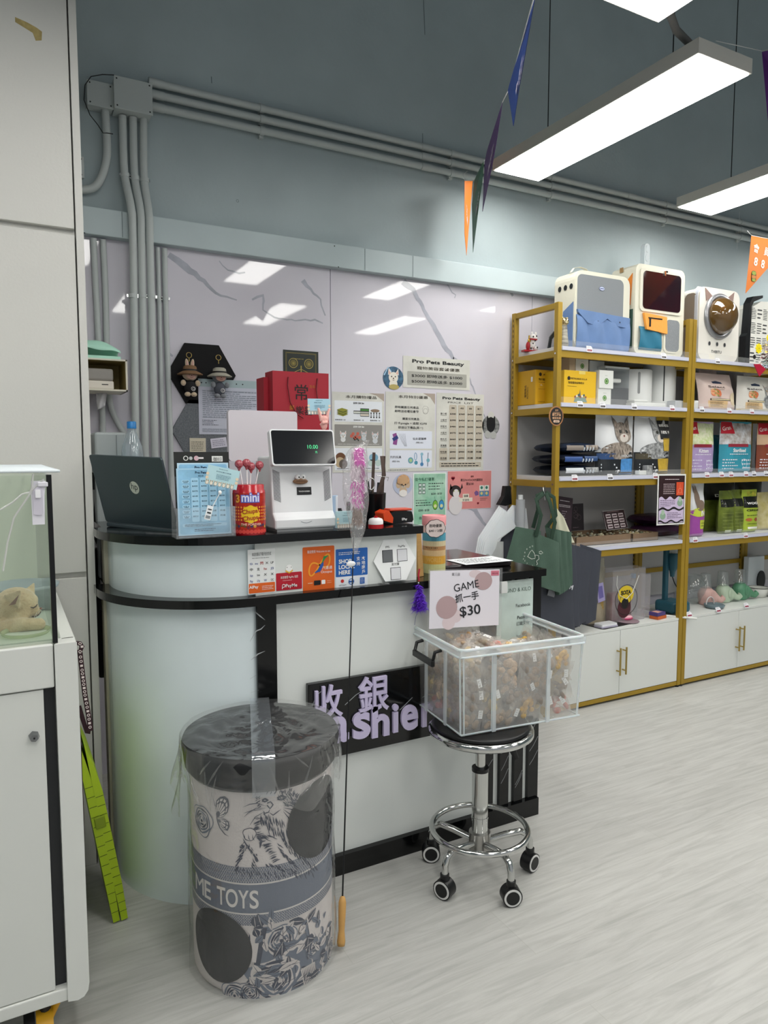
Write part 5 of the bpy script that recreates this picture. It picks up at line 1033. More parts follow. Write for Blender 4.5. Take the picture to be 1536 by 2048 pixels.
ctr = [(711, 1108, 3), (712, 1085, 9), (714, 1060, 15), (714, 1030, 20), (713, 1000, 24), (712, 960, 25), (712, 925, 25), (716, 897, 17), (735, 880, 4)]
Yw_ = 1.93
def wrapf(u, v):
    k = v*(len(ctr)-1); i = min(len(ctr)-2, int(k)); f = k-i; cx = ctr[i][0]*(1-f)+ctr[i+1][0]*f; cy = ctr[i][1]*(1-f)+ctr[i+1][1]*f; r = (ctr[i][2]*(1-f)+ctr[i+1][2]*f)/620
    p = at(cx, cy, Y=Yw_); a = 2*pi*u; rr = r*(1+.10*sin(3*a+v*8)+.06*sin(7*a-v*15)); return (p.x+rr*cos(a), p.y+rr*.45*sin(a), p.z)
MB().grid(wrapf, 26, 36, film('wand_wrap', 'fdfdfd', .86, .08, .22, .4, bump=.9, bscale=40), cu=True).build('wrapper', t)
mb = MB(); R = random.Random(8); mpk = mat('pink_feather', 'e030c0', .6); mwh = mat('white_feather', 'e4d4de', .6); mbr = mat('brown_feather', '8c7468', .6); mpp = mat('plum_feather', 'a04888', .6)
for i in range(1500):
    v = R.random(); y = 895+v*150; x = 715+R.uniform(-1, 1)*(15-7*v)*(1 if v > .15 else .8); p = at(x, y, Y=Yw_+R.uniform(-.010, .010)); l = .014+.014*R.random()
    m_ = mpk if (v < .22 and x > 708) or (.45 < v < .75 and R.random() < .5) else (mpp if x > 722 and v < .7 else (mbr if v > .78 else mwh))
    dd = Vector((R.uniform(-.7, .7), R.uniform(-.3, .3), -1)).normalized()*l; s_ = Vector((1, 0, .2)).normalized()*.0011; mb.add([p-s_, p+s_, p+dd], [(0, 1, 2)], m_)
mb.build('feather', t)
MB().cyl(p1+d*.06, at(713, 905, Y=Yw_), .0016, M_black, n=6).build('rod', t)
# ================================================================ STOOL
SX, SY = 1.30, 1.77
t = thing('rolling_stool', 'round chrome stool on five castors carrying the clear box', 'stool', (SX, SY, 0))
MB().lathe((SX, SY, 0), [(.10, .462), (.155, .466), (.165, .474), (.165, .486), (.158, .492), (.02, .494)], M_chrome, 48).build('seat_rim', t)
MB().lathe((SX, SY, 0), [(.15, .4935), (.155, .498), (.145, .5045), (.02, .506)], M_black, 40).build('seat', t)
MB().cyl((SX, SY, .28), (SX, SY, .465), .0155, M_chrome, n=24).build('gas_lift', t)
MB().cyl((SX, SY, .345), (SX, SY, .357), .027, M_black, n=28).build('collar', t)
MB().cyl((SX, SY, .115), (SX, SY, .346), .0255, M_chrome, n=28).cyl((SX, SY, .19), (SX, SY, .196), .027, M_chrome, n=28).build('column', t)
MB().cyl((SX, SY, .085), (SX, SY, .145), .034, mat('cast_steel', 'a8a6a2', .3, metal=1), n=28).build('hub', t)
MB().tube([(SX+.152*cos(2*pi*i/48), SY+.152*sin(2*pi*i/48), .155) for i in range(48)], .0095, M_chrome, 12, closed=True).build('foot_ring', t)
mb = MB().tube([(SX+.03, SY-.02, .46), (SX+.09, SY-.03, .44), (SX+.105, SY-.03, .40), (SX+.115, SY-.035, .375)], [.004, .006, .012, .009], M_black, 8); mb.build('height_lever', t)
for k in range(5):
    a = radians(-164+72*k); u = Vector((cos(a), sin(a), 0)); c = Vector((SX, SY, 0))
    leg = MB().tube([c+u*.03+Vector((0, 0, .115)), c+u*.09+Vector((0, 0, .128)), c+u*.135+Vector((0, 0, .134)), c+u*.158+Vector((0, 0, .122)), c+u*.167+Vector((0, 0, .10)), c+u*.169+Vector((0, 0, .062))], .0105, M_chrome, 12).build('leg', t)
    rr = random.Random(k+3); ca = radians((205, 250, 285, 300, 60)[k]); w_ = Vector((cos(ca), sin(ca), 0)); f_ = Vector((-w_.y, w_.x, 0)); pc = c+u*.169+Vector((0, 0, .030))
    cs = MB().cyl(pc-w_*.018, pc+w_*.018, .030, M_black, n=28); cs.cyl(pc+Vector((0, 0, .02)), pc+Vector((0, 0, .045)), .014, M_black, n=16)
    cc = cs.build('castor', leg, bevel=.003); MB().cyl(pc-w_*.0195, pc+w_*.0195, .0265, C('dcdcda'), n=28).cyl(pc-w_*.0205, pc+w_*.0205, .0205, M_black, n=28).build('wheel_ring', leg)
# ================================================================ CLEAR STORAGE BOX FULL OF TREAT POUCHES
BA = radians(-5.5); OX, OY = 1.172, 1.693; WB, DB, ZB, ZT = .43, .335, .5075, .77
bxm = Matrix.Translation((OX, OY, 0)) @ Matrix.Rotation(BA, 4, 'Z')
t = thing('storage_box', 'large clear plastic storage box on the stool, filled with treat pouches', 'storage box', tuple(bxm @ Vector((WB/2, DB/2, ZB))))
M_bx = film('box_plastic', 'fcfdfd', .84, .12, .12, .35, bump=.15, bscale=8); M_rib = mat('box_rib', 'eef4f6', .25, alpha=.62, sub=.2)
def bxp(x, y, z): k = (z-ZB)/(ZT-ZB); fl = .010*k-.004; return (x*(WB+2*fl)-fl, y*(DB+2*fl)-fl, z)
mb = MB(bxm); th = .0028
for (a, b) in (((0, 0), (1, 0)), ((1, 0), (1, 1)), ((1, 1), (0, 1)), ((0, 1), (0, 0))):
    mb.grid(lambda u, v: bxp(a[0]+(b[0]-a[0])*u, a[1]+(b[1]-a[1])*u, ZB+v*(ZT-ZB)), 10, 6, M_bx, False)
mb.add([bxp(0, 0, ZB), bxp(1, 0, ZB), bxp(1, 1, ZB), bxp(0, 1, ZB)], [(0, 1, 2, 3)], M_bx); mb.build('body', t)
mb = MB(bxm); P = lambda x, y, z, o=0: Vector(bxp(x, y, z))+Vector(((x-.5)*2*o, (y-.5)*2*o, 0))
for z, r_, o in ((ZT, .005, .003), (ZT-.020, .0035, .008)):
    cor = []
    for (x, y, a0) in ((0, 0, 180), (1, 0, 270), (1, 1, 0), (0, 1, 90)):
        b_ = P(x, y, z, o); sx, sy = (1 if x == 0 else -1), (1 if y == 0 else -1); c_ = b_+Vector((sx*.02, sy*.02, 0))
        cor += [c_+Vector((.02*cos(radians(a0+90*i/5)), .02*sin(radians(a0+90*i/5)), 0)) for i in range(6)]
    mb.tube(cor, r_, M_rib, 8, closed=True)
M_band = mat('box_band', 'e6eef2', .25, alpha=.42)
for (a, b) in (((0, 0), (1, 0)), ((1, 0), (1, 1)), ((1, 1), (0, 1)), ((0, 1), (0, 0))): mb.grid(lambda u, v: P(a[0]+(b[0]-a[0])*u, a[1]+(b[1]-a[1])*u, ZT-.022+.022*v, .0055), 2, 1, M_band, False)
mb.build('rim', t)
mb = MB(bxm)
for x in (.02, .98): a, b = P(x, 0, ZB, .002), P(x, 0, ZT-.02, .002); mb.tube([a, b], .0022, M_rib, 6)
for x in (.24, .70):
    a, b = P(x, 0, ZB, .002), P(x, 0, ZT-.02, .002); mb.box(a.x, a.y-.006, a.z, a.x+.013, a.y-.0005, b.z, M_band); mb.tube([a, b], .0014, M_rib, 6)
for y in (.28, .68): a, b = P(0, y, ZB, .002), P(0, y, ZT-.02, .002); mb.box(a.x-.006, a.y, a.z, a.x-.0005, a.y+.013, b.z, M_band)
for y in (.02, .98): a, b = P(0, y, ZB, .002), P(0, y, ZT-.02, .002); mb.tube([a, b], .0026, M_rib, 6); a, b = P(1, y, ZB, .002), P(1, y, ZT-.02, .002); mb.tube([a, b], .0026, M_rib, 6)
cor = [P(0, 0, ZB+.003, .003), P(1, 0, ZB+.003, .003), P(1, 1, ZB+.003, .003), P(0, 1, ZB+.003, .003)]; mb.tube(cor, .0035, M_rib, 6, closed=True)
mb.build('rib', t)
for x in (0, 1):
    s_ = -1 if x == 0 else 1; mb = MB(bxm); h0, h1 = P(x, .34, ZT-.028, .006), P(x, .70, ZT-.028, .006)
    mb.tube([h0, h0+Vector((s_*.022, 0, -.004)), h0+Vector((s_*.030, 0, -.035)), h1+Vector((s_*.030, 0, -.035)), h1+Vector((s_*.022, 0, -.004)), h1], .0058, M_black, 8)
    mb.box(h0.x+s_*.024, h0.y-.006, h0.z-.048, h0.x+s_*.036, h1.y+.006, h0.z-.028, M_black, .003); mb.build('handle', t, )
# pouches: eight shapes, copied
R = random.Random(21); protos = []; tints = ('b49c80', '9c7c58', 'bcac8c', '94806c', 'c4ac70', 'd2b698', '84705c', 'b4a084', 'cc7868', 'dcb04c')
M_pf = film('pouch_film', 'fdfbf8', .77, .12, .22, .4, bump=.8, bscale=60)
GP = 'clear treat pouches in the storage box'; LP = 'one of the small clear pouches of dried pet treats heaped in the box'
def mkpouch(i):
    w_, h_ = R.uniform(.070, .085), R.uniform(.085, .105); ph_ = [R.uniform(0, 6) for _ in range(6)]
    mb = MB(); 
    for s_ in (1, -1):
        mb.grid(lambda u, v: ((u-.5)*w_*(1-.06*sin(pi*v)), (v-.5)*h_+.004*sin(5*u+ph_[5]), s_*(.016*(sin(pi*u)*sin(pi*min(1, v*1.15)))**.6)+.004*sin(9*u+ph_[0]+6*v)*sin(7*v+ph_[1])+.006*sin(3*u+ph_[2])*(2*v-1)), 7, 8, M_pf)
    o = mb.build('treat_pouch', origin=(0, 0, 0)); tag(o, LP, 'treat pouch', GP)
    mb = MB(); m_ = mat('treat_'+tints[i], tints[i], .8, var=.25, vscale=90, bump=.5, bscale=200)
    for k in range(9):
        c = (R.uniform(-.32, .32)*w_, R.uniform(-.40, .20)*h_, R.uniform(-.004, .004)); mb.ell(c, (R.uniform(.009, .017), R.uniform(.007, .012), R.uniform(.005, .009)), m_, 8, Matrix.Rotation(R.uniform(0, 3), 3, 'Z'))
    mb.build('treat', o)
    if i % 2 == 0: mb = MB(); mb.M = Matrix.Translation((.012, .008, .016)) @ Matrix.Rotation(.3, 4, 'Z'); mb.rect(-.007, -.013, .007, .013, 'eeeeec', 0); mb.lines(-.004, -.010, .004, .010, 3, K_, .0006); mb.build('label', o)
    return o
for i in range(10): protos.append(mkpouch(i))
used = [False]*10; from mathutils import Euler
def place_pouch(x, y, z, rx, ry, rz):
    i = R.randrange(10) if R.random() > .3 else R.choice((0, 3, 5))
    o = protos[i] if not used[i] else copy_tree(protos[i]); used[i] = True
    o.location = bxm @ Vector((x, y, z)); o.rotation_euler = Euler((rx, ry, rz+BA))
zz = ZB+.040
for layer in range(4):                                   # outer ring upright against the walls, inner ones lying
    z = ZB+.050+layer*.048
    for k in range(6): place_pouch(.055+k*.064+R.uniform(-.008, .008), .026+R.uniform(0, .008), z+R.uniform(-.008, .008), pi/2+R.uniform(-.25, .15), R.uniform(-.7, .7), R.uniform(-.2, .2))
    for k in range(4): place_pouch(.030, .075+k*.062, z+R.uniform(-.008, .008), pi/2+R.uniform(-.2, .2), R.uniform(-.6, .6), pi/2+R.uniform(-.2, .2))
    if layer > 1:
        for k in range(4): place_pouch(WB-.030, .07+k*.062, z, pi/2+R.uniform(-.2, .2), R.uniform(-.6, .6), pi/2)
for k in range(36):
    x, y = R.uniform(.06, WB-.06), R.uniform(.07, DB-.05); hump = .030*(1-abs(x/WB-.40)*1.6)
    place_pouch(x, y, ZB+.185+hump+R.uniform(-.015, .012), R.uniform(-.55, .55), R.uniform(-.5, .5), R.uniform(0, 6.28))
for i in range(10):
    if not used[i]: place_pouch(.2, .2, ZB+.1, 0, 0, i)
# game sign
bl, br, tl = at(858, 1258, Y=1.935), at(997, 1250, Y=1.905), at(857, 1142, Y=1.945)
M, w_, h_ = quadf(bl, br, tl); t = thing('game_sign', 'white sheet reading GAME and $30 in a clear holder, standing in the box', 'sign', tuple((bl+br)/2))
MB(M).box(-.004, -.085, -.003, w_+.012, h_+.004, -.0004, M_acry).build('acrylic_holder', t)
mb = MB(M); mb.box(0, 0, -.0004, w_, h_, .0004, C('e2dee6', .35)); mb.M = M @ Matrix.Translation((0, 0, .0006))
mp1, mp2 = C('b49a9c'), C('d8c8cc')
mb.disc(w_*.27, h_*.09, w_*.09, mp2, .0002); mb.disc(w_*.37, h_*.20, w_*.085, mp2, .0003); mb.disc(w_*.64, h_*.93, w_*.09, mp2, .0002, ry=h_*.07) ; mb.disc(w_*.24, h_*.36, w_*.15, mp1, .0006, ry=h_*.20); mb.disc(w_*.76, h_*.80, w_*.13, mp1, .0006, ry=h_*.16)
mb.disc(w_*.26, h_*.36, w_*.001, mp1)
mb.text('GAME', w_*.52, h_*.66, h_*.19, C('202228'), .0012, bold=0, rot=.16, width=w_*.36); mb.text('抓一手', w_*.53, h_*.47, h_*.16, C('202228'), .0012, bold=.012, rot=.12, width=w_*.34)
mb.text('$30', w_*.58, h_*.21, h_*.24, C('202228'), .0012, bold=.012, rot=.10, width=w_*.30); mb.text('霖三店', w_*.36, h_*.91, h_*.055, C('202228'), .0012); mb.rrect(w_*.87, h_*.89, w_*.99, h_*.98, .001, .0008, None, C('d07a8c')); mb.text('BIG/IB', w_*.93, h_*.915, h_*.045, C('7a1c34'), .0012)
mb.build('printed_sheet', t)
# ================================================================ LOW DISPLAY CABINET WITH THE KITTEN
t = thing('display_cabinet', 'white low cabinet with a rounded corner post and a glass pen on top', 'cabinet', (-.3, 1.65, .12))
M_dc = mat('display_white', 'dcded9', .35); z0, z1 = .125, .94
MB().box(-.75, 1.68, z0+.02, .10, 2.40, z1-.01, M_dc).build('body', t)
MB().box(-.75, 1.652, .845, .083, 1.69, z1, M_dc, .003).build('top_rail', t)
MB().box(-.75, 1.652, z0, .094, 1.69, z0+.03, M_dc, .003).build('bottom_rail', t)
mb = MB(FR((0, 1.648, 0), (1, 0, 0), (0, 0, 1))); mb.prism([(.085, z1), (.085, z0), (.105, z0-.004), (.118, z0), (.127, z0+.012), (.130, z0+.03), (.130, z1)], -.05, 0, M_dc); mb.build('corner_post', t, bevel=.004)
MB().box(.10, 1.69, z0+.02, .130, 2.41, z1, M_dc, .003).build('side_panel', t)
MB().box(-.75, 1.70, z1-.012, .09, 2.40, z1, mat('pen_floor', 'c8d2c6', .4)).build('pen_floor', t)
MB().box(.062, 1.672, z0+.03, .084, 1.681, .845, M_dark).build('door_track', t)
dr = MB().box(-.45, 1.656, z0+.032, .061, 1.672, .842, M_dc, .0015).build('door', t)
p = at(68, 1472, Y=1.655); MB().cyl((p.x, 1.657, p.z), (p.x, 1.640, p.z), .0115, mat('lock_steel', '8a8c8e', .25, metal=1), n=6, r2=.0085).cyl((p.x, 1.6405, p.z), (p.x, 1.639, p.z), .002, M_black, n=8).build('lock', dr)
MB().box(-.75, 1.66, z1+.001, .088, 1.665, 1.302, M_glass).build('front_glass', t)
MB().box(.085, 1.67, z1+.001, .090, 2.39, 1.302, M_glass).build('side_glass', t)
MB().box(-.75, 2.385, z1+.001, .085, 2.40, 1.302, mat('pen_back', 'cfd5c8', .5)).build('back_panel', t)
MB().box(.083, 1.655, z1+.001, .093, 1.672, 1.303, M_black).build('edge_seal', t)
mb = MB(); Mwg = mat('grid_white', 'e4ecf0', .4)
for k in range(16): y = 1.635+k*.05; mb.cyl((-.75, y, 1.312), (.105, y, 1.312), .002, Mwg, n=6)
for k in range(24): x = .105-k*.036; mb.cyl((x, 1.635, 1.309), (x, 2.385, 1.309), .002, Mwg, n=6)
mb.tube([(-.75, 1.635, 1.311), (.107, 1.635, 1.311), (.107, 2.385, 1.311), (-.75, 2.385, 1.311)], .003, Mwg, 8); mb.build('wire_lid', t)
mb = MB().tube([(.04, 1.70, z0+.005), (.04, 1.70, .08)], .012, M_dark, 10).cyl((.02, 1.70, .045), (.055, 1.70, .045), .045, C('e0a820', .4), n=28).cyl((-.005, 1.70, .045), (.018, 1.70, .045), .046, M_black, n=28).cyl((.03, 1.715, 0.02), (.075, 1.70, .12), .010, C('e0a820', .4)); mb.build('castor', t)
mb = MB().tube([(-.05, 1.72, .004), (-.01, 1.70, .006), (.02, 1.66, .004)], .008, M_black, 8).tube([(-.6, 1.70, z0+.005), (-.6, 1.70, .08)], .012, M_dark, 10).cyl((-.62, 1.70, .046), (-.58, 1.70, .046), .045, M_black, n=24); mb.build('castor', t)
# water holder on the glass
a, b = at(62, 962, Y=1.655), at(90, 1048, Y=1.655); mb = MB(wallf(0, 1.658, 0)); Mh = mat('holder_white', 'e6e4ec', .3)
cx = (a.x+b.x)/2; mb.prism([(a.x, a.z), (a.x-.001, a.z-.03), (cx-.012, b.z), (cx+.011, b.z), (b.x+.001, a.z-.03), (b.x+.004, a.z)], 0, .010, Mh); mb.rrect(cx-.009, b.z+.02, cx+.009, a.z-.012, .006, .010, .013, mat('holder_inner', 'd0ccd8', .3)); mb.rrect(cx-.005, a.z-.035, cx+.005, a.z-.018, .002, .013, .017, C('f2f2f6')); mb.box(cx, a.z-.012, .010, b.x+.008, a.z-.002, .016, Mh, .002)
t = thing('bottle_holder', 'white plastic bottle holder tied to the front glass of the pen', 'holder', (cx, 1.655, b.z)); mb.build('holder', t, bevel=.001)
mst = film('strap_plastic', 'f2f2f0', .35, .2, .2, .3)
for q in ([(66, 948), (64, 975), (60, 985), (45, 988), (25, 1005), (0, 1020)], [(62, 985), (45, 1010), (28, 1035), (15, 1085), (6, 1142)], [(60, 985), (75, 970), (88, 958)]):
    MB().tube([at(x, y, Y=1.645) for x, y in q], .0022, mst, 6, flat=(0, 1, 0)).build('plastic_strap', t)
# bowl and dish
q = at(48, 1262, Z=.941); bc = (at(48, 1262, Y=2.06).x, 2.06); r1 = .062
tag(MB().lathe((bc[0], bc[1], .9405), [(.038, 0), (.046, .002), (.056, .05), (.064, .058), (.066, .066), (.062, .068), (.054, .060), (.044, .008), (.001, .006)], mat('bowl_grey', '9aa8ac', .4), 36, sx=1.35, sy=1.35, close=False).build('food_bowl'), 'blue grey plastic bowl behind the kitten in the glass pen', 'bowl')
q = at(88, 1280, Y=1.76); tag(MB().lathe((.035, 1.775, .9405), [(.046, 0), (.050, .004), (.052, .009), (.050, .009), (.046, .003)], film('dish_clear', 'dce6c8', .5, .1, .1, .3, bump=0), 32, close=False).build('clear_dish'), 'shallow clear dish in the front corner of the glass pen', 'dish')
# kitten: one continuous remeshed body, lying, head lowered and turned right
Yk = 1.86; kc = lambda x, y, dy=0: at(x, y, Y=Yk+dy)
t = thing('kitten', 'golden kitten lying in the glass pen with its head lowered to the right', 'cat', tuple(kc(-30, 1300)))
M_fur = mat('kitten_fur', 'd6c4a2', .95, col2='b8a07c', vscale=26, bump=.5, bscale=220, sheen=.4)
H = kc(32, 1208); mb = MB()
mb.ell(H, (.046, .040, .040), M_fur, 24).ell(H+Vector((.020, -.004, -.010)), (.028, .032, .026), M_fur, 18).ell(H+Vector((.038, -.010, -.019)), (.014, .018, .012), M_fur, 16)
mb.ell(H+Vector((.008, -.022, -.020)), (.028, .020, .020), M_fur, 16).ell(H+Vector((.030, -.008, -.030)), (.013, .013, .007), M_fur, 12).ell(H+Vector((.026, 0, .006)), (.022, .026, .018), M_fur, 16)
mb.ell(kc(5, 1240, .02), (.055, .045, .050), M_fur, 20, Matrix.Rotation(.6, 3, 'Y')).ell(kc(-25, 1262, .03), (.085, .062, .062), M_fur, 22).ell(kc(-75, 1262, .06), (.10, .075, .066), M_fur, 22).ell(kc(-120, 1255, .08), (.085, .075, .068), M_fur, 20)
for a_, b_, r0, r1 in ((kc(5, 1260, -.02), Vector((H.x+.01, Yk-.05, .955)), .024, .016), (Vector((H.x+.01, Yk-.05, .955)), Vector((H.x+.045, Yk-.055, .953)), .016, .014)):
    mb.cyl(a_, b_, r0, M_fur, r2=r1, n=14).ell(b_, r1*1.05, M_fur, 12)
mb.cyl(kc(-10, 1268, .03), Vector((H.x, Yk+.04, .955)), .024, M_fur, r2=.015).ell((H.x+.01, Yk+.035, .955), (.024, .016, .013), M_fur)
mb.tube([kc(-150, 1270, .08), kc(-160, 1290, .02), kc(-130, 1300, -.02), kc(-90, 1300, -.05)], [.020, .018, .016, .010], M_fur, 10)
def ear(base, tip, nrm, wd):
    ax = (tip-base).normalized(); sd = ax.cross(nrm).normalized(); P_ = [base-sd*wd, base+sd*wd, tip]; n_ = nrm.normalized()*.005
    mb.add([P_[0]+n_, P_[1]+n_, P_[2]+n_*.5, P_[0]-n_, P_[1]-n_, P_[2]-n_*.5], [(0, 1, 2), (3, 5, 4), (0, 3, 4, 1), (1, 4, 5, 2), (2, 5, 3, 0)], M_fur)
e1b, e1t = kc(26, 1204, -.036), kc(41, 1184, -.052); e2b, e2t = kc(56, 1190, .012), kc(70, 1163, .02)
ear(e1b+Vector((-.004, 0, 0)), e1t+Vector((.002, 0, .006)), Vector((-.3, -1, .3)), .024); ear(e2b, e2t, Vector((-.2, -1, .1)), .016)
mb.build('body', t, remesh=.0030, smooth_it=3)
mb = MB(); e = Vector((0, -.0085, .001)); s0_ = kc(16, 1214, -.048); s1_ = kc(40, 1196, -.068)
mb.add([kc(17, 1211, -.0465)+e*.8, kc(31, 1208, -.0465)+e*.8, kc(38, 1189, -.060)+e*.5], [(0, 1, 2)], mat('ear_inside', '8c6a60', .8)); mb.build('ear_inside', t)
mb = MB(); hx_ = H+Vector((.046, -.026, -.010)); mb.ell(H+Vector((.0515, -.013, -.014)), (.0032, .005, .003), C('7a4a44'), 10); mb.build('nose', t)
mb = MB().tube([H+Vector((.0505, -.016, -.021)), H+Vector((.046, -.024, -.026)), H+Vector((.039, -.0275, -.029)), H+Vector((.030, -.028, -.027))], .0016, C('3a2620'), 6); mb.build('mouth', t)
mb = MB().tube([H+Vector((.029, -.0325, -.004)), H+Vector((.035, -.0325, -.0065)), H+Vector((.041, -.0285, -.004)), H+Vector((.044, -.0250, .000))], [.0008, .0018, .0016, .0008], C('3a2a20'), 6); mb.build('eye', t)
mb = MB(); R = random.Random(3)
for k in range(5): a = H+Vector((.042, -.026, -.020)); mb.tube([a, a+Vector((-.004+.004*k, -.016, -.003+.004*k)), a+Vector((-.008+.006*k, -.028, -.010+.006*k))], .00035, C('f2ece0'), 4)
mb.build('whisker', t)
mb = MB(); blobs = ((H, .046, .040, .040), (kc(5, 1240, .02), .055, .045, .050), (kc(-25, 1262, .03), .085, .062, .062), (kc(-75, 1262, .06), .10, .075, .066), (H+Vector((.022, -.006, -.012)), .028, .028, .024))
ms = [mat('hair_a', 'd0bc98', .9), mat('hair_b', 'b09870', .9), mat('hair_c', '94785a', .9)]
for c, rx, ry, rz in blobs:
    for _ in range(int(26000*rx*rz*4)+160):
        v = Vector((R.gauss(0, 1), R.gauss(0, 1), R.gauss(0, 1))).normalized(); 
        if v.y > .3: continue
        p = c+Vector((v.x*rx, v.y*ry, v.z*rz)); d_ = (v*.5+Vector((-.75, -.1, -.3))).normalized()*R.uniform(.005, .009); s_ = d_.cross(v); s_ = s_.normalized()*.00035 if s_.length else Vector((.0003, 0, 0))
        mb.add([p-s_, p+s_, p+d_], [(0, 1, 2)], R.choice(ms))
tag(mb.build('fur', t), kind='stuff')
# ================================================================ LEAD, GREEN PANEL
mb = MB(); ml = mat('lead_maroon', '2c1018', .7); mw_ = C('d8ccc8')
def strap(px, Y, w2, dots=True):
    P_ = [at(x, y, Y=Y) for x, y in px]; mb.tube(P_, w2, ml, 6, flat=(0, 1, 0)); L_ = 0; Q = []
    for i in range(len(P_)-1):
        n = max(1, int((P_[i+1]-P_[i]).length/.0085))
        for k in range(n): Q.append(P_[i].lerp(P_[i+1], k/n))
    if dots:
        for i, q_ in enumerate(Q):
            mb.M = wallf(q_.x, Y-.0012, q_.z); mb.ring(0, 0, .0036, mw_, .0016, 0, n=8) if i % 3 else mb.rect(-.003, -.0025, .003, .0025, mw_, 0); mb.M = Matrix()
strap([(146, 1292), (149, 1340), (152, 1400), (157, 1480), (160, 1560), (163, 1640), (164, 1700)], 1.76, .0068)
strap([(160, 1305), (164, 1340), (170, 1390), (177, 1430), (181, 1462)], 1.75, .0065); strap([(181, 1464), (174, 1464), (166, 1440), (158, 1412)], 1.755, .0055, False)
strap([(143, 1288), (150, 1286), (160, 1287), (164, 1293), (160, 1303), (150, 1304), (143, 1298)], 1.745, .006)
tag(mb.build('pet_lead'), 'maroon pet lead with a white pattern hanging beside the white display cabinet', 'pet lead')
Mg = mat('lime_plastic', 'a8c41c', .4); Mgd = C('1c2410')
t = thing('folding_panel', 'lime green folded plastic panel leaning behind the white display cabinet', 'panel', tuple(at(238, 1845, Z=0)))
b0 = at(240, 1842, Z=.004); YG = b0.y; tp = at(158, 1455, Y=YG-.02)
for k, dx in enumerate((-.018, .004)):
    q0 = Vector((b0.x+dx, YG, .004)); q1 = Vector((tp.x+dx+(.006 if k else 0), YG-.02, tp.z-(.045 if k else 0)))
    dd = q1-q0; M = FR(q0, Vector((dd.z, 0, -dd.x)), dd); L_ = (q1-q0).length; mb = MB(M); mb.prism([(0, 0), (.018, 0), (.022, L_*.2), (.022, L_*.72), (.014, L_*.86), (.0, L_)], -.22, 0, Mg)
    mb.M = M @ Matrix.Translation((0, 0, .0005))
    for j in range(14): mb.rect(.001, L_*(.05+.05*j), .021, L_*(.05+.05*j)+.0014, Mgd, 0)
    mb.build('panel', t, bevel=.003)
dd = Vector((tp.x, YG-.02, tp.z))-Vector((b0.x, YG, .004)); M = FR(Vector((b0.x+.0005, YG, .004)), Vector((dd.z, 0, -dd.x)), dd); mb = MB(M); mb.box(-.001, .03, -.2, .004, .36, -.001, Mgd); mb.box(-.012, .30, -.02, .016, .335, .006, mat('lime_dark', '7c9018', .5), .003); mb.build('hinge', t)
# ================================================================ OCHRE METAL SHELVING
YF, YB = 2.715, 3.075
LV = {1: 1.875, 2: 1.598, 3: 1.228, 4: .858}; CB = .405
def shelving(X0, X1, label):
    t = thing('shelving_unit', label, 'shelving', ((X0+X1)/2, (YF+YB)/2, 0), 'ochre metal shelving units')
    p = .028
    for x in (X0, X1-p):
        for y in (YF, YB-p):
            mb = MB().box(x, y, .012, x+p, y+p, 2.085, M_gold, .002)
            if y > 2.9:
                for k in range(58):
                    z = .50+k*.027; mb.box(x-.0006, y+p*.42, z, x+.001, y+p*.58, z+.014, M_goldd)
            mb.cyl((x+p/2, y+p/2, 0), (x+p/2, y+p/2, .012), .011, M_black, n=12); mb.build('post', t)
    for x in (X0, X1-p): MB().box(x+.002, YF+p, 2.055, x+p-.002, YB-p, 2.083, M_gold, .002).build('top_rail', t)
    for k, z in LV.items():
        mb = MB().box(X0+p, YF+.003, z-.055, X1-p, YF+.02, z-.022, M_gold, .001).box(X0+p, YB-.02, z-.055, X1-p, YB-.003, z-.022, M_gold, .001)
        for x in (X0+.003, X1-p+.003): mb.box(x, YF+p, z-.055, x+p-.006, YB-p, z-.022, M_gold, .001)
        if x: 
            for bx_ in (X0-.001, ): mb.cyl((bx_, YF+.014, z-.038), (bx_-.002, YF+.014, z-.038), .005, M_chrome, n=10); mb.cyl((bx_, YB-.014, z-.038), (bx_-.002, YB-.014, z-.038), .005, M_chrome, n=10)
        mb.build('frame_rail', t)
        MB().box(X0+p+.001, YF+.004, z-.022, X1-p-.001, YB-.004, z, M_board, .001).build('shelf_board', t)
        MB().box(X0+p+.002, YF-.003, z-.022, X1-p-.002, YF+.001, z+.028, M_acry).box(X0+p+.002, YF-.0035, z-.020, X1-p-.002, YF-.003, z-.002, C('c8cada', .3)).build('price_rail', t)
    mb = MB().box(X0+p, YF+.004, .012, X1-p, YF+.024, .035, M_gold, .001).box(X0+p, YB-.024, .012, X1-p, YB-.004, .035, M_gold, .001); mb.build('frame_rail', t)
    for z in (.62,): MB().box(X0+p, YB-.02, z-.014, X1-p, YB-.006, z+.014, M_gold, .001).build('frame_rail', t)
    xm = (X0+X1)/2
    MB().box(X0+p+.001, YB-.01, .46, X1-p-.001, YB-.004, 1.9, mat('shelf_back', 'b2b1b0', .5)).build('back_panel', t)
    c = MB().box(X0+p+.002, YF+.024, .036, X1-p-.002, YB-.03, CB-.002, M_white).box(X0+p+.001, YF+.004, CB-.012, X1-p-.001, YB-.02, CB, M_white).build('base_cabinet', t)
    for s_, a, b in ((1, X0+p+.002, xm-.0012), (-1, xm+.0012, X1-p-.002)):
        d = MB().box(a, YF+.004, .038, b, YF+.022, CB-.014, M_white, .0012).build('door', c)
        hx_ = xm-.022*s_; mb = MB().cyl((hx_, YF-.022, .15), (hx_, YF-.022, .30), .005, mat('handle_brass', 'b09a5c', .3, metal=.9), n=12)
        for z in (.17, .28): mb.cyl((hx_, YF+.004, z), (hx_, YF-.022, z), .004, mat('handle_brass'), n=10)
        mb.build('handle', d) if False else mb.build('handle', t)
    return t
XA0, XA1, XB0, XB1 = 2.430, 3.408, 3.412, 4.42
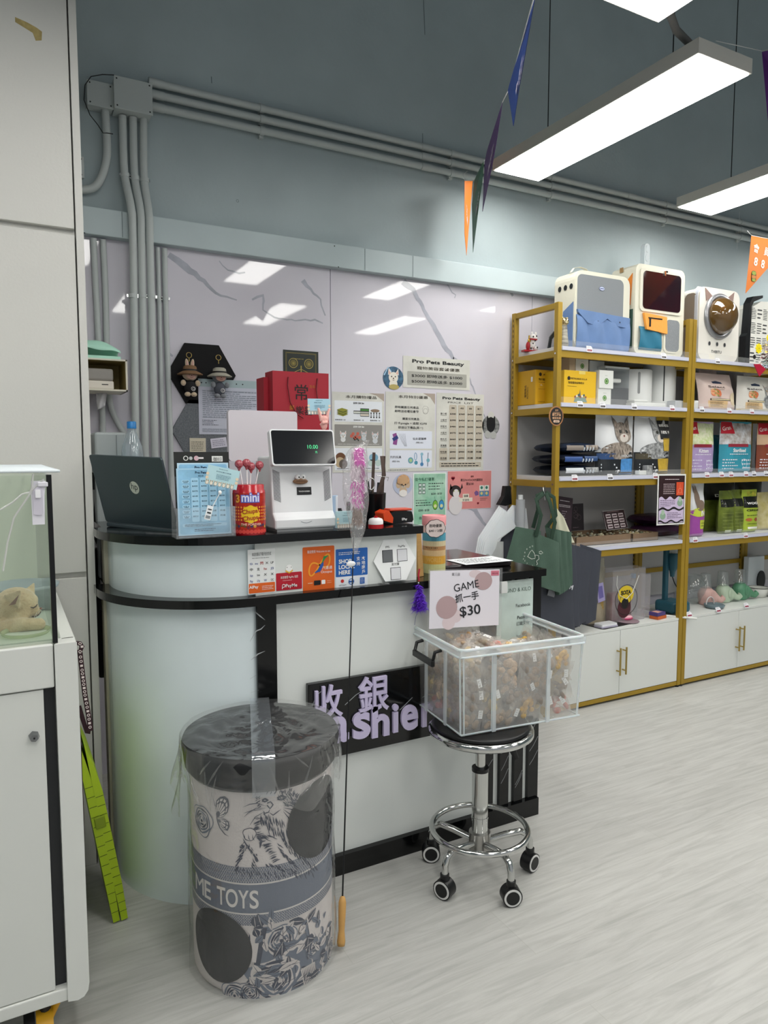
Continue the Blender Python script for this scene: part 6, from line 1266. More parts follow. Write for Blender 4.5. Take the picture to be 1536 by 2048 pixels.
shelving(XA0, XA1, 'ochre metal shelving unit nearest the counter, with green totes hung on it')
shelving(XB0, XB1, 'ochre metal shelving unit cut by the right edge of the photo')
shelving(4.424, 5.43, 'ochre metal shelving unit farthest right, only its rear corner showing at the photo edge')
# ---------------------------------------------------------------- price tags
def ptag(x, y, z, label, red=True, w_=.040, h_=.032):
    p = at(x, y, Y=YF-.006); mb = MB(FR((p.x-w_/2, YF-.006, z-.022), (1, 0, 0), (0, .12, 1))); mb.prism([(0, 0), (w_, 0), (w_, h_*.7), (w_*.8, h_), (0, h_)], 0, .0008, C('e6e6ea')); mb.M = mb.M @ Matrix.Translation((0, 0, .0008))
    mb.lines(.004, h_*.62, w_*.7, h_*.9, 2, '50545c', .0002); mb.rect(.004, h_*.15, w_-.004, h_*.45, '8a2c40' if red else '30343c', .0002); mb.lines(.006, h_*.2, w_-.008, h_*.4, 1, 'd8c8cc', .0004)
    tag(mb.build('price_tag'), label, 'price tag', 'price tags on the shelf edges')
for x, y, lv, lab in ((1180, 672, 1, 'price tag under the blue pet carrier'), (1329, 688, 1, 'price tag under the orange and teal pet carrier'), (1437, 698, 1, 'price tag under the white bubble carrier'),
    (1161, 810, 2, 'price tag under the bright yellow box'), (1206, 814, 2, 'price tag under the two stacked white boxes'), (1269, 816, 2, 'price tag under the white round feeder'), (1345, 818, 2, 'price tag left of the shared gold posts on the second shelf'),
    (1404, 830, 2, 'price tag below the small white box on the second shelf'), (1459, 830, 2, 'price tag below the pink food bag'), (1504, 832, 2, 'price tag below the white food bag with the grey cat'),
    (1150, 952, 3, 'price tag under the stack of blue food bags'), (1221, 950, 3, 'price tag under the white and blue kitten food bag'), (1312, 948, 3, 'price tag under the gold striped cat food bag'),
    (1415, 945, 3, 'price tag under the lilac kitten food bag'), (1444, 945, 3, 'price tag between the lilac and teal bags'), (1463, 944, 3, 'price tag below the left half of the teal bag'), (1493, 943, 3, 'price tag below the right half of the teal bag'), (1509, 942, 3, 'price tag left of the brown food bag'), (1533, 942, 3, 'price tag at the photo edge on the third shelf'),
    (1391, 1080, 4, 'price tag under the purple and white bag'), (1492, 1072, 4, 'price tag under the front lime green bag')):
    ptag(x, y, LV[lv], lab, red=x % 3 > 0)
for x, lab in ((1380, 'price tag below the teal pet feeder'), (1438, 'price tag below the pink elephant feeder'), (1494, 'price tag below the dark green elephant feeder')):
    p = at(x, 1222-(x-1380)*.13, Y=YF-.001); mb = MB(FR((p.x-.02, YF-.004, CB-.002), (1, 0, 0), (0, .5, 1))); mb.prism([(0, 0), (.042, 0), (.042, .024), (.034, .032), (0, .032)], 0, .0008, C('e6e6ea')); mb.M = mb.M @ Matrix.Translation((0, 0, .0008)); mb.lines(.004, .02, .03, .028, 2, '50545c', .0002); mb.rect(.004, .005, .038, .014, '8a2c40', .0002); tag(mb.build('price_tag'), lab, 'price tag', 'price tags on the shelf edges')
# ---------------------------------------------------------------- pet carriers on the top shelf
T1 = LV[1]
def carrier(X0, X1, Y, Z0, h, d, m, name, label):
    t = thing(name, label, 'pet carrier', ((X0+X1)/2, Y+d/2, Z0), 'pet carriers on the top shelf'); return t
# blue carrier
x0, x1, Y, z0, z1 = stand(1152, 1262, 546, 680, T1, 2.76, 2.80); Y = 2.77; w_, h_, d_ = x1-x0, z1-z0, .15
t = carrier(x0, x1, Y, z0, h_, d_, 0, 'pet_carrier', 'cream and grey pet carrier with blue pleated pockets, leftmost on the top shelf')
M_cream = mat('carrier_cream', 'd8d6c6', .6, bump=.15, bscale=200); M_meshg = mat('mesh_grey', '8d9296', .7, bump=.4, bscale=900, col2='767b80', vscale=400); M_blue = mat('carrier_blue', '6380ad', .65, var=.08, vscale=12, bump=.3, bscale=20)
mb = MB(wallf(x0-.10, Y, z0+.001)); mb.rrect(.10, 0, w_+.10, h_, .05, -d_, 0, M_cream); mb.build('shell', t, bevel=.010)
mb = MB(wallf(x0, Y-.0005, z0)); mb.rrect(.005, .01, w_-.03, h_-.012, .04, -.02, .003, M_cream); mb.rrect(.012, h_*.40, w_-.052, h_-.020, .03, .003, .0045, M_meshg); mb.build('front_panel', t, bevel=.002)
mb = MB(wallf(x0, Y-.004, z0)); mb.prism([(.008, h_*.50), (w_-.01, h_*.46), (w_-.012, h_*.32), (w_*.72, h_*.34), (w_*.55, h_*.42), (w_*.36, h_*.31), (w_*.2, h_*.34), (.012, h_*.46)], 0, .012, M_blue)
for x, y in ((w_*.38, h_*.37), (w_*.78, h_*.39)): mb.disc(x, y, .0045, '1c2434', .0125)
mb.build('pocket_flap', t, bevel=.002)
mb = MB(wallf(x0, Y-.002, z0)); mb.grid(lambda u, v: (.004+u*(w_-.014), .006+v*h_*.42, .004+.013*sin(pi*v)**.5*abs(sin(u*pi*3.2+.4+v*.8))+.002), 60, 12, M_blue); mb.build('pleated_pocket', t, solid=.001)
mb = MB(wallf(x0+w_*.46, Y-.0055, z0+h_*.80)); mb.disc(0, 0, .019, '3c4c8c', .0015, ry=.010); mb.disc(0, 0, .017, 'c8d0e4', .002, ry=.0085); mb.rect(-.013, -.002, .013, .002, '2c3c7c', .0025); mb.build('logo_patch', t)
mb = MB(FR((x0-.0010, Y+d_-.01, z0), (0, -1, 0), (0, 0, 1))); mb.prism([(.045, .012), (d_-.018, .012), (d_-.018, h_*.60), (.06, h_*.50)], 0, .002, M_blue); mb.build('side_pocket', t)
for k in range(3): MB(FR((x0-.0010, Y+d_-.01, z0), (0, -1, 0), (0, 0, 1))).disc(.030+.042*k, h_*.80, .0125, '101214', .001, ry=.014).build('side_vent', t)
mb = MB(wallf(x0, Y+d_*.3, z0)); mb.tube([(.01, h_-.006, 0), (.03, h_+.018, 0), (.07, h_+.028, 0), (.11, h_+.022, 0), (.145, h_-.004, 0)], .010, M_cream, 8, flat=(0, 1, 0)); mb.build('carry_handle', t)
MB().tube([(x0-.002, Y+.14, z0+.10), (x0-.03, Y+.14, z0+.07), (x0-.05, Y+.13, z0+.006)], .012, M_black, 8, flat=(0, 1, 0)).build('strap', t)
# orange carrier
x0, x1, Y, z0, z1 = stand(1270, 1368, 534, 690, T1, 2.75, 2.76); w_, h_, d_ = x1-x0, z1-z0, .17
t = carrier(x0, x1, Y, z0, h_, d_, 0, 'pet_carrier', 'tall cream pet carrier with dark window and orange and teal pockets')
mb = MB(wallf(x0, Y, z0+.001)); mb.rrect(0, 0, w_, h_, .035, -d_, 0, M_cream); mb.build('shell', t, bevel=.008)
mb = MB(); mb.M = FR((x0-.0015, Y+d_-.01, z0), (0, -1, 0), (0, 0, 1)); mb.prism([(.02, h_*.55), (d_-.04, h_*.55), (d_-.03, h_*.9), (d_*.45, h_*.78)], 0, .002, mat('carrier_orange', 'd8802c', .6)); mb.rect(.03, .03, d_-.02, h_*.5, mat('carrier_green', '3c5a50', .6), .0015); mb.rect(d_*.3, h_-.03, d_*.45, h_-.004, mat('carrier_tan', '9a7a50', .6), .003); mb.build('side_pocket', t)
mb = MB(wallf(x0, Y-.0005, z0)); mb.rrect(w_*.08, h_*.48, w_*.94, h_*.965, .025, 0, .006, M_cream); mb.rrect(w_*.13, h_*.51, w_*.90, h_*.93, .022, .006, .0075, mat('dark_window', '15141a', .08, col2='30101a', vscale=6)); mb.build('window', t, bevel=.0015)
mb = MB(wallf(x0, Y-.0085, z0))
for P_ in ([(.03, h_*.64), (.05, h_*.65), (.06, h_*.63)], [(.03, h_*.58), (.05, h_*.54), (.06, h_*.53)], [(w_*.55, h_*.60), (w_*.57, h_*.56), (w_*.62, h_*.55)]): mb.stroke(P_, .0025, C('c8ccd0'), 0, True)
mb.build('glare_line', t) if False else None
mb = MB(wallf(x0, Y-.001, z0)); mb.prism([(w_*.14, h_*.46), (w_*.60, h_*.44), (w_*.62, h_*.25), (w_*.20, h_*.28)], .002, .016, mat('pocket_orange', 'f0a044', .6, bump=.3, bscale=30)); mb.box(w_*.22, h_*.40, .016, w_*.50, h_*.415, .018, M_black); mb.box(w_*.24, h_*.31, .016, w_*.27, h_*.40, .019, M_black); mb.build('zip_pocket', t, bevel=.002)
mb = MB(wallf(x0, Y-.001, z0)); mb.grid(lambda u, v: (w_*.08+u*w_*.46, h_*.05+v*h_*.26, .002+.012*sin(pi*v)**.5*(.5+.5*sin(u*9+2*v))), 24, 8, mat('carrier_teal', '24708c', .6, bump=.3, bscale=30)); mb.build('teal_pocket', t, solid=.001)
mb = MB(wallf(x0, Y-.001, z0)); mb.rrect(w_*.58, h_*.04, w_*.93, h_*.44, .03, 0, .004, M_cream); mb.rrect(w_*.62, h_*.06, w_*.90, h_*.42, .025, .004, .0055, M_meshg); mb.build('mesh_pocket', t, bevel=.001)
mb = MB(wallf(x0+w_*.55, Y-.010, z0+h_*.95)); mb.box(-.006, -.022, 0, .006, .004, .003, M_chrome, .001).box(.006, -.004, 0, .020, .006, .003, M_black, .001); mb.build('zip_pull', t)
# clear bottle behind
p = at(1293, 545, Y=2.93); q = at(1297, 487, Y=2.93); t = thing('clear_tube', 'clear ribbed plastic bottle standing up behind the orange carrier', 'bottle', (p.x, 2.93, T1))
mb = MB(wallf(p.x-.0, 2.93, 0)); mb.rrect(-.020, T1+.002, .022, q.z, .02, -.03, 0, film('ribbed', 'eef2f4', .55, .1, .2, .3, bump=0)); mb.rrect(-.012, q.z-.05, .014, q.z-.012, .012, .0, .003, mat('ribbed')); mb.rrect(-.012, q.z-.10, .014, q.z-.062, .012, .0, .003, mat('ribbed')); mb.build('body', t, bevel=.004)
# bubble carrier
x0, x1, Y, z0, z1 = stand(1398, 1478, 578, 700, T1, 2.75, 2.76); w_, h_, d_ = x1-x0, z1-z0, .12
t = carrier(x0, x1, Y, z0, h_, d_, 0, 'pet_carrier', 'white pet backpack with a round bubble window and cat ears')
mb = MB(wallf(x0, Y, z0+.001)); mb.rrect(0, 0, w_, h_, .05, -d_, 0, mat('carrier_white', 'dedcd4', .5)); mb.build('shell', t, bevel=.010)
MB(wallf(x0, Y, z0)).rrect(-.004, .0, w_+.004, h_+.004, .054, -.03, -.012, C('c4c8d4', .3)).build('piping', t, bevel=.002)
mb = MB(); mb.M = FR((x0-.001, Y+d_-.012, z0), (0, -1, 0), (0, 0, 1)); mb.rrect(.01, .02, d_-.03, h_-.03, .03, 0, .002, mat('taupe_mesh', '8a7c70', .6)); mb.build('side_mesh', t)
cx, cz, rb = w_*.48, h_*.62, w_*.30
mb = MB(wallf(x0+cx, Y, z0+cz)); mb.lathe((0, 0, 0), [(rb*1.22, 0), (rb*1.22, .012), (rb*1.02, .018), (rb*1.0, .012)], mat('ring_grey', '9a9ca0', .3, metal=.6), 40, close=False); mb.build('window_ring', t)
mb = MB(wallf(x0+cx, Y-.010, z0+cz)); mb.lathe((0, 0, 0), [(rb*cos(a), rb*.85*sin(a)) for a in [pi/2*i/10 for i in range(11)]], mat('amber_bubble', '5c4420', .04, coat=.6, ior=1.6), 40, close=False); mb.build('bubble_window', t)
mb = MB(wallf(x0+cx, Y-.0006, z0+cz))
for s_ in (-1, 1): mb.prism([(s_*rb*.55, rb*1.0), (s_*rb*1.1, rb*.75), (s_*rb*1.2, rb*1.42)][::s_], 0, .003, C('8c746c'))
mb.build('ear', t)
mb = MB(wallf(x0, Y-.0006, z0))
for k in range(3): MB(mb.M).ring(w_*(.27+.19*k), h_*.235, .0105, '888a8c', .002, .0015, ry=.0125).disc(w_*(.27+.19*k), h_*.235, .009, '303234', .001, ry=.011).build('air_vent', t)
mb.text('TABITU', w_*.45, h_*.11, .022, C('4a4c50'), .001, bold=.01, width=w_*.26); mb.build('front_print', t)
MB(wallf(x0, Y+.08, z0)).tube([(w_*.18, h_-.002, 0), (w_*.24, h_+.016, 0), (w_*.36, h_+.016, 0), (w_*.42, h_-.002, 0)], .007, mat('carrier_white'), 8).build('carry_handle', t)
# newspaper print bag
t = thing('newspaper_carrier', 'black edged carrier with newspaper print near the right edge', 'pet carrier', (4.1, 2.8, T1))
x0 = at(1500, 640, Y=2.78).x; mb = MB(wallf(x0, 2.78, T1+.001)); zt = at(1500, 603, Y=2.78).z-T1; w_ = .24
mb.prism([(0, 0), (w_, 0), (w_, zt+.02), (.10, zt+.01), (.02, zt-.03)], -.22, 0, mat('news_white', 'd8d8d0', .6)); mb.M = mb.M @ Matrix.Translation((0, 0, .0006)); R = random.Random(6)
for i in range(4):
    for j in range(4): mb.lines(.012+.055*i, .015+j*zt*.23, .055+.055*i, .015+(j+.8)*zt*.23, R.choice((5, 7, 3)), '3c3e40', .0004+.0001*i, words=False)
mb.disc(.055, .05, .014, '101010', .001); mb.build('shell', t)
mb = MB(wallf(x0, 2.775, T1)); mb.prism([(-.045, .002), (-.002, .002), (-.002, zt-.03), (.018, zt+.0), (.10, zt+.03), (.10, zt+.045), (.01, zt+.03), (-.018, zt-.01), (-.03, zt*.5), (-.045, zt*.45)], -.04, .004, M_black); mb.build('strap', t, bevel=.003)
tag(MB(wallf(at(1488, 650, Y=2.9).x-.01, 2.9, T1+.001)).box(0, 0, -.1, .05, .20, 0, mat('news_white'), .01).lines(.005, .01, .045, .19, 12, '4a4a48', .001).build('newspaper_bag'), 'flat newspaper print bag between the white backpack and the black edged carrier', 'bag')
# ornaments on the top shelf's open end
p = at(1056, 675, Y=3.0); t = thing('lucky_ornament', 'small red and white spotted animal ornament on a red base', 'ornament', (p.x, 2.98, T1))
c = Vector((p.x, 2.98, T1)); mr = mat('orn_red', 'a01c24', .3); mw2 = mat('orn_white', 'e8e4e0', .3)
MB().prism([(c.x-.055, c.y-.02), (c.x+.05, c.y-.02), (c.x+.06, c.y+.02), (c.x-.045, c.y+.02)], T1+.001, T1+.010, mr).build('base', t, bevel=.003)
mb = MB().ell(c+Vector((.018, 0, .075)), (.026, .018, .022), mw2).ell(c+Vector((.010, 0, .042)), (.020, .016, .022), mw2).ell(c+Vector((.036, 0, .022)), (.014, .012, .014), mw2).ell(c+Vector((-.006, 0, .022)), (.010, .010, .016), mw2)
for s_ in (0, 1): mb.ell(c+Vector((.008+.026*s_, -.002, .099)), (.006, .005, .010), mw2, 10)
for dx, dz in ((.006, .080), (.028, .084), (.020, .062), (.006, .045), (.036, .026), (-.006, .02)): mb.ell(c+Vector((dx, -.0155 if dz > .05 else -.0135, dz)), (.0045, .0035, .005), C('1c1a1a'), 8)
mb.build('animal', t)
MB().box(c.x-.02, c.y-.022, T1+.062, c.x+.03, c.y-.012, T1+.070, mr, .003).ell(c+Vector((-.022, -.008, .03)), (.012, .012, .024), mr, 12).build('scarf', t)
MB().tube([c+Vector((-.02, -.01, .055)), c+Vector((-.016, -.01, .085))], .004, mat('orn_gold', 'b89440', .3, metal=.8), 8).ell(c+Vector((-.018, -.012, .058)), (.010, .006, .010), mat('orn_gold'), 12).build('gold_charm', t)
p = at(1130, 665, Y=2.76); c = Vector((p.x+.002, 2.765, T1)); t = thing('gold_figurine', 'gold tiger head figurine on a striped body beside the front post', 'ornament', tuple(c)); mg2 = mat('fig_gold', 'b8a880', .2, metal=.8)
MB().lathe(c, [(.020, .001), (.024, .02), (.018, .06), (.015, .10), (.012, .112)], mat('fig_stripe', 'c8c4b4', .3, col2='2c2a26', vscale=70, stretch=(.2, .2, 1)), 20, sy=.7).build('body', t)
mb = MB().ell(c+Vector((0, 0, .128)), (.022, .018, .021), mg2, 18).ell(c+Vector((-.002, -.015, .120)), (.011, .008, .008), mg2, 12)
for s_ in (-1, 1): mb.ell(c+Vector((s_*.015, 0, .146)), (.006, .004, .006), mg2, 10); mb.ell(c+Vector((s_*.008, -.0165, .131)), (.003, .002, .003), C('141210'), 8)
mb.build('head', t)
# ---------------------------------------------------------------- boxes on the second shelf
Z2 = LV[2]
def carton(x0, x1, yt, yb, Zs, lo, hi, d, m, name, label, deco=None, group=None, bev=.002, Zbase=None, cat='box'):
    a, b, Y, z0, z1 = stand(x0, x1, yt, yb, Zs, lo, hi); z0 = Zbase or Zs
    mb = MB(wallf(a, Y, z0+.0008)); mb.box(0, 0, -d, b-a, z1-z0, 0, m, bev); mb.M = mb.M @ Matrix.Translation((0, 0, .0005))
    if deco: deco(mb, b-a, z1-z0)
    return tag(mb.build(name), label, cat, group), (a, b, Y, z0, z1)
M_yel = mat('yellow_card', 'e0b41c', .5); M_yel2 = mat('ochre_card', 'd2a21c', .55)
def f_y1(mb, w, h):
    k = '1c1408'; mb.disc(w*.14, h*.76, w*.045, k); mb.text('PETKAKO X.L.6', w*.45, h*.73, h*.07, C(k), bold=.02, width=w*.5); mb.text('智能寵物自動飲水', w*.37, h*.60, h*.08, C(k), bold=.03, width=w*.5); mb.lines(w*.10, h*.50, w*.5, h*.54, 1, k)
    mb.rrect(w*.45, h*.90, w*.65, h*1.0, .002, .0003, None, C('e8d070')); 
    mb.poly([(w*.3, h*.05), (w*.72, h*.05), (w*.66, h*.20), (w*.36, h*.20)], C('6a8c84'), .0006); mb.poly([(w*.46, h*.2), (w*.52, h*.2), (w*.49, h*.45)], C('5a5c60'), .0008)
    for i in range(7): mb.disc(w*(.34+.055*i), h*(.20+.03*(i % 3)), w*.03, ('8a5040', 'e0d8c8', '3c5c60')[i % 3], .0012, n=10)
carton(1128, 1192, 742, 808, Z2, 2.74, 2.76, .16, M_yel, 'product_box', 'bright yellow box with a small fountain picture, front of the second shelf', f_y1)
def f_y3(mb, w, h):
    k = '2c2008'; mb.text('PETKAKO', w*.62, h*.35, h*.08, C(k), rot=pi/2); mb.text('寵物用品', w*.5, h*.40, h*.09, C(k), rot=pi/2, bold=.03); mb.rrect(w*.75, h*.66, w*.85, h*.80, .003, .0006, None, C('e0dcd0')); mb.rect(w*.9, h*.02, w*.905, h*.95, 'a8801c')
def f_y2(mb, w, h):
    k = '2c2008'; mb.disc(w*.16, h*.87, w*.05, k); mb.text('PETKAK', w*.45, h*.84, h*.06, C(k), bold=.02, width=w*.35); mb.text('智能 寵物飲水', w*.5, h*.70, h*.07, C(k), bold=.04, width=w*.8); mb.lines(w*.1, h*.63, w*.9, h*.66, 1, k); mb.text('AL', w*.2, h*.54, h*.08, C('e8e0c8')); mb.lines(w*.1, h*.44, w*.5, h*.46, 1, k); mb.text('ㅏㅣㅣㅣ', w*.3, h*.06, h*.04, C(k)) if 0 else mb.lines(w*.1, h*.06, w*.4, h*.1, 1, k)
yb_o, (a, b, Y, z0, z1) = carton(1071, 1126, 741, 812, Z2, 2.90, 2.905, .145, M_yel2, 'product_box', 'large ochre yellow carton behind the front post of the second shelf', lambda mb, w, h: (f_y2(mb, w, h), setattr(mb, 'M', FR((mb.M.translation.x-.001, mb.M.translation.y+.145, mb.M.translation.z), (0, -1, 0), (0, 0, 1))), f_y3(mb, .145, h)))
def f_g(mb, w, h): mb.disc(w*.5, h*.40, w*.15, '4c7c3c', .0006, ry=h*.17); mb.ring(w*.5, h*.40, w*.10, 'a8c890', w*.03, .001, ry=h*.12); mb.lines(w*.38, h*.68, w*.62, h*.74, 1, '3c5c3c')
Mwb = mat('white_card', 'd6d8d4', .5)
carton(1196, 1222, 777, 811, Z2, 2.74, 2.75, .07, Mwb, 'small_box', 'lower of two small white boxes with a green leaf mark', f_g, 'small white leaf mark boxes')
q = at(1208, 777, Y=2.745).z; carton(1199, 1227, 741, 776, Z2, 2.745, 2.746, .07, Mwb, 'small_box', 'upper of two small white boxes with a green leaf mark', f_g, 'small white leaf mark boxes', Zbase=q)
qq = at(1164, 742, Y=2.80).z
MB_y = carton(1152, 1177, 714, 742, Z2, 2.80, 2.801, .07, Mwb, 'small_box', 'white leaf mark box standing on the yellow box', f_g, 'small white leaf mark boxes', Zbase=at(1160, 742, Y=2.755).z)
carton(1139, 1151, 715, 742, Z2, 2.80, 2.801, .07, mat('tan_card', 'b8a890', .5), 'small_box', 'brown sided box beside the white leaf box', None, None, Zbase=at(1160, 742, Y=2.755).z)
MB().add([], [], Mwb)
carton(1178, 1208, 722, 806, Z2, 2.90, 2.91, .08, Mwb, 'small_box', 'plain white box at the back of the second shelf')
# clear fountain
a, b, Y, z0, z1 = stand(1212, 1270, 735, 810, Z2, 2.84, 2.86); t = thing('water_fountain', 'grey and clear pet water fountain with a white spout', 'pet fountain', ((a+b)/2, Y, Z2))
MB(wallf(a, Y, Z2+.001)).rrect(0, 0, b-a, (z1-z0)*.48, .01, -.12, 0, mat('fountain_grey', '6c6e70', .2)).build('tank', t, bevel=.006)
MB(wallf(a, Y, Z2+(z1-z0)*.48)).rrect(.005, 0.001, b-a-.004, (z1-z0)*.50, .012, -.11, 0, film('smoke', 'e0e4e6', .72, .05, .15, .3, bump=0)).build('clear_top', t)
MB(wallf(a, Y-.001, Z2)).box(-.01, (z1-z0)*.96, -.10, (b-a)*.8, (z1-z0)*1.02, 0, Mwb, .004).box(.0, (z1-z0)*.60, -.03, (b-a)*.42, (z1-z0)*.70, .02, Mwb, .006).build('spout', t)
# round white feeders
def feeder(x0, x1, yt, yb, lo, label, slot, dish=True, name='pet_feeder'):
    a, b, Y, z0, z1 = stand(x0, x1, yt, yb, Z2, lo, lo+.02); cx, r = (a+b)/2, (b-a)/2; cy = Y+r; h = z1-z0
    t = thing(name, label, 'pet feeder', (cx, cy, Z2), 'white pet feeders on the second shelf')
    mb = MB(); mb.lathe((cx, cy, Z2), [(r, .001), (r, h-.006), (r-.004, h), (.01, h)], mat('feeder_white', 'd2d4d2', .35), 40); mb.build('body', t)
    va_ = atan2(-cy, -cx); mb = MB(W=cylwrap(cx, cy, r+.0006, Z2, va_)); o = .25*r
    pts = rpts(o, h*slot[0], o+slot[2], h*slot[1], slot[2]/2, 4); mb.poly(pts, slot[3], 0); mb.build('level_window', t)
    if dish: MB(wallf(cx-r, Y-.01, Z2)).box(-.004, .001, -.08, 2*r+.04, .026, .0, Mwb, .006).box(-.004, .026, -.06, r, .038, 0, Mwb, .005).build('dish', t)
feeder(1268, 1320, 738, 810, 2.79, 'short round white feeder with a grey window', (.35, .92, .014, C('8a8c8c')))
feeder(1322, 1366, 722, 806, 2.80, 'tall white feeder with a long dark slot', (.15, .92, .007, C('303234')), False)
p = at(1378, 800, Y=2.74); tag(MB(wallf(XB0+.032, 2.745, Z2+.001)).box(0, 0, -.06, .07, .045, 0, Mwb, .004).build('small_box'), 'small white box just right of the shared posts on the second shelf', 'box')
tag(MB(wallf(at(1353, 800, Y=2.74).x, 2.745, Z2+.001)).box(0, 0, -.06, .055, .040, 0, mat('pale_grey', 'b4b8bc', .4), .003).build('small_box'), 'pale grey box left of the shared posts on the second shelf', 'box')
# ---------------------------------------------------------------- food bags
def foodbag(x0, x1, yt, yb, Zs, lo, hi, label, m, deco=None, group='pet food bags on the shelves', depth=.09, lean=0, topx=0, ziptop=True, name='food_bag', side=None, hmax=None, seed=0):
    a, b, Y, z0, z1 = stand(x0, x1, yt, yb, Zs, lo, hi); w, h = b-a, z1-z0
    if hmax: h = min(h, hmax)
    R = random.Random(int(x0*7+yt)+seed); ph = [R.uniform(0, 6) for _ in range(4)]
    def F(u, v):
        e = (1-abs(2*u-1)**4); s_ = 1-smooth01((v-.55)/.45); bt = 1-(1-min(1, v/.05))**2
        return depth*.5*e*s_*(.35+.65*bt)+.003*e*sin(9*u+ph[0]+4*v)*sin(8*v+ph[1])+.002*sin(17*v+ph[2]+5*u)*e
    def W(p): u = max(0, min(1, p[0]/w)); v = max(0, min(1, p[1]/h)); return (p[0]+topx*v*v*w, p[1], F(u, v)+p[2]+.0)
    M = wallf(a, Y+depth*.5, z0+.001)
    mb = MB(M); mb.grid(lambda u, v: (u*w+topx*v*v*w, v*h, F(u, v)), 16, 20, m); mb.grid(lambda u, v: (u*w+topx*v*v*w, v*h, -F(u, v)), 16, 20, m)
    mb.W = W
    if deco: deco(mb, w, h)
    return tag(mb.build(name), label, 'pet food bag', group)
def R_(mb, x0, y0, x1, y1, m, z=.0012): mb.rect(x0, y0, x1, y1, m, z, max(1, int(abs(x1-x0)/.012)), max(1, int(abs(y1-y0)/.012)))
def D_(mb, cx, cy, r, m, z=.0022, ry=None): cdisc(mb, cx, cy, r, C(m) if isinstance(m, str) else m, z, ry, 20, 3)
tabby = mat('tabby_print', 'b0a498', .5, col2='4a403a', vscale=90, stretch=(1, 1, .4)); greyp = mat('grey_photo', 'b4b6b6', .5, col2='5c5e60', vscale=60)
def cath(mb, cx, cy, r, m, eye='2c2c28'):
    for s_ in (-1, 1): mb.poly([(cx+s_*r*.15, cy+r*.5), (cx+s_*r*.95, cy+r*.3), (cx+s_*r*1.0, cy+r*1.5)], m, .003); mb.poly([(cx+s_*r*.35, cy+r*.55), (cx+s_*r*.8, cy+r*.5), (cx+s_*r*.85, cy+r*1.15)], C('c8a094'), .0034)
    D_(mb, cx, cy, r, m, .0036, r*.95); D_(mb, cx, cy-r*.45, r*.5, 'd0c8c0', .004, r*.38)
    for s_ in (-1, 1): mb.disc(cx+s_*r*.4, cy+r*.1, r*.17, eye, .0046, n=10)
    mb.disc(cx, cy-r*.28, r*.11, '8a5c54', .0046, n=8)
def f_hol(top, low, box):
    def f(mb, w, h):
        R_(mb, 0, h*.0, w, h*.38, mat('hol_dark', '1c2024', .4), .0012); cath(mb, w*.62, h*.70, w*.22, top); D_(mb, w*.5, h*.40, w*.42, top, .0020, h*.14)
        R_(mb, w*.55, h*.01, w*.96, h*.27, low, .0018); mb.text('HOLISTIC', w*.74, h*.30, h*.05, C('c8ccd0'), .0028, width=w*.38, bold=.02); R_(mb, w*.02, h*.26, w*.48, h*.36, box, .0018)
        for k in range(3): mb.rrect(w*.08, h*(.06+.05*k), w*(.52-.06*k), h*(.085+.05*k), .002, .0028, None, C('d8dce0'))
        mb.text('15', w*.45, h*.03, h*.07, C('e0e4e8'), .0028, bold=.03)
    return f
M_wbag = mat('white_bag_gloss', 'd8dadc', .25, var=.03, vscale=8)
Z3 = LV[3]
foodbag(1201, 1276, 829, 947, Z3, 2.74, 2.76, 'white food bag with a brown tabby kitten and blue lower panel', M_wbag, f_hol(tabby, mat('hol_blue', '4a86c0', .4, var=.2, vscale=50), mat('hol_navy', '2c4a78', .4)), depth=.08)
def f_hol2(mb, w, h):
    f_hol(greyp, mat('hol_gold', 'b89a38', .4, var=.1, vscale=50), mat('hol_brown', '4a4434', .4))(mb, w, h); R_(mb, w*.60, h*.60, w*.97, h*.98, mat('hol_dark'), .0050); R_(mb, w*.60, h*.93, w*.97, h*.99, mat('hol_gold'), .0056); R_(mb, w*.68, h*.40, w*.96, h*.62, mat('hol_gold'), .0050)
    mb.text('80% 45%', w*.78, h*.82, h*.06, C('e0e0dc'), .0066, width=w*.30, bold=.02); mb.text('18% 9', w*.78, h*.70, h*.07, C('e0e0dc'), .0066, width=w*.26, bold=.03)
foodbag(1279, 1348, 832, 944, Z3, 2.74, 2.76, 'white and gold food bag with a grey cat looking up', M_wbag, f_hol2, depth=.08)
tag(MB(wallf(at(1280, 940, Y=2.73).x, 2.735, Z3+.001)).box(0, 0, -.03, .075, .022, 0, Mwb, .003).box(.055, .0, -.03, .10, .05, .004, mat('grey_photo'), .004).build('sample_pack'), 'small white and grey sample packs before the gold food bag', 'pack')
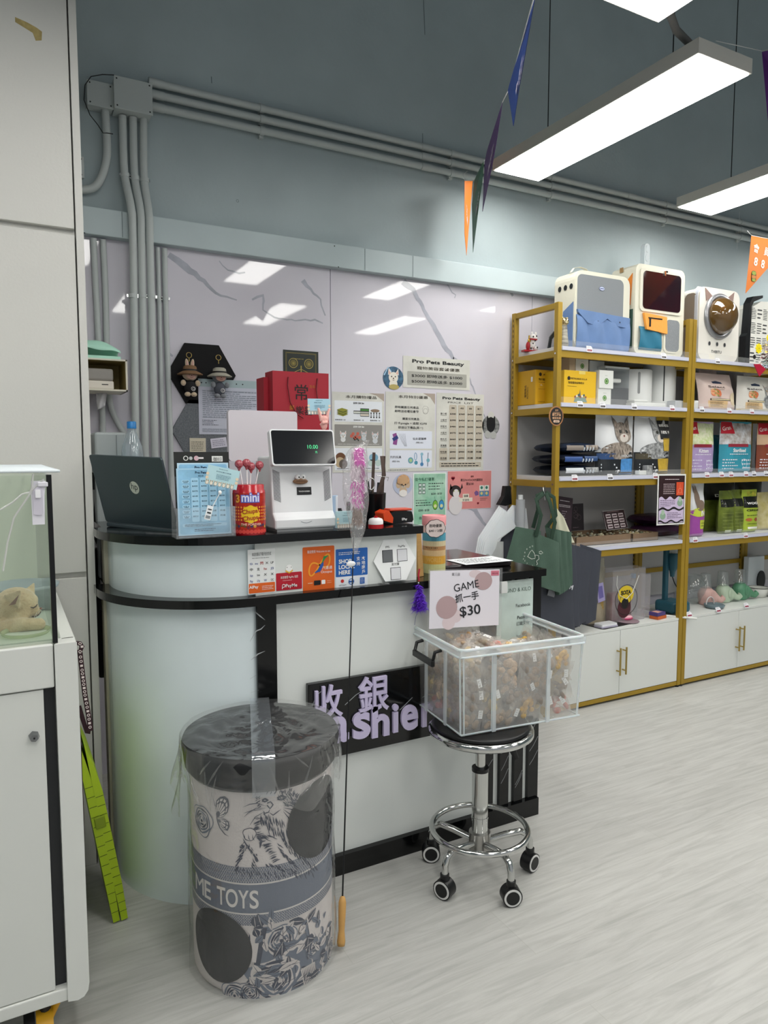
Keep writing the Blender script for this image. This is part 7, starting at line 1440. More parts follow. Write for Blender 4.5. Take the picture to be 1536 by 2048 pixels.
# lying dark bags
for k, (x0, x1, y0, y1, m, lab) in enumerate(((1118, 1205, 915, 946, '1a2230', 'lowest of the three dark food bags lying in a stack'), (1116, 1203, 893, 926, '20283a', 'middle one of the three dark food bags lying in a stack'), (1120, 1204, 870, 905, '2c3c58', 'top one of the three dark food bags lying in a stack'))):
    a = at(x0, y1, Y=2.77); b = at(x1, y1, Y=2.77); zc_ = Z3+.030+.058*k; w = b.x-a.x
    R = random.Random(k); ph = R.uniform(0, 6); M = Matrix.Translation(((a.x+b.x)/2, 2.88, zc_)); mb = MB(M); mm = mat('lying_'+m, m, .25, col2='0a0c10', vscale=9)
    f = lambda u, v, s_: ((u-.5)*w, (v-.5)*.22, s_*.028*(sin(pi*u)*sin(pi*v))**.24+.004*sin(7*u+ph)*sin(6*v+k)*(sin(pi*u)*sin(pi*v))**.3)
    mb.grid(lambda u, v: f(u, v, 1), 16, 14, mm); mb.grid(lambda u, v: f(u, v, -1), 16, 14, mm)
    mb.W = lambda p: (p[0], -.11+.0-p[2]*.2-.002+.02*(abs(p[1])/.03)**2, p[1]) 
    mb.rect(-w*.35, -.014, w*.05, .012, ('d0d4d8', '30508c', '8a8078')[k], .004, 8, 6); mb.rect(w*.1, -.012, w*.40, .014, (greyp, mat('hol_navy', '2c4a78'), tabby)[k], .006, 8, 6)
    for q in range(4): mb.rect(w*(.05+.07*q), -.016, w*(.08+.07*q), .002, 'c0c8d0', .008, 1, 3)
    tag(mb.build('food_bag'), lab, 'pet food bag', 'dark food bags lying on the third shelf')
# right unit, second shelf
Mpk = mat('bag_pinkish', 'd8c4bc', .4, var=.04, vscale=10); Mcr = mat('bag_cream', 'dcdad2', .4, var=.03, vscale=10)
def f_sel(cat, cap):
    def f(mb, w, h):
        mb.prism([(w*.33, h*.72), (w*.58, h*.72), (w*.58, h*.77), (w*.46, h*.80), (w*.33, h*.77)], .001, .002, C('2c3850')); mb.text('Select', w*.38, h*.60, h*.08, C('3c2c2c'), .002, bold=.01, width=w*.42); mb.lines(w*.2, h*.54, w*.6, h*.57, 1, '6a5c50', .002)
        for i in range(7): D_(mb, w*(.26+.05*(i % 4)), h*(.46+.03*(i//4)), w*.06, ('d87850', 'e8b890', '6a8c3c')[i % 3], .002)
        mb.text('Boost', w*.40, h*.34, h*.05, C('8a5c2c'), .002); R_(mb, w*.18, h*.26, w*.72, h*.31, '3c2c20', .0015); R_(mb, w*.20, h*.27, w*.70, h*.30, 'd8cca8', .003); R_(mb, w*.14, h*.06, w*.62, h*.25, 'd8b888', .0015); mb.lines(w*.17, h*.08, w*.5, h*.23, 5, '5a4a38', .003)
        if cat: D_(mb, w*.82, h*.32, w*.15, greyp, .002, h*.22); cath(mb, w*.78, h*.58, w*.10, greyp, 'c8902c')
        else: D_(mb, w*.84, h*.30, w*.12, mat('cream_fur', 'd8c8a8', .6), .002, h*.2)
        R_(mb, 0, 0, w, h*.07, cap, .0024)
    return f
foodbag(1412, 1482, 720, 826, Z2, 2.75, 2.77, 'pinkish food bag leaning left with a rose lower edge', Mpk, f_sel(False, mat('cap_rose', 'a85c6c', .4)), depth=.09, topx=-.16, hmax=.212)
foodbag(1487, 1550, 716, 826, Z2, 2.75, 2.77, 'cream food bag with a grey cat, under the flower wreath', Mcr, f_sel(True, mat('cap_tan', 'c8b890', .4)), depth=.09, hmax=.214)
foodbag(1405, 1440, 735, 820, Z2, 2.92, 2.93, 'pale food bag half hidden at the back left of the pinkish one', Mpk, None, depth=.06)
foodbag(1465, 1495, 725, 815, Z2, 2.95, 2.96, 'grey food bag deep in the shelf between pinkish and cream bags', mat('bag_greyish', 'a8a4a4', .4), None, depth=.06)
def f_gran(col, word, mid):
    cm = mat('gran_'+col, col, .3, var=.06, vscale=20)
    def f(mb, w, h):
        R_(mb, 0, h*.55, w, h*.97, mid, .0012); R_(mb, 0, 0, w, h*.54, cm, .0014); R_(mb, w*.02, h*.76, w*.36, h*.99, mat('gran_red', 'b01c2c', .3), .003); mb.text('Gran', w*.17, h*.83, h*.11, C('f0e0dc'), .0045, bold=.01, rot=.15)
        R_(mb, w*.14, h*.50, w*.74, h*.56, '8a2434', .0032); mb.text(word, w*.45, h*.40, h*.10, C('f0f0f0'), .003, bold=.02); mb.lines(w*.18, h*.34, w*.72, h*.38, 1, 'e0e0e4', .003)
        mb.lines(w*.05, h*.05, w*.40, h*.28, 4, 'dcdce4', .003); mb.lines(w*.55, h*.05, w*.92, h*.28, 3, 'dcdce4', .003); mb.ring(w*.63, h*.18, w*.09, 'e4e4ea', .002, .0032)
    return f
foodbag(1383, 1437, 843, 938, Z3, 2.75, 2.77, 'lilac kitten food bag with a red corner, right of the gold posts', mat('bag_lil', 'b0a0c0', .3), f_gran('a692bc', 'Kitten', mat('meadow', 'b0c878', .4, col2='e0dccc', vscale=40)), depth=.08)
foodbag(1450, 1513, 843, 937, Z3, 2.75, 2.77, 'teal food bag with a red corner, middle of the third shelf', mat('bag_teal', '2c8496', .3), f_gran('3590a4', 'Sterilised', mat('rocks', '8a7a6c', .4, col2='c8ccd0', vscale=30)), depth=.08)
foodbag(1525, 1580, 846, 936, Z3, 2.75, 2.77, 'brown food bag with a red corner at the photo edge', mat('bag_brown', '5a2c20', .3), f_gran('7c3e28', 'Senior', mat('rocks2', 'c0a080', .4)), depth=.08)
foodbag(1432, 1462, 870, 935, Z3, 2.90, 2.91, 'teal food bag seen edge on behind the front teal bag', mat('bag_teal'), None, depth=.06)
# fourth shelf, right unit
Z4 = LV[4]
def f_purp(mb, w, h):
    R_(mb, 0, 0, w, h*.48, mat('purple_print', '9a4c9c', .3, var=.06, vscale=20), .0012); D_(mb, w*.5, h*.44, w*.44, 'c4d048', .0022, h*.08); D_(mb, w*.40, h*.70, w*.14, mat('rabbit_print', '7c6a5c', .5), .0026, h*.16)
    for s_ in (-1, 1): D_(mb, w*(.36+.08*s_), h*.84, w*.05, mat('rabbit_print'), .0028, h*.07)
    D_(mb, w*.56, h*.56, w*.22, mat('rabbit_print'), .0024, h*.1); R_(mb, w*.55, h*.14, w*.98, h*.30, 'b8c440', .0024); mb.lines(w*.6, h*.17, w*.92, h*.27, 2, '3c4418', .0032); mb.text('IV', w*.7, h*.38, h*.12, C('e8e4e8'), .0036, bold=.03)
foodbag(1382, 1416, 962, 1076, Z4, 2.75, 2.77, 'white and purple food bag at the left of the lower food shelf', M_wbag, f_purp, depth=.07)
Mol = mat('olive_bag', '7c8c34', .3, col2='4a5420', vscale=12); Mlime = mat('lime_bag', 'a4b83c', .3, var=.06, vscale=15); Mblk = mat('bag_black', '14160f', .3)
def f_dark(mb, w, h): R_(mb, 0, h*.60, w, h, Mblk, .0012); mb.text('DINGO', w*.6, h*.66, h*.07, C('e0e0d8'), .003, bold=.03, width=w*.7); R_(mb, w*.5, 0, w, h*.6, Mlime, .0014); D_(mb, w*.9, h*.25, w*.1, '8c2c1c', .0024)
foodbag(1415, 1475, 958, 1066, Z4, 2.90, 2.92, 'large dark and lime food bag behind the smaller olive bags', Mol, f_dark, depth=.06)
foodbag(1476, 1530, 958, 1064, Z4, 2.93, 2.94, 'large black and green food bag at the back of the lower shelf', Mblk, lambda mb, w, h: R_(mb, 0, 0, w, h*.4, Mol, .0012), depth=.06)
def f_ol(mb, w, h):
    R_(mb, w*.05, h*.62, w*.95, h*.80, Mblk, .0014)
    for k in range(5): R_(mb, w*.1, h*(.15+.08*k), w*.9, h*(.155+.08*k), 'a4b060', .0016)
    R_(mb, w*.2, h*.03, w*.6, h*.09, 'c8d0b8', .002)
foodbag(1447, 1474, 982, 1072, Z4, 2.77, 2.79, 'olive bag, left of the three narrow bags on the lower shelf', Mol, f_ol, depth=.07)
foodbag(1472, 1493, 980, 1072, Z4, 2.77, 2.79, 'olive bag, middle of the three narrow bags on the lower shelf', Mol, f_ol, depth=.07)
def f_woof(mb, w, h):
    R_(mb, w*.05, h*.58, w*.95, h*.84, Mblk, .0014); mb.text('WOOF', w*.5, h*.66, h*.07, C('f0f0ec'), .003, bold=.03, width=w*.7); mb.text('CEREAL', w*.5, h*.50, h*.06, C('1c2010'), .002, bold=.03, width=w*.75); R_(mb, w*.3, h*.84, w*.9, h*.96, mat('leaf_print', 'c8b83c', .4, col2='6a8c2c', vscale=60), .0014)
    for x, c_ in ((.25, 'b86c3c'), (.65, '8c4c2c')): D_(mb, w*x, h*.30, w*.14, c_, .002, h*.04)
    mb.lines(w*.15, h*.38, w*.85, h*.42, 1, '30381c', .002); mb.lines(w*.2, h*.18, w*.7, h*.22, 1, '30381c', .002); R_(mb, w*.2, h*.08, w*.8, h*.13, 'e8e8dc', .002)
foodbag(1492, 1522, 980, 1074, Z4, 2.76, 2.77, 'bright lime bag with a dark crest, right of the narrow bags', Mlime, f_woof, depth=.07)
foodbag(1523, 1560, 985, 1068, Z4, 2.80, 2.82, 'cream and olive bag cut by the right photo edge', mat('bag_straw', 'b4a868', .4, col2='d0c8a0', vscale=20), None, depth=.07)
for k, (x0, x1, yt, yb, y_) in enumerate(((1285, 1352, 1040, 1075, 2.90), (1282, 1340, 1012, 1046, 2.94))):
    a = at(x0, yb, Y=y_); b = at(x1, yb, Y=y_); w = b.x-a.x; zc_ = Z4+.035+.062*k; mb = MB(Matrix.Translation(((a.x+b.x)/2, y_+.02, zc_))); mm = mat('plum_bag', '4a2444', .3, col2='2c142c', vscale=12)
    for s_ in (1, -1): mb.grid(lambda u, v: ((u-.5)*w, (v-.5)*.20, s_*.031*(sin(pi*u)*sin(pi*v))**.24+.003*sin(9*u)*sin(8*v)), 14, 12, mm)
    tag(mb.build('food_bag'), ('lower plum coloured bag lying behind the hanging poster', 'upper plum coloured bag lying behind the hanging poster')[k], 'pet food bag', 'plum bags lying on the fourth shelf')
# fourth shelf, left unit: trays and cards
def traybox(x0, x1, Y, d, h, label, fill):
    a, b = at(x0, 1080, Y=Y).x, at(x1, 1080, Y=Y).x; t = thing('cardboard_tray', label, 'tray', ((a+b)/2, Y, Z4)); m = mat('kraft', '7c6650', .7, var=.05, vscale=30); z = Z4+.001
    MB().box(a, Y, z, b, Y+d, z+.003, m).box(a, Y, z, b, Y+.003, z+h, m).box(a, Y+d-.003, z, b, Y+d, z+h, m).box(a, Y, z, a+.003, Y+d, z+h, m).box(b-.003, Y, z, b, Y+d, z+h, m).build('tray', t)
    R = random.Random(int(x0)); mb = MB()
    for i in range(90): mb.ell((R.uniform(a+.012, b-.012), R.uniform(Y+.012, Y+d-.012), z+h*.55+R.uniform(0, h*.35)), (R.uniform(.005, .011), R.uniform(.005, .011), R.uniform(.004, .008)), R.choice(fill), 6)
    tag(mb.build('loose_treats', t), kind='stuff')
ff = [mat('tr_'+c, c, .6) for c in ('8c8468', '6c6a5c', 'a8a48c')]; f2_ = [mat('tr_'+c, c, .6) for c in ('d8c8a0', '7c8468', 'c0a878', 'e0dcc8')]
traybox(1152, 1262, 2.765, .24, .048, 'brown cardboard tray of small packs, left of the fourth shelf', ff); traybox(1265, 1316, 2.765, .24, .045, 'brown cardboard tray of loose pale treats, right of the larger tray', f2_)
def standcard(pts, Y, m, deco, label, name='card_stand', tilt=.03):
    bl, br, tl = at(*pts[0], Y=Y), at(*pts[1], Y=Y), at(*pts[2], Y=Y+tilt); M, w, h = quadf(bl, br, tl); mb = MB(M); mb.box(0, 0, -.003, w, h, 0, m); mb.M = M @ Matrix.Translation((0, 0, .0005)); deco(mb, w, h); return tag(mb.build(name), label, 'sign')
def f_nine(mb, w, h):
    mb.ring(0, 0, 0, K_) if 0 else None; mb.stroke([(.001, .001), (w-.001, .001), (w-.001, h-.001), (.001, h-.001), (.001, .001)], .0018, 'c8c4c4')
    for i in range(3):
        for j in range(3): mb.rect(w*(.10+.29*i), h*(.08+.27*j), w*(.32+.29*i), h*(.28+.27*j), 'c4b8b8'); mb.rect(w*(.12+.29*i), h*(.14+.27*j), w*(.30+.29*i), h*(.21+.27*j), '4a3038', .0016)
    mb.lines(w*.2, h*.90, w*.8, h*.95, 1, 'a88c8c')
standcard([(1213, 1061), (1256, 1056), (1195, 1026)], 2.86, C('2c181c'), f_nine, 'dark sign with nine pale squares leaning over the treat trays')
def f_menu(mb, w, h):
    mb.lines(w*.2, h*.86, w*.8, h*.91, 1, 'd0c8cc'); mb.lines(w*.15, h*.70, w*.85, h*.78, 2, 'c8c0c4'); mb.lines(w*.35, h*.10, w*.65, h*.62, 8, 'a89ca4')
standcard([(1110, 1062), (1142, 1066), (1108, 991)], 2.80, C('2a1a22'), f_menu, 'tall dark maroon menu board right of the front post', tilt=.02)
def f_blk(mb, w, h): R = random.Random(3); [mb.ring(w*R.uniform(.3, .7), h*R.uniform(.2, .8), w*R.uniform(.08, .2), '5a4a50', .0015) for _ in range(6)]; mb.lines(w*.15, h*.08, w*.8, h*.16, 1, '6a5a60')
standcard([(1142, 1062), (1168, 1060), (1141, 1008)], 2.92, C('1c1418'), f_blk, 'black engraved board behind the maroon menu board', tilt=.01)
# hanging poster and round sign on the posts
def f_ev(mb, w, h):
    mb.rect(w*.04, h*.03, w*.96, h*.97, K_, .0002); mb.rect(w*.06, h*.04, w*.94, h*.96, '2c1418', .0004)
    mb.poly([(w*.06, h*.53)]+[(w*(.06+.88*i/20), h*(.53+.03*sin(i*.9))) for i in range(21)]+[(w*.94, h*.04), (w*.06, h*.04)], C('c8b8d4'), .0006)
    for b0, b1 in ((.29, .33), (.045, .075)): mb.poly([(w*(.06+.88*i/20), h*(b1+.025*sin(i*.7+b0*20))) for i in range(21)]+[(w*(.94-.88*i/20), h*(b0+.02*sin((20-i)*.7+b0*20))) for i in range(21)], C('181014'), .0009)
    mb.lines(w*.25, h*.88, w*.75, h*.91, 1, 'e0d0d4', .001); mb.lines(w*.2, h*.60, w*.6, h*.82, 6, 'c8b4b8', .001); mb.rect(w*.66, h*.58, w*.92, h*.84, 'd04c28', .001); mb.stroke([(w*.71, h*.6), (w*.79, h*.8), (w*.87, h*.6)], .002, 'f0a080', .0015); mb.ring(w*.79, h*.67, w*.06, 'f0a080', .0015, .0015)
    mb.lines(w*.10, h*.36, w*.62, h*.50, 4, '4a3c54', .001); mb.lines(w*.35, h*.12, w*.9, h*.25, 4, '4a3c54', .001)
    for x, y in ((.80, .43), (.20, .18)): mb.disc(w*x, h*y, w*.10, '8ca890', .0012, ry=h*.07); mb.disc(w*x, h*(y+.07), w*.06, 'a8c0a8', .0014, n=12); [mb.poly([(w*(x+.05*s_), h*(y+.09)), (w*(x+.01*s_), h*(y+.09)), (w*(x+.04*s_), h*(y+.12))], C('8ca890'), .0013) for s_ in (-1, 1)]
bl, br, tl = at(1313, 1051, Y=2.700), at(1369, 1048, Y=2.706), at(1325, 949, Y=2.706); M, w_, h_ = quadf(bl, br, tl); mb = MB(M); mb.box(0, 0, -.0008, w_, h_, 0, C('e4e4e0')); mb.M = M @ Matrix.Translation((0, 0, .0004)); f_ev(mb, w_, h_)
tag(mb.build('hanging_poster'), 'dark and lilac poster with a white edge hanging on the shared gold posts', 'poster')
c = at(1113, 832, Y=2.704); r = .046; mb = MB(wallf(c.x, 2.7045, c.z)); mb.disc(0, 0, .001, K_); mb.prism([(r*cos(2*pi*i/48), r*1.06*sin(2*pi*i/48)) for i in range(48)], -.003, 0, mat('copper', 'd89c6c', .25, metal=.6)); mb.M = mb.M @ Matrix.Translation((0, 0, .0005)); mb.disc(0, 0, r*.86, '1c1a1a', .0002, ry=r*.92, n=40)
g_ = 'e0b088'; mb.text('好評', 0, r*.52, r*.22, g_, .0008); mb.lines(-r*.5, r*.38, r*.5, r*.43, 1, g_, .0008, words=False); mb.text('顧客評價', 0, r*.02, r*.38, g_, .0008, bold=.03, width=r*1.2); mb.text('優質推薦', 0, -r*.32, r*.26, g_, .0008, bold=.03, width=r*1.2); mb.rrect(-r*.42, -r*.70, r*.42, -r*.45, r*.1, .0006, None, C('e8c8b0')); mb.text('毛孩店', 0, -r*.66, r*.2, C('201818'), .0012, bold=.02)
tag(mb.build('round_sign'), 'round black and copper award sign on the front gold post', 'sign')
# ---------------------------------------------------------------- things on top of the base cabinets
t = thing('gift_bag', 'clear plastic bag with a yellow sun and ring print and white cord handles', 'bag', tuple(at(1262, 1240, Z=CB)))
a, b, Y, z0, z1 = stand(1225, 1290, 1138, 1240, CB, 2.76, 2.80); w_, h_ = b-a, z1-z0; Mgb = film('gift_clear', 'f6f4f6', .76, .15, .18, .35, bump=.4, bscale=20)
mb = MB(wallf(a, Y, CB+.001)); mb.add([(0, 0, 0), (w_, 0, 0), (w_, h_, 0), (0, h_, 0), (0, 0, -.08), (w_, 0, -.08), (w_, h_, -.08), (0, h_, -.08)], [(0, 1, 2, 3), (5, 4, 7, 6), (0, 4, 5, 1), (0, 3, 7, 4), (1, 5, 6, 2)], Mgb); mb.build('bag', t)
mb = MB(wallf(a, Y-.0006, CB)); mb.disc(w_*.40, h_*.52, w_*.24, 'dcc02c', .0003, ry=w_*.20); mb.ring(w_*.42, h_*.42, w_*.34, '141210', .003, .0008, ry=w_*.34); mb.ring(w_*.38, h_*.40, w_*.17, '141210', .003, .0012, ry=w_*.17); mb.text('SOTA', w_*.40, h_*.53, h_*.10, C('141210'), .0014, bold=.05); mb.disc(w_*.38, h_*.36, w_*.11, '141210', .001); mb.disc(w_*.36, h_*.27, w_*.20, '4a2028', .0002, ry=w_*.22); mb.build('print', t)
mb = MB(wallf(a, Y-.002, CB)); mb.tube([(w_*.12, h_*.90, 0), (w_*.10, h_*.72, .003), (w_*.20, h_*.52, .004), (w_*.40, h_*.44, .004), (w_*.58, h_*.55, .004), (w_*.72, h_*.78, .003), (w_*.78, h_*.86, 0)], .002, C('e4e4e0'), 6); mb.build('cord_handle', t)
MB(wallf(a, Y+.02, CB+.002)).box(.01, 0, -.04, w_*.7, h_*.55, 0, mat('gift_red', '6a2430', .5, col2='8a7070', vscale=20), .01).build('wrapped_gift', t)
tag(MB(wallf(at(1290, 1200, Y=2.82).x, 2.82, CB+.001)).box(0, 0, -.06, .045, .25, 0, Mgb, .004).build('clear_bag'), 'plain frosted bag standing right of the printed clear bag', 'bag')
t = thing('grain_bag', 'clear bag of yellow grain with a lilac label, left of the printed clear bag', 'bag', tuple(at(1200, 1230, Z=CB)))
a, b, Y, z0, z1 = stand(1178, 1222, 1118, 1232, CB, 2.80, 2.83); w_, h_ = b-a, z1-z0
mb = MB(wallf(a, Y+.03, CB+.001)); 
for s_ in (1, -1): mb.grid(lambda u, v: ((u-.5)*w_*(1-.35*v)+w_/2, v*h_, s_*.028*sin(pi*u)**.6*(1-v)**.5+.003*sin(12*u+9*v)), 14, 14, film('grain_film', 'e8e4d4', .55, .15, .2, .35, bump=.6, bscale=30))
mb.build('film', t)
mb = MB(wallf(a, Y+.03, CB+.002)); mb.grid(lambda u, v: ((u-.5)*w_*.9+w_/2, v*h_*.35, .022*sin(pi*u)**.6), 12, 8, mat('grain', 'b89c5c', .8, col2='8c7440', vscale=200)); mb.grid(lambda u, v: ((u-.5)*w_*.8+w_/2, h_*.35+v*h_*.5, .010*sin(pi*u)), 8, 8, mat('grain_top', '8c887c', .8)); tag(mb.build('grain', t), kind='stuff')
mb = MB(wallf(a, Y-.002, CB)); mb.poly([(w_*.30, h_*.62), (w_*.62, h_*.64), (w_*.74, h_*.36), (w_*.42, h_*.33)], C('a49cc8'), 0); mb.poly([(w_*.38, h_*.58), (w_*.58, h_*.59), (w_*.66, h_*.41), (w_*.46, h_*.39)], C('6c64a4'), .0005); mb.build('label', t)
# mouse, keyboard, mouse pad and notebook
p = at(1215, 1250, Z=CB); mb = MB(FR((p.x-.10, YF+.01, CB+.0006), (1, .10, 0), (-.1, 1, 0))); mb.rrect(0, 0, .27, .20, .02, 0, .004, M_black); tag(mb.build('mouse_pad'), 'black pad under the keyboard and the pink mouse', 'mouse pad')
c = at(1262, 1240, Z=CB+.006); mb = MB(Matrix.Translation((c.x-.03, 2.80, CB+.0048))); mb.lathe((0, 0, 0), [(.065, 0), (.066, .002), (.06, .003)], mat('coaster', '8c7880', .6), 40); tag(mb.build('round_pad'), 'mauve round pad beside the pink mouse', 'mouse pad')
p = at(1204, 1246, Z=CB+.018); t = thing('keyboard', 'small white keyboard lying on the pad before the dark bags', 'keyboard', (p.x, p.y, CB+.0045)); M = FR((p.x-.052, YF+.004+.016, CB+.0048), (1, .02, 0), (-.02, 1, 0)); mb = MB(M); mb.rrect(0, 0, .115, .06, .006, .008, .018, C('dcdee0', .35)); mb.rrect(-.004, -.003, .118, .06, .006, 0, .008, C('a8a4b8')); mb.build('body', t, bevel=.001)
mb = MB(M @ Matrix.Translation((0, 0, .0182)))
for i in range(9):
    for j in range(4): mb.rect(.006+i*.0115, .006+j*.013, .014+i*.0115, .015+j*.013, 'c0c2c6', 0)
mb.build('keys', t)
p = at(1222, 1228, Z=CB+.015); t = thing('computer_mouse', 'pink computer mouse on the cabinet top', 'computer mouse', (p.x, p.y, CB)); mc = Vector((p.x, 2.815, CB+.0082))
MB().ell(mc+Vector((0, 0, .008)), (.040, .026, .012), mat('mouse_rose', 'd04878', .3), 20).build('base', t); mb = MB().ell(mc+Vector((0, 0, .014)), (.036, .025, .013), mat('mouse_pink', 'eeb0bc', .3), 20); mb.build('shell', t); MB().tube([mc+Vector((.005, 0, .0275)), mc+Vector((-.02, -.0, .0245))], .0012, C('a87080'), 6).build('wheel', t)
q = at(1326, 1238, Z=CB); 
tag(MB(FR((q.x-.05, 2.74, CB+.001), (1, .15, 0), (-.15, 1, 0))).box(0, 0, 0, .085, .055, .018, mat('box_orange', 'c4622c', .5), .001).build('small_box'), 'small orange box under the purple one', 'box'); mb = MB(FR((q.x-.052, 2.742, CB+.020), (1, .15, 0), (-.15, 1, 0))); mb.box(0, 0, 0, .080, .055, .020, mat('box_purple', '4c3c78', .5), .001); mb.rect(.01, .005, .05, .045, mat('face_print', 'e0a890', .5), .0205); mb.lines(.05, .005, .078, .05, 3, 'c8bce0', .0208); tag(mb.build('small_box'), 'small purple box with a peach picture on top of the orange box', 'box')
tag(MB().cyl((q.x+.03, 2.80, CB+.008), (3.475, 2.675, CB-.004), .007, C('d8dad6', .3), n=12).build('white_rod'), 'white rod lying over the cabinet edge between the gold posts', 'rod')
# pet hair dryer-like teal feeder stand
t = thing('bottle_feeder', 'teal stand with a tall pole, bottle cup and round bowl', 'pet feeder', (3.30, 2.85, CB)); Mte = mat('teal_plastic', '2c5c6c', .45); px_ = at(1331, 1150, Y=2.88).x
MB().box(px_-.045, 2.78, CB+.001, px_+.10, 2.92, CB+.072, Mte, .018, 3).build('base', t)
c = at(1370, 1200, Y=2.80).x; MB().lathe((c, 2.835, CB), [(.050, .001), (.056, .02), (.053, .056), (.047, .060), (.043, .052), (.040, .02), (.001, .016)], Mte, 36, close=False).build('bowl', t)
MB().box(px_-.016, 2.865, CB+.07, px_+.012, 2.89, CB+.43, Mte, .004).build('pole', t)
MB().lathe((px_+.035, 2.86, CB+.27), [(.012, -.06), (.016, -.03), (.030, .0), (.032, .075), (.028, .08)], Mte, 28).box(px_, 2.86, CB+.31, px_+.02, 2.88, CB+.34, Mte).build('cup', t)
MB().lathe((px_+.035, 2.86, CB+.352), [(.026, 0), (.026, .07), (.02, .08)], film('feed_clear', 'e4e8e8', .6, .1, .15, .3, bump=0), 24).build('bottle', t)
MB().tube([(px_+.035, 2.86, CB+.21), (px_+.05, 2.855, CB+.17), (px_+.07, 2.85, CB+.14)], .003, M_black, 8).build('cord', t)
# elephant feeders
def elephant(px0, px1, ytop, yb, col, label):
    a, b, Y, z0, z1 = stand(px0, px1, ytop, yb, CB, 2.77, 2.84); cx = (a+b)/2-.012; cy = Y+.055; t = thing('elephant_feeder', label, 'pet feeder', (cx, cy, CB), 'elephant shaped pet feeders'); m = mat('eleph_'+col, col, .35); h = .085
    mb = MB().ell((cx, cy, CB+.044), (.052, .048, .044), m, 22).ell((cx+.03, cy-.022, CB+.036), (.034, .030, .034), m, 18)
    T_ = [Vector((cx+.035, cy-.030, CB+.045)), Vector((cx+.062, cy-.042, CB+.026)), Vector((cx+.085, cy-.048, CB+.020)), Vector((cx+.098, cy-.052, CB+.034))]; mb.tube(T_, [.020, .016, .014, .017], m, 12)
    mb.lathe((cx, cy, CB), [(.040, .001), (.044, .01), (.046, .03)], m, 24); mb.v = [Vector((v.x, v.y, CB+(v.z-CB)*1.32)) for v in mb.v]; mb.build('body', t, remesh=.0028, smooth_it=3)
    mb = MB().ell((cx+.006, cy-.046, CB+.060), (.020, .006, .030), m, 14); mb.build('ear', t)
    MB().lathe((cx-.002, cy+.004, CB+.108), [(.036, 0), (.036, .004), (.034, .006), (.030, .082), (.028, .086), (.003, .087)], film('cup_clear', 'e8ecec', .82, .05, .16, .3, bump=0), 28).build('clear_cup', t)
    return t
elephant(1408, 1452, 1165, 1206, 'd4aea6', 'pink elephant shaped feeder with a clear cup'); elephant(1447, 1482, 1165, 1201, 'b4c6ae', 'pale mint elephant shaped feeder between the pink and green ones'); elephant(1482, 1514, 1160, 1196, '5a9070', 'green elephant shaped feeder with a clear cup')
# glass globe and grey bowl
c = at(1388, 1150, Y=2.93); t = thing('glass_globe', 'round clear glass bowl behind the teal feeder', 'glass bowl', (c.x, 2.96, CB)); MB().lathe((c.x+.03, 2.96, CB+.001), [(.03, 0), (.06, .02), (.088, .07), (.090, .10), (.075, .15), (.05, .175), (.048, .178)], film('globe', 'f0f4f4', .85, .04, .2, .3, bump=0), 40, close=False).build('globe', t)
a = at(1418, 1212, Z=CB); t = thing('grey_bowl', 'low blue grey bowl with a white hoop handle', 'bowl', (a.x-.02, 2.80, CB)); MB().lathe((a.x-.02, 2.80, CB), [(.04, .001), (.052, .004), (.060, .022), (.056, .024), (.046, .010), (.001, .008)], mat('slate_bowl', '6c7e84', .35), 36, close=False).build('bowl', t)
MB().tube([(a.x-.02+.036*cos(pi*i/12), 2.80+.03, CB+.018+.045*sin(pi*i/12)) for i in range(13)], .0035, C('d4d0cc'), 8).build('hoop', t)
a, b, Y, z0, z1 = stand(1512, 1552, 1170, 1196, CB, 2.80, 2.83); t = thing('white_bowl', 'white pet bowl with a black disc standing behind its rim', 'bowl', ((a+b)/2, Y+.06, CB)); cx = (a+b)/2+.01
MB().lathe((cx, Y+.06, CB), [(.040, .001), (.046, .004), (.064, .060), (.060, .062), (.044, .012), (.001, .010)], C('d4d6d0', .3), 40, close=False).build('bowl', t); MB().tube([(cx+.064*cos(2*pi*i/40), Y+.06+.064*sin(2*pi*i/40), CB+.062) for i in range(40)], .002, M_black, 6, closed=True).build('rim', t)
q = at(1526, 1155, Y=Y+.13); mb = MB(wallf(q.x, Y+.14, q.z-.02)); mb.prism([(.042*cos(2*pi*i/40), .065*sin(2*pi*i/40)) for i in range(40)], -.006, 0, M_black); mb.box(-.01, -(q.z-.02-CB), -.006, .01, -.06, 0, M_black); mb.build('disc', t, bevel=.001)
a = at(1490, 1180, Y=3.0).x; b = at(1521, 1180, Y=3.0).x; z = at(1500, 1113, Y=3.0).z; tag(MB().box(a+.0, 2.98, CB+.001, b, 3.02, z, C('c8d0d4', .4), .005).build('white_board'), 'pale board standing at the back between the elephant feeders and black disc', 'board')
tag(MB().lathe((at(1252, 1160, Y=2.98).x+.06, 2.98, CB+.001), [(.028, 0), (.03, .004), (.03, .17), (.014, .19), (.014, .2)], film('bottle_plastic'), 20).cyl((at(1252, 1160, Y=2.98).x+.06, 2.98, CB+.20), (at(1252, 1160, Y=2.98).x+.06, 2.98, CB+.225), .015, C('3c8cc0'), n=16).build('water_bottle'), 'water bottle with a blue cap deep behind the printed clear bag', 'bottle')
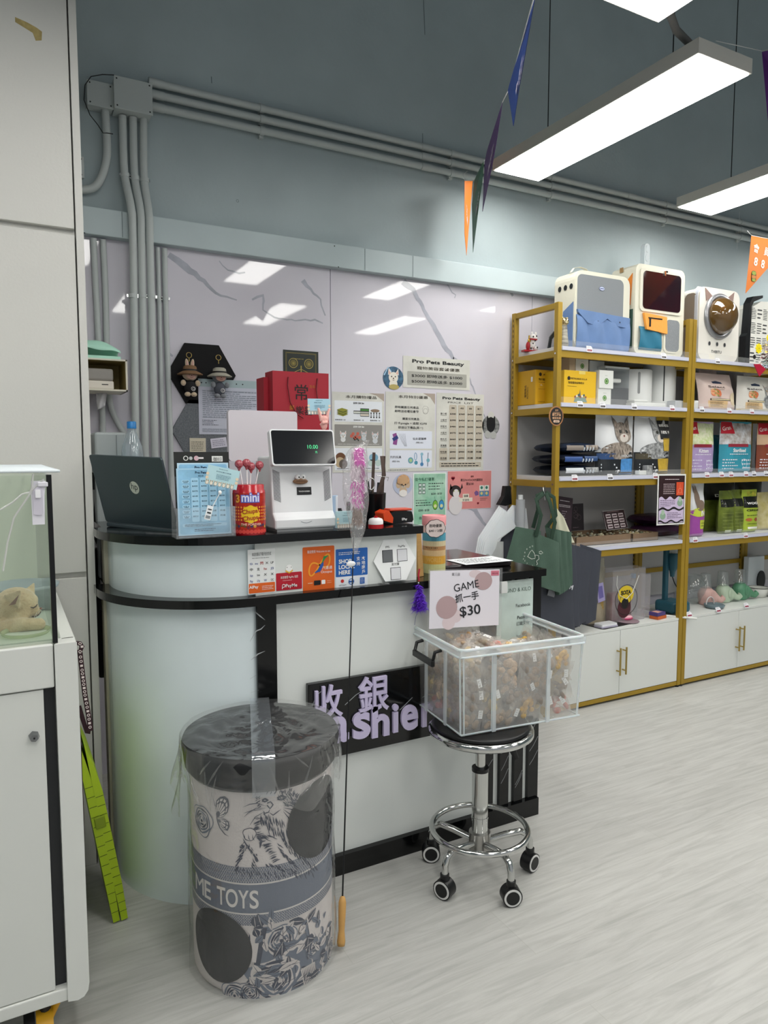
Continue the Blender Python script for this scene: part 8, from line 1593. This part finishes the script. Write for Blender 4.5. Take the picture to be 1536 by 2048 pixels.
# ---------------------------------------------------------------- bags hung at the shelf end
M_tote = mat('tote_green', '455c4f', .85, var=.08, vscale=12, bump=.4, bscale=300); M_toted = mat('tote_strap', '1e3628', .85)
def clothquad(px, Y, thick, m, name, label, cat, deco=None, group=None, bulge=.008, Ys=None, parent=None, straps=None):
    """bag hanging free: px = TL, TR, BR, BL photo corners, with a soft bulging front and back"""
    Ys = Ys or [Y]*4; P_ = [at(px[i][0], px[i][1], Y=Ys[i]) for i in range(4)]
    mb = MB()
    def S(u, v, s_): a = P_[3].lerp(P_[2], u); b = P_[0].lerp(P_[1], u); q = a.lerp(b, v); return q+Vector((0, -s_*(thick*.5+bulge*sin(pi*u)*(1-.5*v)+.003*sin(8*u+3*v)), 0))*(sin(pi*min(1, u*8)/2)*sin(pi*min(1, (1-u)*8)/2))
    mb.grid(lambda u, v: S(u, v, 1), 16, 12, m); mb.grid(lambda u, v: S(u, v, -1), 16, 12, m); mb.grid(lambda u, v: S(u, 0, 1-2*v), 16, 2, m)
    if deco:
        M, w, h = quadf(P_[3]+Vector((0, -thick*.5-bulge*1.3, 0)), P_[2]+Vector((0, -thick*.5-bulge*1.3, 0)), P_[0]+Vector((0, -thick*.5-bulge*1.3, 0))); mb.M = M; deco(mb, w, h); mb.M = Matrix()
    if straps is None: return tag(mb.build(name), label, cat, group)
    t = thing(name, label, cat, tuple(P_[3].lerp(P_[2], .5)), group); mb.build('body', t)
    for q in straps: MB().tube([at(x, y, Y=yy) for x, y, yy in q], .012, M_toted, 8, flat=(0, 1, 0)).build('strap', t)
    return t
GT = 'green tote bags hung on the shelf end'
def f_tote(mb, w, h):
    k = C('d8dcd4'); 
    for i, ch in enumerate('URBAN'): a = radians(190-38*i); mb.text(ch, w*.52+w*.30*cos(a), h*.40+w*.30*sin(a), h*.06, k, .002, rot=a-pi/2)
    for i, ch in enumerate('PET'): a = radians(215+30*i); mb.text(ch, w*.56+w*.42*cos(a), h*.46+w*.42*sin(a), h*.07, k, .002, rot=a+pi/2)
    mb.stroke([(w*.32, h*.36), (w*.48, h*.30), (w*.62, h*.27), (w*.70, h*.40), (w*.80, h*.42), (w*.76, h*.30), (w*.74, h*.14), (w*.86, h*.13)], .0022, k, .002); mb.stroke([(w*.40, h*.34), (w*.46, h*.50), (w*.56, h*.42), (w*.62, h*.28)], .0022, k, .002)
clothquad([(1090, 1054), (1122, 1063), (1124, 1185), (1112, 1190)], 2.632, .014, M_tote, 'tote_bag', 'green tote bag, second behind the front one', 'tote bag', None, GT, straps=[])
clothquad([(1110, 1058), (1134, 1064), (1134, 1178), (1120, 1186)], 2.642, .014, M_tote, 'tote_bag', 'green tote bag, third behind the front one', 'tote bag', None, GT, straps=[])
clothquad([(1124, 1062), (1143, 1064), (1144, 1166), (1130, 1180)], 2.651, .012, M_tote, 'tote_bag', 'green tote bag, rearmost at the right of the bunch', 'tote bag', None, GT, straps=[])
clothquad([(1031, 1053), (1082, 1062), (1076, 1142), (1011, 1124)], 2.622, .012, M_tote, 'tote_bag', 'green tote bag swung to the left of the bunch', 'tote bag', None, GT, straps=[[(1066, 1056, 2.63), (1076, 1020, 2.63), (1074, 992, 2.64), (1090, 985, 2.66)], [(1092, 1056, 2.63), (1112, 1030, 2.64), (1108, 995, 2.65), (1092, 985, 2.66)]])
clothquad([(1064, 1064), (1118, 1086), (1120, 1186), (1070, 1170)], 2.615, .022, M_tote, 'tote_bag', 'front green tote bag with white outline drawing', 'tote bag', None, GT, bulge=.014, straps=[[(1072, 1072, 2.60), (1082, 1030, 2.60), (1072, 1000, 2.62), (1088, 986, 2.655)], [(1102, 1082, 2.60), (1110, 1045, 2.60), (1100, 1005, 2.62), (1092, 986, 2.655)]])
P0 = at(1040, 1146, Y=2.590); P1 = at(1100, 1158, Y=2.590); P2 = at(1040, 1080, Y=2.590)
M, w_, h_ = quadf(P0, P1, P2)
t_ = [o for o in bpy.data.objects if o.get('label') == 'front green tote bag with white outline drawing'][0]
mb = MB(M); k = C('d8dcd4'); mb.W = None
for pts in ([(1055, 1114), (1060, 1104), (1064, 1100), (1069, 1107), (1070, 1113)], [(1055, 1113), (1063, 1118), (1070, 1117), (1071, 1110), (1077, 1111), (1078, 1118), (1073, 1122), (1075, 1128), (1073, 1130)], [(1078, 1104), (1082, 1102), (1086, 1106), (1082, 1108), (1078, 1106)]):
    q = [M.inverted() @ at(x, y, Y=2.590) for x, y in pts]; mb.stroke([(p.x, p.y) for p in q], .0022, k, 0)
for ch, x, y in (('U', 1049, 1112), ('R', 1050, 1105), ('B', 1054, 1098), ('A', 1060, 1094), ('N', 1065, 1092), ('P', 1047, 1118), ('E', 1050, 1121), ('T', 1054, 1127), ('S', 1065, 1131)):
    q = M.inverted() @ at(x, y, Y=2.590); mb.text(ch, q.x, q.y-.004, .010, k, 0)
mb.build('print', t_)
mb = MB().tube([at(1090, 1000, Y=2.66), at(1088, 984, Y=2.65), at(1086, 976, Y=2.66), at(1090, 972, Y=2.70)], .0022, M_chrome, 8); tag(mb.build('hook'), 'steel hook on the gold post carrying the green totes', 'hook')
clothquad([(1112, 1015), (1132, 1046), (1149, 1085), (1112, 1085)], 2.70, .01, mat('calico', 'c8c8b0', .8), 'calico_bag', 'cream calico bag behind the green totes', 'bag')
Mgy = mat('charcoal_bag', '3c3f49', .55, var=.06, vscale=10)
GB = 'charcoal bags hung below the green totes'
clothquad([(1122, 1082), (1152, 1092), (1160, 1253), (1120, 1250)], 2.682, .006, Mgy, 'charcoal_bag', 'charcoal bag, second behind the front charcoal bag', 'bag', None, GB)
clothquad([(1150, 1090), (1187, 1106), (1172, 1240), (1148, 1256)], 2.692, .006, Mgy, 'charcoal_bag', 'charcoal bag with a curved corner, third from the front', 'bag', None, GB)
clothquad([(1160, 1088), (1203, 1102), (1192, 1238), (1166, 1250)], 2.702, .006, Mgy, 'charcoal_bag', 'rearmost charcoal bag, touching the cabinet front', 'bag', None, GB)
def f_ch(mb, w, h): mb.rect(w*.06, h*.34, w*.23, h*.50, mat('code_patch', '8c8e94', .5), .0055); mb.text('O M', w*.5, h*.50, h*.08, C('d0d2d8'), .0058, bold=.04)
clothquad([(1070, 1082), (1140, 1082), (1150, 1262), (1070, 1240)], 2.670, .008, Mgy, 'charcoal_bag', 'front charcoal bag with a pale square patch', 'bag', f_ch, GB)
clothquad([(1000, 1052), (1045, 1052), (1030, 1130), (1004, 1122)], 2.985, .02, mat('charcoal_bag'), 'charcoal_bag', 'charcoal bag under the white plastic sheets', 'bag')
clothquad([(975, 1083), (1007, 1083), (1007, 1121), (960, 1117)], 2.96, .012, C('b8bcbc'), 'grey_bag', 'pale grey bag behind the black tray', 'bag')
# white plastic sheets
mws = mat('white_plastic', 'f0f2f4', .3, sub=.1)
for k, (P_, y_, lab) in enumerate((([(998, 1011), (1020, 1044), (990, 1066), (962, 1115), (950, 1108), (956, 1075)], 2.975, 'largest white plastic sleeve, nearest the pink poster'), ([(1024, 1010), (1042, 1052), (1024, 1056), (1012, 1040), (1010, 1028)], 2.99, 'folded white plastic sleeve beside the black clip'), ([(1024, 1010), (1048, 1012), (1052, 1052), (1040, 1058), (1030, 1040)], 2.998, 'straight white plastic sleeve nearest the gold rail'))):
    Q = [at(x, y, Y=y_) for x, y in P_]; mb = MB(); c = sum(Q, Vector())/len(Q)
    for L_ in range(5 if k == 0 else 3):
        off = Vector((.006*L_*(1 if k == 0 else .4), -.006*L_, -.006*L_)); n = len(Q); vs = [q+off for i, q in enumerate(Q)]+[c+off+Vector((0, -.004, 0))]; mb.add(vs, [(i, (i+1) % n, n) for i in range(n)], mws)
    tag(mb.build('plastic_sleeve', solid=.0015), lab, 'plastic sleeve', 'white plastic sleeves hung by the shelving')
mb = MB(); q = at(1018, 975, Y=2.95); mb.prism([(0, 0)]*3, 0, 0, M_black) if 0 else None
P_ = [at(x, y, Y=3.015) for x, y in ((1011, 972), (1022, 972), (1024, 1008), (1012, 1012), (998, 1010), (1008, 992))]; mb.add([p for p in P_]+[p+Vector((0, .03, 0)) for p in P_], [(5, 4, 3, 2, 1, 0), (6, 7, 8, 9, 10, 11)]+[(i, (i+1) % 6, 6+(i+1) % 6, 6+i) for i in range(6)], M_black); tag(mb.build('black_clip', bevel=.003), 'black clip below the rear gold post holding the plastic sleeves', 'clip')
c = at(1041, 1000, Y=2.95); t = thing('white_bottle', 'small white capped bottle seen above the plastic sleeves', 'bottle', (c.x, 2.95, Z4)); MB().cyl((c.x, 2.95, Z4+.001), (c.x, 2.95, c.z+.002), .024, C('b8bcc0', .3), n=24).build('body', t); MB().cyl((c.x, 2.95, c.z+.003), (c.x, 2.95, at(1041, 993, Y=2.95).z+.008), .013, C('e0e4e4', .4), n=20).build('cap', t)
# ================================================================ PENNANTS AND STRINGS
def pennant(pts, col, label, marks=True):
    P_ = [at(x, y, Y=yy) for x, y, yy in pts]; n = (P_[1]-P_[0]).cross(P_[-2]-P_[0]).normalized()*.0006; N = len(P_); mb = MB()
    mb.add([p+n for p in P_]+[p-n for p in P_], [tuple(range(N)), tuple(range(N, 2*N))[::-1]]+[(i, N+i, N+(i+1) % N, (i+1) % N) for i in range(N)], mat('flag_'+col, col, .4))
    if marks:
        a, c = P_[0], P_[marks]; R = random.Random(4); cen = sum(P_, Vector())/N
        for s_ in (1, -1):
            for k in range(9):
                u = .25+.07*k; m_ = a.lerp(c, u); e = (cen-m_)*(.35+.25*R.random()); d = (c-a)*.028; q = m_+e+n*s_*2.5
                mb.add([q, q+e*.35+d*.3, q+e*.35+d*1.3, q+d], [(0, 1, 2, 3)], C('d0c8d4'))
    return tag(mb.build('pennant'), label, 'pennant', 'coloured pennants on the string')
pennant([(1071, -12, 1.05), (1016, 180, 1.55), (1018, 195, 1.53), (1027, 252, 1.40), (1037, 185, 1.33), (1052, 100, 1.2)], '17357c', 'dark blue pennant hanging nearest the camera', 3)
pennant([(1005, 204, 1.68), (974, 302, 2.1), (970, 322, 2.1), (965, 423, 1.98), (984, 333, 1.85), (992, 290, 1.78)], '4a1c64', 'purple pennant behind the blue one', 3)
pennant([(967, 322, 2.25), (949, 360, 2.7), (944, 410, 2.65), (946, 505, 2.5), (959, 400, 2.4), (965, 360, 2.32)], '1c6440', 'green pennant between the purple and orange ones', 3)
pennant([(929, 362, 2.86), (945, 362, 2.95), (942, 400, 2.94), (933, 511, 2.90), (929, 467, 2.88)], 'dc7820', 'narrow orange pennant at the wall end of the string', 3)
pennant([(1560, 95, 1.9), (1524, 104, 2.0), (1541, 300, 1.95), (1570, 200, 1.92)], '6c3488', 'purple pennant cut by the upper right photo edge', 0)
a_, b_, c_ = at(1503, 471, Y=2.40), at(1580, 486, Y=2.40), at(1491, 587, Y=2.40); mb = MB(); n = Vector((0, -1, 0)); mb.add([a_, b_, c_, a_+Vector((0, .0008, 0)), b_+Vector((0, .0008, 0)), c_+Vector((0, .0008, 0))], [(0, 2, 1), (3, 4, 5), (0, 1, 4, 3), (1, 2, 5, 4), (2, 0, 3, 5)], mat('flag_or2', 'c0681a', .4)); mb.M = wallf(0, 2.398, 0)
for s_, x, y, z in (('會', 1512, 499, .048), ('員', 1533, 506, .048), ('8', 1511, 526, .058), ('8', 1525, 531, .058), ('折', 1541, 538, .05)): p = at(x, y, Y=2.398); mb.text(s_, p.x, p.z-.012, z, C('e8dcd0'), 0, bold=.02, rot=-.15)
p = at(1508, 553, Y=2.398); mb.rrect(p.x-.02, p.z-.026, p.x+.017, p.z+.028, .012, .0, None, C('1c2010')); mb.rrect(p.x-.018, p.z+.008, p.x+.015, p.z+.026, .009, .0005, None, C('7c8c34')); mb.rrect(p.x-.018, p.z-.010, p.x+.015, p.z+.006, .004, .0005, None, C('a86c34')); mb.rrect(p.x-.016, p.z-.025, p.x+.013, p.z-.011, .008, .0005, None, C('7c8c34'))
tag(mb.build('pennant'), 'orange pennant with white lettering at the right photo edge', 'pennant', 'coloured pennants on the string')
tag(MB().tube([at(1075, -30, Y=1.0), at(1018, 178, Y=1.55), at(1005, 204, Y=1.68), at(974, 316, Y=2.15), at(968, 322, Y=2.25), at(951, 360, Y=2.75), at(945, 361, Y=2.95), at(929, 361, Y=2.86), at(926, 350, Y=3.0), at(935, 342, Y=3.07)], .0012, C('d8dad8'), 5).build('string'), 'white string of the pennants running from the wall towards the camera', 'string')
tag(MB().tube([at(1432, 82, Y=1.80), at(1470, 90, Y=1.85), at(1524, 102, Y=2.0), at(1560, 95, Y=1.9)], .0015, C('d8dad8'), 5).build('string'), 'white string from the whole light panel to the right photo edge', 'string')
tag(MB().tube([at(1479, 424, Y=3.085), at(1476, 470, Y=3.08), at(1474, 498, Y=3.08)], .0008, C('d8dad8'), 5).build('string'), 'thin string end dangling left of the orange lettered pennant', 'string')
tag(MB().tube([at(1495, 462, Y=2.45), at(1503, 471, Y=2.40), at(1560, 482, Y=2.40)], .0012, C('d8dad8'), 5).build('string'), 'short white string carrying the orange lettered pennant', 'string')
# flower wreath
c = at(1540, 712, Y=2.60); t = thing('flower_garland', 'tinsel garland with a yellow daisy at the right photo edge', 'garland', tuple(c)); R = random.Random(12)
mb = MB()
for i in range(700):
    a = R.uniform(0, 2*pi); rr = R.uniform(.02, .075); p = c+Vector((cos(a)*rr, R.uniform(-.02, .02), sin(a)*rr*1.1)); d = Vector((cos(a)+R.uniform(-1, 1), R.uniform(-.8, .8), sin(a)+R.uniform(-1, 1))).normalized()*.022; s_ = d.orthogonal().normalized()*.0022
    col = ('1c7c3c', 'c8a820', '8c1c2c', '1c5c4c', '5c2c1c', '2c9c5c')[int((a/(2*pi))*6+R.uniform(-.8, .8)) % 6]; mb.add([p-s_, p+s_, p+d], [(0, 1, 2)], mat('tinsel_'+col, col, .25, metal=.5))
mb.build('tinsel', t)
def daisy(px, py, r, col):
    q = at(px, py, Y=2.565); mb = MB(wallf(q.x, 2.565, q.z))
    for k in range(8): a = 2*pi*k/8; M0 = mb.M; mb.M = M0 @ Matrix.Rotation(a, 4, 'Z'); mb.prism([(r*.12, -r*.05), (r*.5, -r*.24), (r*.85, -r*.26), (r, -r*.10), (r, r*.10), (r*.85, r*.26), (r*.5, r*.24), (r*.12, r*.05)], 0, .003, mat('petal', 'ecd818', .4)); mb.M = M0
    mb.disc(0, 0, r*.24, 'ecd818', .0035); mb.disc(0, 0, r*.09, '6a5010', .004); mb.build('daisy', t)
daisy(1517, 697, .028, 0); daisy(1537, 676, .02, 0)
q = [at(x, y, Y=2.57) for x, y in ((1508, 728), (1519, 753), (1532, 738), (1520, 728))]; MB().add(q+[p+Vector((0, .004, 0)) for p in q], [(0, 1, 2, 3), (7, 6, 5, 4), (0, 4, 5, 1), (1, 5, 6, 2), (2, 6, 7, 3), (3, 7, 4, 0)], mat('ribbon_red', 'a81834', .3)).build('ribbon', t)
# adhesive wall marks and small extras
for o in list(bpy.data.objects):
    if o.type == 'MESH' and not o.data.polygons and not o.modifiers: bpy.data.objects.remove(o)
